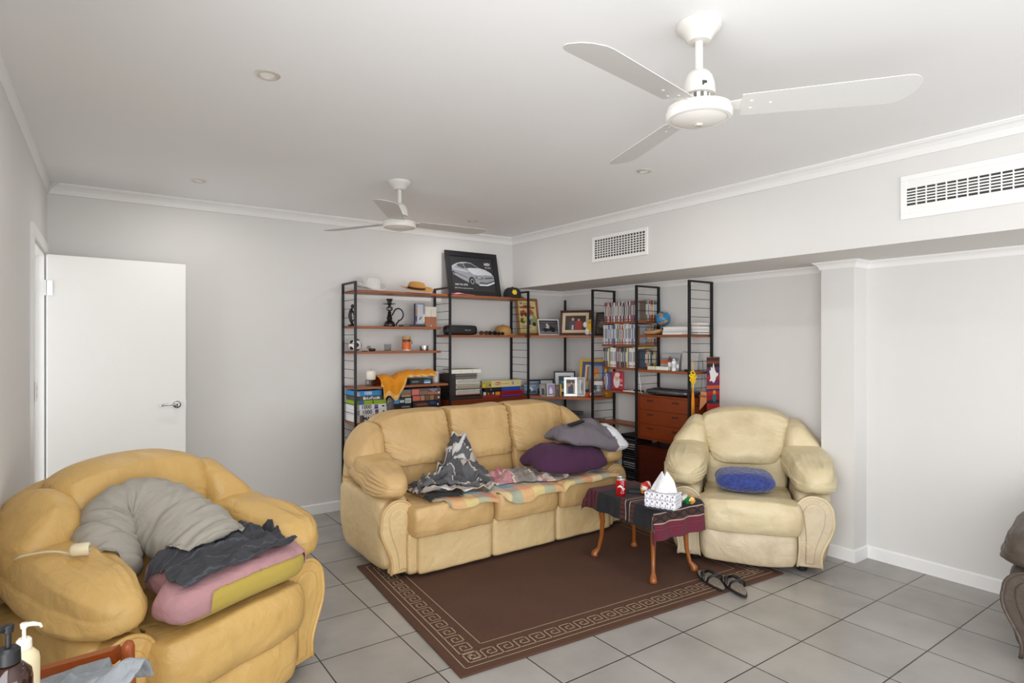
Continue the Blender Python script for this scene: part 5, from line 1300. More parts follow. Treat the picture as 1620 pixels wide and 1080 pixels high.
solo('hanging_cable', MB().tube([(4.072, 3.752, 1.19), (4.070, 3.745, 1.15), (4.073, 3.735, 1.08), (4.072, 3.73, 1.03), (4.085, 3.728, 1.0105)], .003, 6, col('#d9d8d4', .4)), None, 'thin white cable hanging in front of the drawer unit top', 'cable')
# turntable on the drawers
t = thing('disc_player', 'wide rounded dark grey player on top of the drawer unit', 'player', (4.21, (E0 + E1) / 2, 1.0085))
MB().puff((0, 0, .030), (.14, .255, .0295), (3, 3, 3), 20, col('#5d5e62', .25, .5)).build('body', None, t, world=False)
MB().puff((-.02, 0, .052), (.10, .20, .016), (2.4, 2.4, 2), 16, col('#2a2b2e', .15)).build('lid', None, t, world=False)
MB().box(-.1425, -.128, .05, .16, .012, .026, M_BLACK, .003).build('display', None, t, world=False)
# ---- hanging things on the right end ladder
yl = LY[2] - .014
t = thing('tassel', 'yellow knotted tassel hanging from the right end ladder', 'tassel', (4.075, yl - .012, 1.28))
m_yt = fabric('#ecc313', .1, .3, 80, 400); m_ot = fabric('#e08a1a', .1, .5, 90, 300)
MB().tube([(0, 0, .04), (.002, 0, -.05)], .003, 6, m_yt).build('cord', None, t, world=False)
mb = MB()
for (dx, dz, r_) in ((0, -.06, .022), (-.018, -.085, .02), (.018, -.085, .02), (0, -.10, .024), (-.012, -.118, .018), (.012, -.118, .018), (0, -.135, .014)):
    mb.tube([(dx + r_ * math.cos(a), .006 * math.sin(3 * a), dz + r_ * .8 * math.sin(a)) for a in [2 * PI * k / 16 for k in range(16)]], .0055, 6, m_yt, closed=True)
mb.ball((0, 0, -.095), (.024, .008, .03), m_yt); mb.build('knot', None, t, world=False)
MB().tube([(0, 0, -.14), (0, 0, -.20)], .006, 8, m_yt).build('cord', None, t, world=False)
mb = MB()
for k in range(14):
    a = 2 * PI * k / 14; mb.tube([(.006 * math.cos(a), .004 * math.sin(a), -.20), (.013 * math.cos(a), .008 * math.sin(a), -.30), (.014 * math.cos(a), .009 * math.sin(a), -.44)], .0036, 5, m_ot)
mb.build('fringe', None, t, world=False)
yp = yl - .012
t = thing('pan_flute', 'wooden pan flute hanging on black strings from the ladder', 'pan flute', (4.20, yp, .90))
m_fl = wood('flute cane', '#b5703a', '#c9854a', 'Z')
for k in range(6):
    lx = -.035 + .014 * k; lh = .15 - .012 * k
    MB().lathe([(.0066, 0), (.0066, lh), (.005, lh), (.005, .002)], lx, 0, 10, m_fl).xf(Matrix.Rotation(.12, 4, 'Y') @ Matrix.Translation((0, 0, .16 - lh))).build('pipe', None, t, world=False)
MB().box(-.044, .044, -.0095, .0095, .115, .132, wood('flute binding', '#8a4a22', '#a05a2c', 'X')).xf(Matrix.Rotation(.12, 4, 'Y')).build('binding', None, t, world=False)
for sx in (-1, 1): MB().tube([(sx * .038 + .016, 0, .135), (sx * .012 + .01, 0, .32), (.0, 0, .43)], .0014, 5, M_BLACK).build('string', None, t, world=False)
# woven wall hanging
t = thing('wall_hanging', 'narrow woven hanging of red, black and purple stripes with a white bird', 'wall hanging', (4.33, yl - .03, 1.14), math.radians(-6))
hw_, ht, hb_ = .085, .20, -.28
mb = MB()
bands = [(1.0, .95, '#3a2420'), (.95, .90, '#7a3a2a'), (.90, .84, '#241a1e'), (.84, .80, '#5a3050'), (.80, .70, '#4b2a5a'), (.70, .62, '#a02a2a'), (.62, .52, '#6a2a52'), (.52, .46, '#c4521f'), (.46, .42, '#3a2a66'), (.42, .36, '#a81f24'), (.36, .26, '#8c1a22'), (.26, .21, '#1f1a20'), (.21, .10, '#b0202a'), (.10, .04, '#7a1a2a'), (.04, 0, '#231c22')]
for (a, b_, h) in bands:
    za, zb_ = hb_ + (ht - hb_) * a, hb_ + (ht - hb_) * b_
    mb.box(-hw_, hw_, -.002, .002, zb_, za, fabric(h, .2, .2, 60, 400))
mb.build('cloth', None, t, world=False)
bird = [(-.05, .02), (-.06, .06), (-.045, .05), (-.04, .09), (-.025, .07), (-.01, .12), (.0, .08), (.012, .05), (.03, .03), (.05, .035), (.04, .01), (.02, .0), (.01, -.03), (-.01, -.05), (-.03, -.03), (-.06, -.035), (-.045, -.01)]
mb = MB().prism([(x, zv + .04) for x, zv in bird], -.0035, -.0022, 'y', fabric('#e6e3e0', .05, .1))
mb.build('bird_motif', None, t, world=False)
mb = MB().prism([(x * .5 + .0, zv - .135) for x, zv in circ(0, 0, .045, .035)], -.0035, -.0022, 'y', fabric('#2a6a78', .1, .1)).prism([(x, zv - .09) for x, zv in circ(0, 0, .018, .02)], -.0035, -.0022, 'y', fabric('#d9862a', .1, .1)).prism([(-.05, -.185), (.05, -.185), (.04, -.17), (-.04, -.17)], -.0035, -.0022, 'y', fabric('#2f3a3a', .1, .1))
mb.build('pot_motif', None, t, world=False)
MB().tube([(-hw_, 0, ht + .004), (hw_, 0, ht + .004)], .004, 8, wood('hanging rod', '#6a3a20', '#7d4a2a')).build('rod', None, t, world=False)
# ------------------------------------------------------------------ rug
RA = math.radians(-4.2); RW, RD = 2.29, 1.53
rug = thing('rug', 'brown rug with a cream Greek key border between sofa and armchair', 'rug', (1.355, 2.291, 0), RA)
def rugm(x, y, z=0): return Vector((1.355, 2.291, 0)) + Matrix.Rotation(RA, 3, 'Z') @ Vector((x, y, z))
m_rug, nt, b = new_mat('brown rug pile')
tc = nt.nodes.new('ShaderNodeTexCoord'); n1_ = nt.nodes.new('ShaderNodeTexNoise'); n1_.inputs['Scale'].default_value = 420; n2_ = nt.nodes.new('ShaderNodeTexNoise'); n2_.inputs['Scale'].default_value = 3.5; n2_.inputs['Detail'].default_value = 6
for k in (n1_, n2_): nt.links.new(tc.outputs['Object'], k.inputs['Vector'])
mx = nt.nodes.new('ShaderNodeMix'); mx.data_type = 'RGBA'; mx.inputs['A'].default_value = rgb('#43291c'); mx.inputs['B'].default_value = rgb('#5c3c2b')
mm = nt.nodes.new('ShaderNodeMath'); mm.operation = 'ADD'; mh = nt.nodes.new('ShaderNodeMath'); mh.operation = 'MULTIPLY'; mh.inputs[1].default_value = .5
nt.links.new(n1_.outputs['Fac'], mm.inputs[0]); nt.links.new(n2_.outputs['Fac'], mm.inputs[1]); nt.links.new(mm.outputs[0], mh.inputs[0]); nt.links.new(mh.outputs[0], mx.inputs['Factor']); nt.links.new(mx.outputs['Result'], b.inputs['Base Color'])
b.inputs['Roughness'].default_value = .95
bp = nt.nodes.new('ShaderNodeBump'); bp.inputs['Strength'].default_value = .5; bp.inputs['Distance'].default_value = .003; nt.links.new(n1_.outputs['Fac'], bp.inputs['Height']); nt.links.new(bp.outputs['Normal'], b.inputs['Normal'])
MB().box(0, RW, 0, RD, .0005, .010, m_rug, .003).build('pile', None, rug, world=False)
m_key = col('#a08c72', .9, var=.1)
mb = MB()
def strip(a, c, w=.0052):
    a, c = Vector((*a, 0)), Vector((*c, 0)); t_ = (c - a).normalized(); s_ = Vector((-t_.y, t_.x, 0)) * w / 2; a = a - t_ * w / 2; c = c + t_ * w / 2
    mb.face([(p.x, p.y, .0106) for p in (a - s_, c - s_, c + s_, a + s_)], m_key)
def ringl(o):
    q = [(o, o), (RW - o, o), (RW - o, RD - o), (o, RD - o)]
    for k in range(4): strip(q[k], q[(k + 1) % 4])
for o in (.048, .075, .172, .212): ringl(o) if o in (.048, .212) else None
unit = [(.05, 0), (.05, .95), (.80, .95), (.80, .30), (.32, .30), (.32, .66), (.56, .66)]
def keyrow(org, dx, dy, n, p, hgt):
    org, dx, dy = Vector(org), Vector(dx), Vector(dy)
    for k in range(n):
        pts = [org + dx * (p * (k + a)) + dy * (hgt * c) for a, c in unit]
        for a, c in zip(pts, pts[1:]): strip(a, c, .0062)
        strip(org + dx * p * (k + .05), org + dx * p * (k + 1.05), .0062) if k < n - 1 else None
        strip(org + dx * p * (k + .80), org + dx * p * (k + 1.05) + dy * 0, .004) if False else None
o0, hk = .082, .082
nx_ = 23; px_ = (RW - 2 * o0) / nx_; ny_ = 15; py_ = (RD - 2 * o0) / ny_
keyrow((o0, o0), (1, 0), (0, 1), nx_, px_, hk); keyrow((RW - o0, RD - o0), (-1, 0), (0, -1), nx_, px_, hk)
keyrow((RW - o0, o0), (0, 1), (-1, 0), ny_, py_, hk); keyrow((o0, RD - o0), (0, -1), (1, 0), ny_, py_, hk)
mb.build('key_border', None, rug, world=False)

# ------------------------------------------------------------------ support for things lying on furniture
def bvh_of(roots):
    vs, fs = [], []
    def walk(o, M):
        M = M @ Matrix.LocRotScale(o.location, o.rotation_euler, o.scale)
        if o.type == 'MESH':
            n0 = len(vs); vs.extend([M @ v.co for v in o.data.vertices]); fs.extend([[n0 + i for i in p.vertices] for p in o.data.polygons])
        for c in o.children: walk(c, M)
    for r in roots: walk(r, Matrix.Identity(4))
    return BVHTree.FromPolygons(vs, fs)
def top(bv, x, y, z0=1.6, floor=0.0):
    h = bv.ray_cast(Vector((x, y, z0)), Vector((0, 0, -1)))
    return h[0].z if h[0] is not None else floor
def topm(bv, x, y, r=.018, z0=1.6, floor=0.0):
    return max(top(bv, x + a * r, y + c * r, z0, floor) for a, c in ((0, 0), (1, 0), (-1, 0), (0, 1), (0, -1)))
def drape(bv, nx, ny, xy, fold, gap=.006, z0=1.6, it=3, floor=0.0):
    """heights of a cloth laid on what is below; fold(i,j,x,y) adds its own rise"""
    H = [[0] * (nx + 1) for _ in range(ny + 1)]; S = [[0] * (nx + 1) for _ in range(ny + 1)]; XY = {}
    for j in range(ny + 1):
        for i in range(nx + 1):
            x, y = xy(i / nx, j / ny); XY[i, j] = (x, y); S[j][i] = max(floor, topm(bv, x, y, z0=z0, floor=floor)) + gap
            H[j][i] = S[j][i]
    for _ in range(it):
        K = [r[:] for r in H]
        for j in range(ny + 1):
            for i in range(nx + 1):
                nb = [K[jj][ii] for ii, jj in ((i - 1, j), (i + 1, j), (i, j - 1), (i, j + 1)) if 0 <= ii <= nx and 0 <= jj <= ny]
                H[j][i] = max(S[j][i], .5 * K[j][i] + .5 * sum(nb) / len(nb))
    return lambda a, c: Vector((*XY[round(a * nx), round(c * ny)], H[round(c * ny)][round(a * nx)] + max(0, fold(a, c, *XY[round(a * nx), round(c * ny)]))))
def ridg(x, y, s, seed=0, k=1.0):
    v = 0; a = 1.0
    for o in range(3):
        v += a * (1 - abs(noise.noise(Vector((x * s, y * s, seed + o * 7.3))) * 2)) ** 2; s *= 2.1; a *= .5
    return v * k
def lay(name, fn, nx, ny, m, label, cat, mfn=None, t=.004, group=None, base=None):
    mb = MB(); mb.grid(nx, ny, fn, m, mfn)
    o = solo(name, mb, m, label, cat, group, base)
    return solidify(o, t, 1.0, 1)
def pillow(name, label, cat, c, half, rz, m, bv, n=(3.4, 3.4, 2.0), wr=.012, rx=0, ry=0, end=None, f2=None, corner=.18, res=26, seed=0.0, group=None, lift=True, cap_=.09):
    M = Matrix.Translation(c) @ Matrix.Rotation(rz, 4, 'Z') @ Matrix.Rotation(ry, 4, 'Y') @ Matrix.Rotation(rx, 4, 'X')
    def f(u, p):
        k = (abs(u.x) * abs(u.y)) ** 1.5
        p = Vector((p.x * (1 + corner * k - .05 * (1 - abs(u.y)) * abs(u.x)), p.y * (1 + corner * k), p.z))
        e = max(abs(u.x), abs(u.y))
        p.z *= 1 - .25 * k
        w = ridg(p.x, p.y, 7, seed) - .8
        p.z += wr * w * (1 if u.z > 0 else .2) * (.35 + .65 * e)
        return f2(u, p) if f2 else p
    mb = MB().puff((0, 0, 0), half, n, res, m, f)
    if end:
        i2 = mb.mi(end[1])
        for fc in mb.bm.faces:
            cc = fc.calc_center_median()
            if cc.x > half[0] * end[0] + .03 * cc.y: fc.material_index = i2
    mb.xf(M)
    if lift and bv is not None:
        # lift each column clear of what it lies on
        Mi = M.inverted(); h_ = .02
        cells = {(round(v.co.x / h_) + a, round(v.co.y / h_) + d) for v in mb.bm.verts for a in (-1, 0, 1) for d in (-1, 0, 1)}
        L = {}
        for k in cells:
            x, y = k[0] * h_, k[1] * h_; q = Mi @ Vector((x, y, c[2])); e = min(1, max(abs(q.x) / half[0], abs(q.y) / half[1]))
            zb = (M @ Vector((q.x, q.y, -half[2] * .95 * (1 - e ** 3.4) ** .5))).z
            L[k] = min(cap_, max(0, topm(bv, x, y, .02, floor=-9) + .030 - zb))
        for _ in range(4): L = {k: max(.0, .4 * L[k] + .6 * sum(L.get((k[0] + a, k[1] + d), L[k]) for a, d in ((1, 0), (-1, 0), (0, 1), (0, -1))) / 4) for k in L}
        for v in mb.bm.verts:
            fx, fy = v.co.x / h_, v.co.y / h_; x0_, y0_ = math.floor(fx), math.floor(fy); ax_, ay_ = fx - x0_, fy - y0_
            g_ = lambda a, d: L.get((x0_ + a, y0_ + d), 0)
            v.co.z += (g_(0, 0) * (1 - ax_) + g_(1, 0) * ax_) * (1 - ay_) + (g_(0, 1) * (1 - ax_) + g_(1, 1) * ax_) * ay_
    return solo(name, mb, None, label, cat, group)

# ------------------------------------------------------------------ on the sofa
def cr2(p, n):
    out = []
    for k in range(len(p) - 1):
        a, b_, c_, d_ = p[max(0, k - 1)], p[k], p[k + 1], p[min(len(p) - 1, k + 2)]
        for q in range(n):
            t_ = q / n; out.append(.5 * (2 * b_ + (c_ - a) * t_ + (2 * a - 5 * b_ + 4 * c_ - d_) * t_ ** 2 + (3 * b_ - a - 3 * c_ + d_) * t_ ** 3))
    return out + [p[-1]]
bs = bvh_of([sofa])
pc = {'o': '#d99a72', 'g': '#8b9a9c', 'y': '#d6c184', 'b': '#7d97a5', 'c': '#d9c3a4', 'r': '#d47f66'}
seqx, seqy = ['g', 'o', 'y', 'g', 'r', 'c', 'b', 'o', 'y'], ['o', 'y', 'g', 'r', 'c', 'b']
def plaid(i, j):
    a, c = pc[seqx[int(i * 17) % 9]], pc[seqy[int(j * 8) % 6]]
    return fabric('#' + ''.join('%02x' % ((int(a[k:k + 2], 16) + int(c[k:k + 2], 16)) // 2) for k in (1, 3, 5)), .1, .3, 20, 300)
def xy(i, j):
    x = 1.80 + 1.56 * i
    yf = 3.338 + .055 * max(0, 1 - abs(i - .31) / .035) + (.06 * max(0, 1 - i / .09)) + .010 * math.sin(i * 21) + .05 * max(0, i - .6)
    return x, 3.84 - (3.84 - yf) * j
plaid_fn = drape(bs, 100, 44, xy, lambda i, j, x, y: .007 * ridg(x, y, 9, 3))
def plaid_all(i, j):
    JC = .84
    if j <= JC: return plaid_fn(i, round(j / JC * 44) / 44)
    q = plaid_fn(i, 1.0); k = (j - JC) / (1 - JC)
    hang = .018 + .035 * math.exp(-((i - .10) / .10) ** 2) + .070 * math.exp(-((i - .42) / .10) ** 2) + .028 * math.exp(-((i - .60) / .09) ** 2) + .02 * math.exp(-((i - .82) / .08) ** 2)
    if q.y > 3.372: return q + Vector((0, -.004 * k, -.001 * k))
    return Vector((q.x + .006 * math.sin(k * 3 + i * 40) * k, q.y + (3.290 - q.y) * min(1, k * 2.2) - .003 * (1 + math.sin(i * 60)) * k, q.z - hang * k + .010 * math.sin(PI * min(1, k * 1.6))))
lay('blanket', plaid_all, 100, 52, None, 'pastel plaid blanket spread over the sofa seat', 'blanket', plaid, .004)
b1 = bvh_of([sofa, bpy.data.objects['blanket.001'] if 'blanket.001' in bpy.data.objects else bpy.data.objects['blanket']])
# white sheet corner below the purple pillow
def below(*names): return bvh_of([sofa] + [o for o in COL.objects if o.parent is None and o.name.split('.')[0] in names and o.location.y > 3.2 and o.location.y < 4.3 and o.location.x > 1.5 and o.location.x < 3.9 and o.location.z < .85])
bb = below('blanket')
lay('sheet', drape(bb, 40, 20, lambda i, j: (2.92 + .42 * i, 3.70 - .29 * j + .03 * math.sin(i * 9)), lambda i, j, x, y: .010 * ridg(x, y, 12, 8), .009), 40, 20, fabric('#b9b9ba', .1, .4, 24), 'pale grey sheet edge showing under the purple pillow', 'sheet')
bb = below('blanket', 'sheet')
gp = [fabric(h, .12, .4, 22) for h in ('#b9868a', '#8f8780', '#c9b5a8', '#a6646c', '#7c756f')]
def throwc(i, j):
    v = noise.noise(Vector((i * 4.2, j * 3.1, 5))) + .25 * math.sin(i * 9)
    return gp[0] if v > .32 else gp[3] if v > .22 else gp[2] if v > .02 else gp[1] if v > -.3 else gp[4]
lay('throw', drape(bb, 60, 40, lambda i, j: (2.34 + .60 * i, 3.78 - .35 * j + .04 * math.sin(i * 5 + 1) - .03 * i), lambda i, j, x, y: (.060 * ridg(x, y, 6, 2) * math.sin(PI * min(1, max(0, i))) ** .4 * math.sin(PI * j) ** .5), .008), 60, 40, None, 'crumpled pink and grey throw in the middle of the sofa seat', 'throw', throwc)
bb = below('blanket', 'sheet', 'throw')
mk2 = fabric('#232326', .15, .4, 20)
lay('shorts', drape(bb, 30, 18, lambda i, j: (1.775 + .25 * i, 3.48 - .10 * j + .02 * math.sin(i * 6)), lambda i, j, x, y: .012 * ridg(x, y, 11, 5), .008), 30, 18, mk2, 'black shorts at the front left corner of the sofa seat', 'shorts')
bb = below('blanket', 'sheet', 'throw', 'shorts')
mcr, mgs, mg2, mwh = fabric('#b8aca0', .1, .4, 20), fabric('#4b4b4e', .15, .5, 20), fabric('#5d5d60', .15, .5, 20), fabric('#c9c6c4', .1, .4, 20)
lay('shirt', drape(bb, 60, 30, lambda i, j: (1.765 + .56 * i, 3.67 - .20 * j - .05 * math.sin(i * 3) + .02 * math.sin(i * 13)), lambda i, j, x, y: .030 * ridg(x * .6, y * 1.6, 9, 4), .009), 60, 30, None, 'cream and grey shirt crumpled in front of the grey hoodie', 'shirt',
    lambda i, j: mcr if (j * 7 + 1.2 * math.sin(i * 4)) % 2 < 1.25 else (mwh if (j * 7) % 3 < 1 else mg2))
bb = below('blanket', 'sheet', 'throw', 'shorts', 'shirt')
def hoodf(i, j, x, y):
    pk = .235 * math.exp(-abs((x - 2.195 + .35 * (y - 3.8)) / .092) ** 3.2 - abs((y - 3.775) / .085) ** 3) * (1 + .25 * noise.noise(Vector((x * 14, y * 14, 3))))
    mid = .10 * math.exp(-((x - 2.16) / .17) ** 4 - ((y - 3.68) / .11) ** 4)
    edge = min(1, 6 * min(i, 1 - i, 1 - j)) ** .5
    return (pk + mid + .050 * ridg(x, y, 7.5, 1.5)) * edge
def hoodc(i, j):
    x, y = i, j
    v = (i * 1.9 - j * 2.4) + noise.noise(Vector((i * 2.6, j * 2.4, 2.2))) * 1.1; k_ = j > .6
    f_ = v - math.floor(v)
    return (mcr if k_ else mwh) if f_ < .055 else (mgs if f_ < .6 else mg2)
lay('hoodie', drape(bb, 84, 64, lambda i, j: (1.80 + .58 * i + .04 * math.sin(j * 5), 3.835 - .36 * j - .03 * math.sin(i * 4)), hoodf, .014, it=4), 84, 64, None, 'dark grey hoodie with white stripes heaped against the sofa back', 'hoodie', hoodc)
bb = below('blanket', 'sheet', 'throw', 'shorts', 'shirt', 'hoodie')
hood = bpy.data.objects['hoodie']
for k_, (pts, wd) in enumerate((([(1.86, 3.62), (1.98, 3.66), (2.08, 3.70), (2.16, 3.68), (2.26, 3.62)], .018), ([(1.84, 3.66), (1.96, 3.71), (2.06, 3.755), (2.12, 3.77)], .014), ([(2.13, 3.72), (2.19, 3.70), (2.25, 3.73), (2.28, 3.78)], .016),
        ([(2.14, 3.60), (2.22, 3.64), (2.30, 3.69), (2.34, 3.75)], .022), ([(2.15, 3.765), (2.20, 3.735), (2.245, 3.755)], .012))):
    P2 = cr2([Vector((a, c_)) for a, c_ in pts], 10); mb = MB(); rows = []
    for q in range(len(P2)):
        tg = (P2[min(q + 1, len(P2) - 1)] - P2[max(q - 1, 0)]).normalized(); nn_ = Vector((-tg.y, tg.x)) * wd / 2
        rows.append([mb.bm.verts.new((w_.x, w_.y, topm(bb, w_.x, w_.y, .006) + .009)) for w_ in (P2[q] - nn_, P2[q], P2[q] + nn_)])
    fs_ = [mb.bm.faces.new((a[n], a[n + 1], b_[n + 1], b_[n])) for a, b_ in zip(rows, rows[1:]) for n in (0, 1)]
    mb._fin(fs_, mcr if k_ % 2 else mwh, True); solidify(mb.build('stripe', None, hood), .005, 1)
pillow('pillow', 'dark purple pillow lying on the right end of the sofa', 'pillow', (3.005, 3.53, .53), (.345, .19, .082), math.radians(-2), fabric('#44203f', .12, .45, 10, 400), bb, seed=1, cap_=.2, corner=.08)
bb = below('blanket', 'sheet', 'throw', 'shorts', 'shirt', 'hoodie', 'pillow')
pillow('pillow', 'grey pillow with a white open end on top of the purple one', 'pillow', (3.225, 3.515, .690), (.345, .160, .064), math.radians(-5), fabric('#6b646b', .12, .45, 10, 400), bb, ry=math.radians(7), end=(.56, fabric('#d9dadd', .05, .4, 16)), seed=6, cap_=.13, res=34, corner=.12)
bb = below('blanket', 'sheet', 'throw', 'hoodie', 'pillow')
rx_, ry_ = 3.085, 3.485
hz = lambda a, d: topm(bb, rx_ + a, ry_ + d, .004)
nrm = Vector((-(hz(.06, 0) - hz(-.06, 0)) / .12, -(hz(0, .03) - hz(0, -.03)) / .06, 1)).normalized()
xa_ = (Vector((math.cos(.2), math.sin(.2), 0)) - nrm * (Vector((math.cos(.2), math.sin(.2), 0)).dot(nrm))).normalized(); ya_ = nrm.cross(xa_)
t = thing('remote_control', 'slim black remote control lying on the grey pillow', 'remote control', Vector((rx_, ry_, hz(0, 0))) + nrm * .007)
t.rotation_euler = Matrix((xa_, ya_, nrm)).transposed().to_euler()
MB().box(-.085, .085, -.019, .019, 0, .016, M_BLACK, .004, 2).build('case', None, t, world=False)
mb = MB()
for k in range(6):
    for q in (-1, 0, 1): mb.box(-.06 + k * .02 - .004, -.06 + k * .02 + .004, q * .010 - .003, q * .010 + .003, .0162, .0175, col('#3b3b3f', .5))
mb.build('buttons', None, t, world=False)

# ------------------------------------------------------------------ on the right armchair
br_ = bvh_of([rchair])
def loc(root, x, y, z=0): return Matrix.LocRotScale(root.location, root.rotation_euler, None) @ Vector((x, y, z))
m_bl, nt, b = new_mat('blue knitted cushion cover')
tc = nt.nodes.new('ShaderNodeTexCoord'); vo = nt.nodes.new('ShaderNodeTexVoronoi'); vo.inputs['Scale'].default_value = 42
nt.links.new(tc.outputs['Object'], vo.inputs['Vector'])
mx = nt.nodes.new('ShaderNodeMix'); mx.data_type = 'RGBA'; mx.inputs['A'].default_value = rgb('#1d2a60'); mx.inputs['B'].default_value = rgb('#34448c')
nt.links.new(vo.outputs['Distance'], mx.inputs['Factor']); nt.links.new(mx.outputs['Result'], b.inputs['Base Color'])
bp = nt.nodes.new('ShaderNodeBump'); bp.inputs['Strength'].default_value = .9; bp.inputs['Distance'].default_value = .008; bp.invert = True; nt.links.new(vo.outputs['Distance'], bp.inputs['Height']); nt.links.new(bp.outputs['Normal'], b.inputs['Normal'])
b.inputs['Roughness'].default_value = .9; b.inputs['Sheen Weight'].default_value = .3
c = loc(rchair, -.015, .20, .543)
pillow('cushion', 'blue knitted cushion on the seat of the pale recliner', 'cushion', c, (.192, .155, .070), math.radians(-52), m_bl, None, n=(3.2, 3.2, 2.2), wr=.004, corner=.12)

# ------------------------------------------------------------------ side table with cloth
TT = thing('side_table', 'small wooden side table with curved legs under a woven cloth', 'table', (3.03, 2.757, .0130), math.radians(-3))
m_tw = wood('polished table wood', '#7d4318', '#9c5a24', 'Z', .25)
tw, td, tz = .185, .275, .455
MB().box(-tw - .02, tw + .02, -td - .02, td + .02, tz - .022, tz, m_tw, .006, 2).build('table_top', None, TT, world=False)
mb = MB()
for (a, c_, d_, e_) in ((-tw + .03, tw - .03, -td + .012, -td + .03), (-tw + .03, tw - .03, td - .03, td - .012), (-tw + .012, -tw + .03, -td + .03, td - .03), (tw - .03, tw - .012, -td + .03, td - .03)): mb.box(a, c_, d_, e_, tz - .085, tz - .0225, m_tw)
mb.build('apron', None, TT, world=False)
for sx in (-1, 1):
    for sy in (-1, 1):
        px0, py0 = sx * (tw - .022), sy * (td - .022)
        prof = [(.024, 0), (.026, .010), (.022, .022), (.0125, .055), (.0135, .14), (.017, .24), (.021, .32), (.023, .38), (.023, tz - .024)]
        pts = []; rad = []
        for r_, z_ in prof:
            k = z_ / tz; off = .018 * math.sin(max(.03, z_) / tz * PI * 1.4 + 2.6) + (.016 if z_ < .03 else 0)
            pts.append((px0 + sx * off, py0 + sy * off, z_ + (.0 if z_ else 0))); rad.append(r_)
        MB().tube(pts, rad, 14, m_tw).build('leg', None, TT, world=False)
        MB().lathe([(.0, .0), (.0265, .0), (.0275, .006), (.0265, .012)], px0 + sx * .036, py0 + sy * .036, 14, col('#5a4632', .3, .4)).build('foot_cap', None, TT, world=False) if False else None
# cloth
mk_ = fabric('#1b1b20', .2, .3, 24, 300); mm1 = fabric('#5a1c2c', .2, .3, 40, 300); mm2 = fabric('#38161a', .2, .3, 40, 300); mbr = fabric('#4a2a20', .3, .3, 90, 300); mli = fabric('#b09c90', .2, .2, 90, 300); mdk = fabric('#6e2438', .2, .3, 90, 300)
hx0, hx1, hy0, hy1 = .13, .04, .20, .09
def clothf(i, j):
    sx = -tw - .024 - hx0 + (2 * tw + .048 + hx0 + hx1) * i; sy = -td - .024 - hy0 + (2 * td + .048 + hy0 + hy1) * j
    ex, ey = tw + .0255, td + .0255
    ox = max(0, abs(sx) - ex); oy = max(0, abs(sy) - ey)
    x = math.copysign(min(abs(sx), ex), sx); y = math.copysign(min(abs(sy), ey), sy)
    o = math.hypot(ox, oy)
    z = tz + .003 - o * .97
    ro = min(1, o / .02)
    fl = .006 * ro + .05 * o
    wav = .010 * math.sin((sx if oy > ox else sy) * 38 + 1.0) * min(1, o / .08)
    if ox > 0: x += math.copysign(fl + (wav if ox >= oy else 0) + .25 * min(ox, oy), sx)
    if oy > 0: y += math.copysign(fl + (wav if oy > ox else 0) + .25 * min(ox, oy), sy)
    return Vector((x, y, z))
def clothm(i, j):
    y = -td - .024 - hy0 + (2 * td + .048 + hy0 + hy1) * j
    d = y - (-td - .024 - hy0)
    if d < .105: return mdk if int(d / .0065) % 2 else mm1
    if d < .112: return mli
    if d < .165:
        k = (i * 14 + (d - .112) / .053 * 2) % 2; q = (i * 14 - (d - .112) / .053 * 2) % 2
        return mk_ if min(abs(k - 1), abs(q - 1)) < .25 else mbr
    if d < .172: return mli
    if .345 < d < .395 or .43 < d < .48: return mli if (d < .350 or .390 < d < .395 or d > .475 or .43 < d < .435) else (mbr if int(i * 60) % 3 else mm2)
    if d > .70: return mm1 if int(d / .02) % 2 else mm2
    return mk_
mb = MB(); mb.grid(84, 130, clothf, None, clothm)
mb.xf(Matrix.LocRotScale(TT.location, TT.rotation_euler, None))
o = solo('table_cloth', mb, None, 'black and maroon woven cloth draped over the small side table', 'cloth'); solidify(o, .0025, 1)
ZT = .0130 + tz + .0062
# can
p = at_z(982, 784, ZT)
t = thing('drink_can', 'red soft drink can standing at the back left of the side table', 'can', p, 0)
mred = col('#b5161c', .25, .25, .04)
MB().lathe([(0, .003), (.022, .001), (.026, 0), (.0275, .004), (.033, .012), (.033, .106)], seg=32, m=mred, cap=False).build('body', None, t, world=False)
MB().lathe([(.033, .106), (.0275, .1165), (.0268, .1185), (.0275, .121), (.0255, .121), (.0245, .117), (0, .117)], seg=32, m=M_CHROME, cap=False).build('lid', None, t, world=False)
MB().box(-.006, .006, -.016, .004, .1175, .1188, M_CHROME, .0005).build('pull_tab', None, t, world=False)
mb = MB()
view = math.atan2(-p.y, -p.x)
def onc(a, z_, r_=.0334): return (r_ * math.cos(view + a), r_ * math.sin(view + a), z_)
for k in range(20):
    a0_, a1_ = -.6 + 1.5 * k / 20, -.6 + 1.5 * (k + 1) / 20
    def wv(a): return .060 + .010 * math.sin((a + .6) * 3.6)
    def wt(a): return .0035 + .003 * math.sin((a + .6) * 2.0)
    mb.face([onc(a0_, wv(a0_) - wt(a0_)), onc(a1_, wv(a1_) - wt(a1_)), onc(a1_, wv(a1_) + wt(a1_)), onc(a0_, wv(a0_) + wt(a0_))], col('#efe9e6', .3))
mb.build('swoosh', None, t, world=False)
txt_ = lettering('Coca-Cola', .030, col('#f2eeec', .3), t, (0, 0, 0), (0, 0, 0), bold=.0006)
me = txt_.data
for v in me.vertices:          # wrapped round the can, reading upwards
    a = v.co.y / .0335; z_ = .062 + v.co.x * .62
    q = onc(.35 - a, z_, .0335 + abs(v.co.z)); v.co = Vector(q)
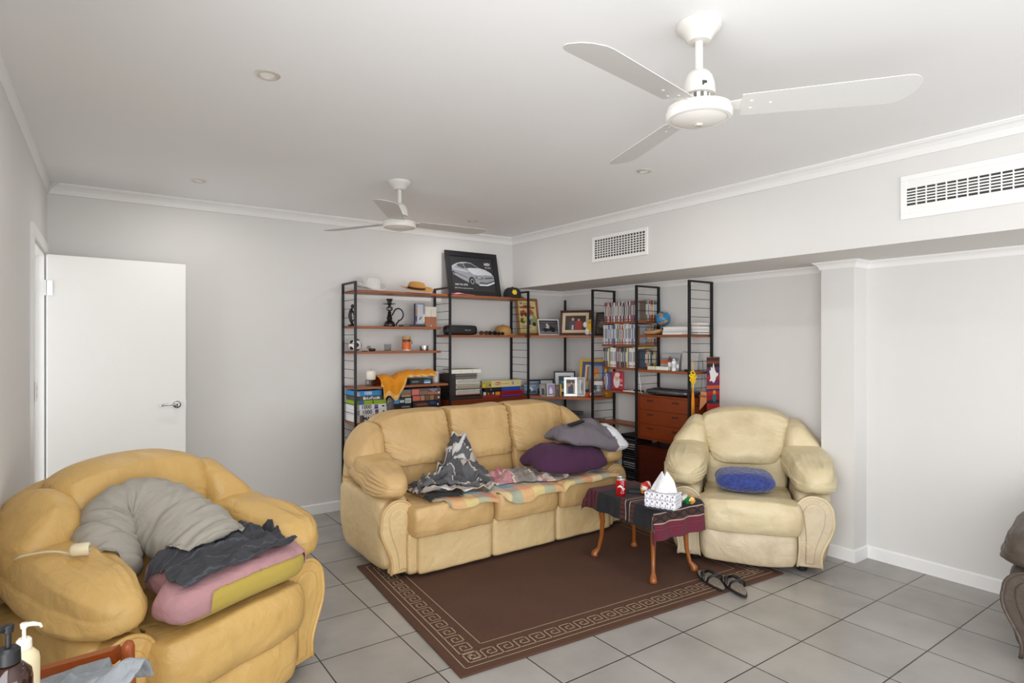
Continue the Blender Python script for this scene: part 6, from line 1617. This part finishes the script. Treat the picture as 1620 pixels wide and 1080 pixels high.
# tissue box
pa, pb = at_z(1019, 803.5, ZT), at_z(1068, 811.5, ZT)
dv = pb - pa; W_ = dv.length; rz = math.atan2(dv.y, dv.x)
n_ = Vector((-math.sin(rz), math.cos(rz), 0))
pe = at_z(1081.5, 801, ZT)
D_ = .115; H_ = .088
tab_h = .012
pc_ = (pa + pb) / 2 + n_ * (D_ / 2 + .004)
t = thing('tablet', 'black slim tablet lying under the tissue box', 'tablet', (pc_.x - n_.x * .012, pc_.y - n_.y * .012, ZT), rz)
MB().box(-.085, .085, -.062, .06, .0005, .0115, col('#2a2a2c', .35), .003).build('case', None, t, world=False)
t = thing('tissue_box', 'white tissue box with a dark blue lattice pattern on the side table', 'tissue box', (pc_.x, pc_.y, ZT + .0122), rz)
mwb, mbl = col('#ecebee', .55, var=.02), col('#3b3a70', .55)
mb = MB().box(-W_/2, W_/2, -D_/2, D_/2, 0, H_, mwb, .0015)
def lattice(P, nu, nv):
    def q(a, c_, d_, e_): mb.face([P(a, c_), P(d_, c_), P(d_, e_), P(a, e_)], mbl)
    for k in range(nu):
        for l_ in range(nv):
            u0, v0 = (k + .5) / nu, (l_ + .5) / nv; du, dv_ = .5 / nu, .5 / nv
            q(u0 - du * .10, v0 + dv_ * .10, u0 + du * .10, v0 + dv_ * .85); q(u0 - du * .45, v0 + dv_ * .42, u0 + du * .45, v0 + dv_ * .58)
            q(u0 - du * .14, v0 - dv_ * .75, u0 + du * .14, v0 - dv_ * .40); q(u0 - du * .86, v0 - dv_ * .98, u0 - du * .66, v0 + dv_ * .2)
            q(u0 - du * .66, v0 - dv_ * .98, u0 - du * .2, v0 - dv_ * .86); q(u0 + du * .66, v0 - dv_ * .98, u0 + du * .86, v0 - dv_ * .5)
lattice(lambda a, c_: (-W_/2 + W_ * a, -D_/2 - .0004, H_ * c_), 6, 2)
lattice(lambda a, c_: (W_/2 + .0004, -D_/2 + D_ * a, H_ * c_), 4, 2)
lattice(lambda a, c_: (-W_/2 + W_ * a, -D_/2 + D_ * c_, H_ + .0004), 6, 3)
mb.build('carton', None, t, world=False)
mb = MB()
def tis(i, j):
    a = 2 * PI * i; r0 = .055 * (1 - j) ** .8 * (1 + .25 * math.sin(3 * a)) + .010
    hh = .105 * j ** .8 + .014 * math.sin(2 * a + 1) * j
    return Vector((r0 * 1.15 * math.cos(a) + .012 * j, r0 * .55 * math.sin(a) + .012 * math.sin(4 * j), H_ + .001 + hh + .010 * j * ridg(math.cos(a), math.sin(a) + j, 2.2, 3)))
mb.grid(36, 14, tis, fabric('#e9e9ec', .03, .4, 40)); bmesh.ops.remove_doubles(mb.bm, verts=mb.bm.verts[:], dist=1e-5)
solidify(mb.build('tissue', None, t, world=False), .001, 0, 1)
def packet(label, u, v, cols, s, rz_, grp='snack packets on the side table', up=0):
    p = at_z(u, v, ZT)
    mb = MB()
    def f(U, q): return q + Vector((1, 1, .6)) * .010 * noise.noise(Vector((q.x * 40 + u, q.y * 40, q.z * 40)))
    mb.puff((0, 0, s[2] + .004), s, (3, 3, 2), 14, col(cols[0], .25), f)
    for k, c_ in enumerate(cols[1:]):
        i2 = mb.mi(col(c_, .25))
        for fc in mb.bm.faces:
            cc = fc.calc_center_median()
            if noise.noise(Vector((cc.x * 22 + k * 9 + u, cc.y * 22, cc.z * 22))) > .12: fc.material_index = i2
    for vv in mb.bm.verts: vv.co.z = max(vv.co.z, .0005)
    return solo('snack_packet', mb.xf(Matrix.Translation(p) @ Matrix.Rotation(rz_, 4, 'Z')), None, label, 'packet', grp, base=p)
packet('red and yellow snack packet behind the left end of the tissue box', 1022, 782, ('#c92418', '#e8a31a', '#e9e4da'), (.055, .022, .042), .3)
packet('green, white and orange packet right of the tissue box', 1088, 797, ('#1f7a3a', '#e8e6e0', '#d98a1a'), (.025, .045, .025), .2)
packet('yellow packet peeping out behind the tissue', 1062, 785, ('#e8c21a', '#e6e2d4'), (.03, .02, .055), .5)
p = at_z(1006, 779, ZT)
solo('black_wallet', MB().box(-.05, .05, -.035, .035, 0, .022, M_BLACK, .004).xf(Matrix.Translation(p) @ Matrix.Rotation(-.9, 4, 'Z')), None, 'black flat wallet on the side table between can and tissue box', 'wallet', base=p)
# sandals
def sandal(label, u0, v0, u1, v1, z0, ry=0.0):
    a, c_ = at_z(u0, v0, z0), at_z(u1, v1, z0); d_ = c_ - a; L_ = d_.length; rz_ = math.atan2(d_.y, d_.x)
    t = thing('sandal', label, 'sandal', ((a.x + c_.x) / 2, (a.y + c_.y) / 2, z0), rz_, 'pair of black sandals')
    w = .046
    out = [(L_ / 2 * math.cos(q) * 1.0, (w * (1 + .18 * math.cos(q) * -1)) * math.sin(q) * (1 - .10 * math.cos(2 * q))) for q in [2 * PI * k / 36 for k in range(36)]]
    MB().prism(out, 0, .014, 'z', col('#1d1a19', .7), bev=.003).build('sole', None, t, world=False)
    m_sn = col('#857a70', .6, var=.65, scale=70)
    MB().prism([(x * .95, y * .92) for x, y in out], .0142, .019, 'z', m_sn, bev=.002).build('footbed', None, t, world=False)
    for (x0_, sgn) in ((-L_ * .12, 1), (-L_ * .12, -1)):
        pts = [(-L_ * .30, 0, .024), (-L_ * .22, sgn * .016, .042), (x0_, sgn * .040, .044), (x0_ + .035, sgn * .049, .016)]
        MB().tube(pts, [.006, .010, .011, .008], 8, M_BLACK).build('strap', None, t, world=False)
    pts = [(L_ * .12 + .030 * math.cos(q), .046 * math.sin(q), .021 + .045 * math.sin(q / 2 + .0) if False else .022 + .046 * max(0, math.cos(q)) ** .6) for q in [-PI / 2 + PI * k / 14 for k in range(15)]]
    MB().tube(pts, .007, 8, M_BLACK).build('heel_strap', None, t, world=False)
    return t
sandal('black patterned sandal lying on the rug border by the table leg', 1106, 905, 1146, 937, .0115)
sandal('black patterned sandal on the tile edge, heel strap up', 1145, 913, 1180, 946, .0115)

# ------------------------------------------------------------------ on the left armchair
def at_d(u, v, d): return ray(u, v) * d + Vector((0, 0, HCAM))
# seat foam with pink cover, tipped forward
t = thing('foam_cushion', 'yellow foam cushion with a pink cover tipped over the golden armchair seat', 'cushion', loc(lchair, .01, .10, .582), lchair.rotation_euler.z, None, math.radians(9))
m_pk, m_yf = fabric('#b08487', .1, .5, 14), fabric('#b39c48', .08, .15, 20, 900)
def ffo(u, p): p.z -= .02 * (u.x ** 2); p.x *= 1 - .30 * min(1, max(0, (p.y + .06) / .08)); return p
MB().puff((0, 0, 0), (.312, .19, .066), (4, 5, 2.6), 24, m_yf, ffo).build('foam', None, t, world=False)
def fco(u, p):
    p.z -= .02 * (u.x ** 2); p.x *= 1 - .30 * min(1, max(0, (p.y + .06) / .08)); p += Vector((0, 0, .006 * (ridg(p.x, p.y, 10, 2) - .4))); return p
mb = MB().puff((0, .004, .006), (.319, .195, .067), (4, 5, 2.6), 30, m_pk, fco)
bmesh.ops.delete(mb.bm, geom=[f for f in mb.bm.faces if f.calc_center_median().z + .02 * (f.calc_center_median().x / .30) ** 2 < (.046 if -.18 < f.calc_center_median().x < .30 else -.035)], context='FACES')
solidify(mb.build('cover', None, t, world=False), .003, 1)
bl = bvh_of([lchair, t])
m_sh, m_sh2 = fabric('#3a3b40', .2, .5, 16), fabric('#4c4d52', .2, .5, 16)
def xyl(i, j):
    q = loc(lchair, -.24 + .51 * i + .02 * math.sin(j * 6) - .01 * (1 - i) * j - .03 * i * j, .20 - .30 * j * (.84 + .16 * min(1, i * 3.5)) + .010 * math.sin(i * 5) + .030 * i * j); return q.x, q.y
lay('dark_shirt', drape(bl, 70, 44, xyl, lambda i, j, x, y: .034 * ridg(x, y, 8, 6) * (.4 + .6 * i) + .012 * pleats(j * 9 + i * 2, 1, 1), .008, z0=.72, floor=.535, it=6), 70, 44, None, 'dark grey shirt lying over the pink foam cushion', 'shirt', lambda i, j: m_sh2 if (j * 9 + .6 * math.sin(i * 6)) % 2.2 < .22 else m_sh, .004)
m_gp = fabric('#a19b90', .08, .5, 7, 300)
def upath():
    P_ = [(185, 918, 2.30, .110), (170, 880, 2.36, .135), (172, 845, 2.43, .142), (195, 815, 2.50, .142), (232, 808, 2.54, .145), (272, 826, 2.53, .150), (305, 848, 2.50, .155), (335, 870, 2.46, .150), (345, 878, 2.445, .130)]
    return [(at_d(u, v, d - .055), r_ * .98) for u, v, d, r_ in P_]
pp = upath()
# smooth path
def cr(p, n):
    out = []
    for k in range(len(p) - 1):
        a, b_, c_, d_ = p[max(0, k - 1)], p[k], p[k + 1], p[min(len(p) - 1, k + 2)]
        for q in range(n):
            t_ = q / n
            h_ = lambda A, B, C, D: .5 * (2 * B + (C - A) * t_ + (2 * A - 5 * B + 4 * C - D) * t_ ** 2 + (3 * B - A - 3 * C + D) * t_ ** 3)
            out.append((h_(a[0], b_[0], c_[0], d_[0]), h_(a[1], b_[1], c_[1], d_[1])))
    out.append(p[-1]); return out
sp = cr(pp, 16)
mb = MB(); rings = []; NS = 48
RC = random.Random(5); CRS = [(RC.uniform(.06, .95), RC.uniform(0, 2 * PI), RC.uniform(.5, 1.3), RC.uniform(.007, .014), RC.uniform(.05, .12), RC.uniform(-.05, .05)) for _ in range(46)]
def creases(kk, an):
    v = 0
    for k0, a0, ln, wd, dp, sl in CRS:
        da = (an - a0 + PI) % (2 * PI) - PI
        if abs(da) < ln: v += dp * math.exp(-((kk - k0 - sl * da) / wd) ** 2) * (1 - (da / ln) ** 2)
    return v
n_ax = (Matrix.Rotation(math.radians(28), 3, 'Z') @ Vector((0, 1, .25))).normalized()     # flat side faces the chair back
N = len(sp)
for k, (p, r_) in enumerate(sp):
    a = sp[max(0, k - 1)][0]; c_ = sp[min(N - 1, k + 1)][0]; tdir = (c_ - a).normalized()
    s1 = tdir.cross(n_ax).normalized(); s2 = s1.cross(tdir).normalized()
    kk = k / (N - 1); cap_ = min(1, (min(k, N - 1 - k) + 1.2) / 6.5) ** .5
    ring = []
    for q in range(NS):
        an = 2 * PI * q / NS; co, si = math.cos(an), math.sin(an)
        rr = r_ * cap_ * (1 + .05 * (ridg(kk * 4.2, math.cos(an) * .5, 3.5, 3) - .7) - .045 * pleats(kk * 24 + .8 * math.sin(an * 2), 1, 2) * (.4 + .6 * max(0, -co if False else co)) - min(.16, creases(kk, an)))
        ring.append(mb.bm.verts.new(p + s1 * co * rr + s2 * si * rr * .80))
    rings.append(ring)
fs = []
for a, c_ in zip(rings, rings[1:]):
    for q in range(NS): fs.append(mb.bm.faces.new((a[q], a[(q + 1) % NS], c_[(q + 1) % NS], c_[q])))
for rg in (rings[0], rings[-1]):
    ctr = mb.bm.verts.new(sum((v.co for v in rg), Vector()) / NS)
    for q in range(NS): fs.append(mb.bm.faces.new((rg[q], rg[(q + 1) % NS], ctr)))
bmesh.ops.recalc_face_normals(mb.bm, faces=fs); mb._fin(fs, m_gp, True)
bu = bvh_of([lchair, t, bpy.data.objects['dark_shirt']])
for v in mb.bm.verts:
    q = topm(bu, v.co.x, v.co.y, .006, z0=.72) + .010
    if v.co.z < q and q - v.co.z < .14: v.co.z = q
o = solo('body_pillow', mb, None, 'curved grey U-shaped pillow propped up in the golden armchair', 'pillow')
# extension socket on the near arm
q0 = at_d(128, 918, 2.12)
za = topm(bvh_of([lchair]), q0.x, q0.y, .015)
t = thing('extension_socket', 'cream extension lead socket lying on the near arm of the golden armchair', 'socket', (q0.x, q0.y, za + .029), math.radians(-12))
m_cr = col('#e0d3b0', .4)
Mx = Matrix.Rotation(PI / 2, 4, 'Y')
mb = MB().lathe([(0, -.028), (.018, -.028), (.022, -.02), (.0225, .022), (.020, .026), (0, .026)], seg=24, m=m_cr).xf(Mx); mb.build('body', None, t, world=False)
mb = MB()
for (yy, zz_, rr) in ((-.007, .006, .5), (.007, .006, -.5), (0, -.010, 0)): mb.box(.0262, .0268, yy - .0012, yy + .0012, zz_ - .004, zz_ + .004, M_BLACK)
mb.build('slots', None, t, world=False)
# cord runs back over the arm
ba = bvh_of([lchair]); pts = []
for k in range(10):
    x_, y_ = q0.x - .028 - .018 * k, q0.y + .006 + .012 * k
    pts.append(Vector((x_, y_, topm(ba, x_, y_, .012, z0=za + .25) + .006)))
pts = [Vector((q0.x - .026, q0.y + .005, za + .022))] + pts
pts = [p - Vector((q0.x, q0.y, za + .024)) for p in pts]
mb = MB().tube(pts, .004, 8, m_cr).xf(Matrix.Rotation(math.radians(12), 4, 'Z')); mb.build('cord', None, t, world=False)

# ------------------------------------------------------------------ foreground: bottles on a little stand, folding chair with towel
def bottle(label, u, vtop, d, r_, hgt, mbody, mpump, rzp, ztab):
    r0 = ray(u, vtop); c = (r0.x * d, r0.y * d, ztab)
    t = thing('pump_bottle', label, 'pump bottle', c, rzp, 'pump bottles in the lower left corner')
    s_ = hgt
    MB().lathe([(0, 0), (r_ * .95, 0), (r_, .006), (r_, s_ * .56), (r_ * .94, s_ * .62), (r_ * .62, s_ * .68), (r_ * .45, s_ * .70), (0, s_ * .70)], seg=32, m=mbody).build('body', None, t, world=False)
    MB().lathe([(r_ * .48, s_ * .7005), (r_ * .52, s_ * .705), (r_ * .50, s_ * .80), (r_ * .36, s_ * .825), (0, s_ * .825)], seg=24, m=mpump).build('collar', None, t, world=False)
    mb = MB().lathe([(r_ * .13, s_ * .8255), (r_ * .13, s_ * .93), (r_ * .22, s_ * .94), (r_ * .26, s_ * .99), (r_ * .2, s_), (0, s_)], seg=16, m=mpump)
    mb.tube([(0, 0, s_ * .975), (r_ * .6, 0, s_ * .98), (r_ * 1.05, 0, s_ * .965), (r_ * 1.2, 0, s_ * .93)], [r_ * .2, r_ * .17, r_ * .12, r_ * .09], 10, mpump)
    mb.build('pump', None, t, world=False)
    return t
ztab = .745
bottle('dark brown pump bottle cut off at the lower left corner', 13, 988, 1.09, .036, 1.49 - 450 * 1.09 / 954.5 - ztab, col('#2c130a', .12, var=.3, coat=.5), M_BLACK, math.radians(200), ztab)
bottle('cream pump bottle just right of the dark brown one', 38, 985, 1.22, .026, 1.49 - 447 * 1.22 / 954.5 - ztab, col('#e4d4ae', .3), col('#ece6d6', .3), math.radians(-20), ztab)
t = thing('bottle_stand', 'small white stand under the pump bottles, below the picture edge', 'stand', (-.14, 1.41, 0))
MB().box(-.13, .13, -.12, .12, ztab - .02, ztab - .0006, M_WHITE, .003).build('top', None, t, world=False)
for sx in (-1, 1):
    for sy in (-1, 1): MB().box(sx * .12 - .012, sx * .12 + .012, sy * .1 - .012, sy * .1 + .012, 0, ztab - .0205, M_WHITE).build('leg', None, t, world=False)
A_, B_ = at_d(62, 1068, 1.55), at_d(186, 1034, 1.55)
m_ow = wood('orange varnished wood', '#8a3f12', '#a04d18', 'X', .35)
t = thing('folding_chair', 'orange wooden folding chair with a magenta seat under the grey towel', 'folding chair', (A_.x, A_.y, 0))
rel = lambda p: Vector(p) - Vector((A_.x, A_.y, 0))
dn = (Vector((B_.x - A_.x, B_.y - A_.y, 0))).normalized(); side = Vector((dn.y, -dn.x, 0))        # towards the camera
MB().tube([rel(A_), rel(B_)], .017, 4, m_ow, square=True).build('rail', None, t, world=False)
MB().tube([rel(A_ + side * .30 - Vector((0, 0, .01))), rel(B_ + side * .30 - Vector((0, 0, .01)))], .017, 4, m_ow, square=True).build('rail', None, t, world=False)
for s_ in (0, .30):
    C_ = at_d(202, 1022, 1.55) + side * s_
    MB().tube([rel((C_.x + .03, C_.y, .006)), rel((C_.x, C_.y, C_.z - .03)), rel(C_), rel(C_ + Vector((.004, 0, .012)))], [.016, .016, .016, .009], 12, m_ow).build('leg', None, t, world=False)
    MB().tube([rel((A_.x - .03 + side.x * s_, A_.y + side.y * s_, .006)), rel(Vector((A_.x, A_.y, A_.z - .02)) + side * s_)], .016, 12, m_ow).build('leg', None, t, world=False)
MB().lathe([(.011, -.014), (.013, 0), (.011, .014)], seg=14, m=col('#8d9a98', .4, .5)).xf(Matrix.Translation(rel(A_) - dn * .012) @ Matrix.Rotation(PI / 2, 4, 'Y')).build('hinge', None, t, world=False)
m_mg = fabric('#8e1d4c', .1, .3, 20)
mb = MB(); mb.grid(10, 14, lambda i, j: rel(A_) + dn * ((B_ - A_).length * (.02 + .96 * i)) + side * (.02 + .26 * j) + Vector((0, 0, (B_.z - A_.z) * i - .022 - .10 * math.sin(PI * j))), m_mg); solidify(mb.build('seat', None, t, world=False), .004)
# towel over the chair
m_tw2 = fabric('#8c9094', .08, .6, 18, 260)
bch = bvh_of([t])
def xyt(i, j):
    q = A_ + dn * (.03 + .29 * i + .02 * math.sin(j * 4)) + side * (.04 + .21 * j); return q.x, q.y
tf = drape(bch, 50, 40, xyt, lambda i, j, x, y: .020 * ridg(x, y, 7, 4) * min(1, .1 + j * 2) + .03 * min(1, j * 3) + .028 + .055 * i * math.sin(PI * min(1, .1 + j * 1.2)), .006, z0=.9, it=6, floor=.60)
lay('towel', tf, 50, 40, m_tw2, 'pale grey frayed towel heaped on the folding chair', 'towel', None, .007)
# ------------------------------------------------------------------ light
w = bpy.data.worlds.new('World'); scene.world = w; w.use_nodes = True
bg = w.node_tree.nodes['Background']; bg.inputs['Color'].default_value = (0.93, 0.97, 1.0, 1); bg.inputs['Strength'].default_value = 0.6
def area(name, loc, rot, sx, sy, power, color=(.965, .98, 1)):
    l = bpy.data.lights.new(name, 'AREA'); l.shape = 'RECTANGLE'; l.size = sx; l.size_y = sy; l.energy = power; l.color = color
    o = bpy.data.objects.new(name, l); COL.objects.link(o); o.location = loc; o.rotation_euler = rot
    return o
area('added_light_near_glazing', (2.9, YN + .03, 1.2), (math.radians(80), 0, 0), 5.2, 2.2, 120)  # lamp added just inside the unseen glazing to brighten the room
p = lw(-.8, 1.3)
area('added_light_side_window', (p.x + .03, -.8, 1.3), (math.radians(76), 0, math.radians(-90)), 3.9, 2.0, 150)  # lamp added at the unseen left window, brightens the right wall
area('daylight_hall', (-2.2, 4.3, 1.4), (math.radians(90), 0, math.radians(-90)), 1.6, 2.0, 45)
for (x, y) in ((.608, 2.552), (.636, 4.52), (2.895, 2.619), (2.859, 4.621)):
    l = bpy.data.lights.new('downlight_glow', 'AREA'); l.shape = 'DISK'; l.size = .055; l.energy = 3.5; l.color = (1, .98, .95)
    o = bpy.data.objects.new('downlight_glow', l); COL.objects.link(o); o.location = (x, y, ZC - .009)
# ------------------------------------------------------------------ camera
cd = bpy.data.cameras.new('Camera'); cam = bpy.data.objects.new('Camera', cd); COL.objects.link(cam)
cam.location = (0, 0, HCAM); cam.rotation_euler = (math.radians(90), 0, -YAW)
cd.sensor_fit = 'HORIZONTAL'; cd.sensor_width = 36; cd.lens = FPX / 1620 * 36; cd.shift_y = -(540 - HOR) / 1620; cd.clip_start = .02; cd.clip_end = 100
scene.camera = cam
vs = scene.view_settings
vs.view_transform = 'Standard'; vs.look = 'None'; vs.gamma = 1.0; vs.use_curve_mapping = False; vs.exposure = 0.14
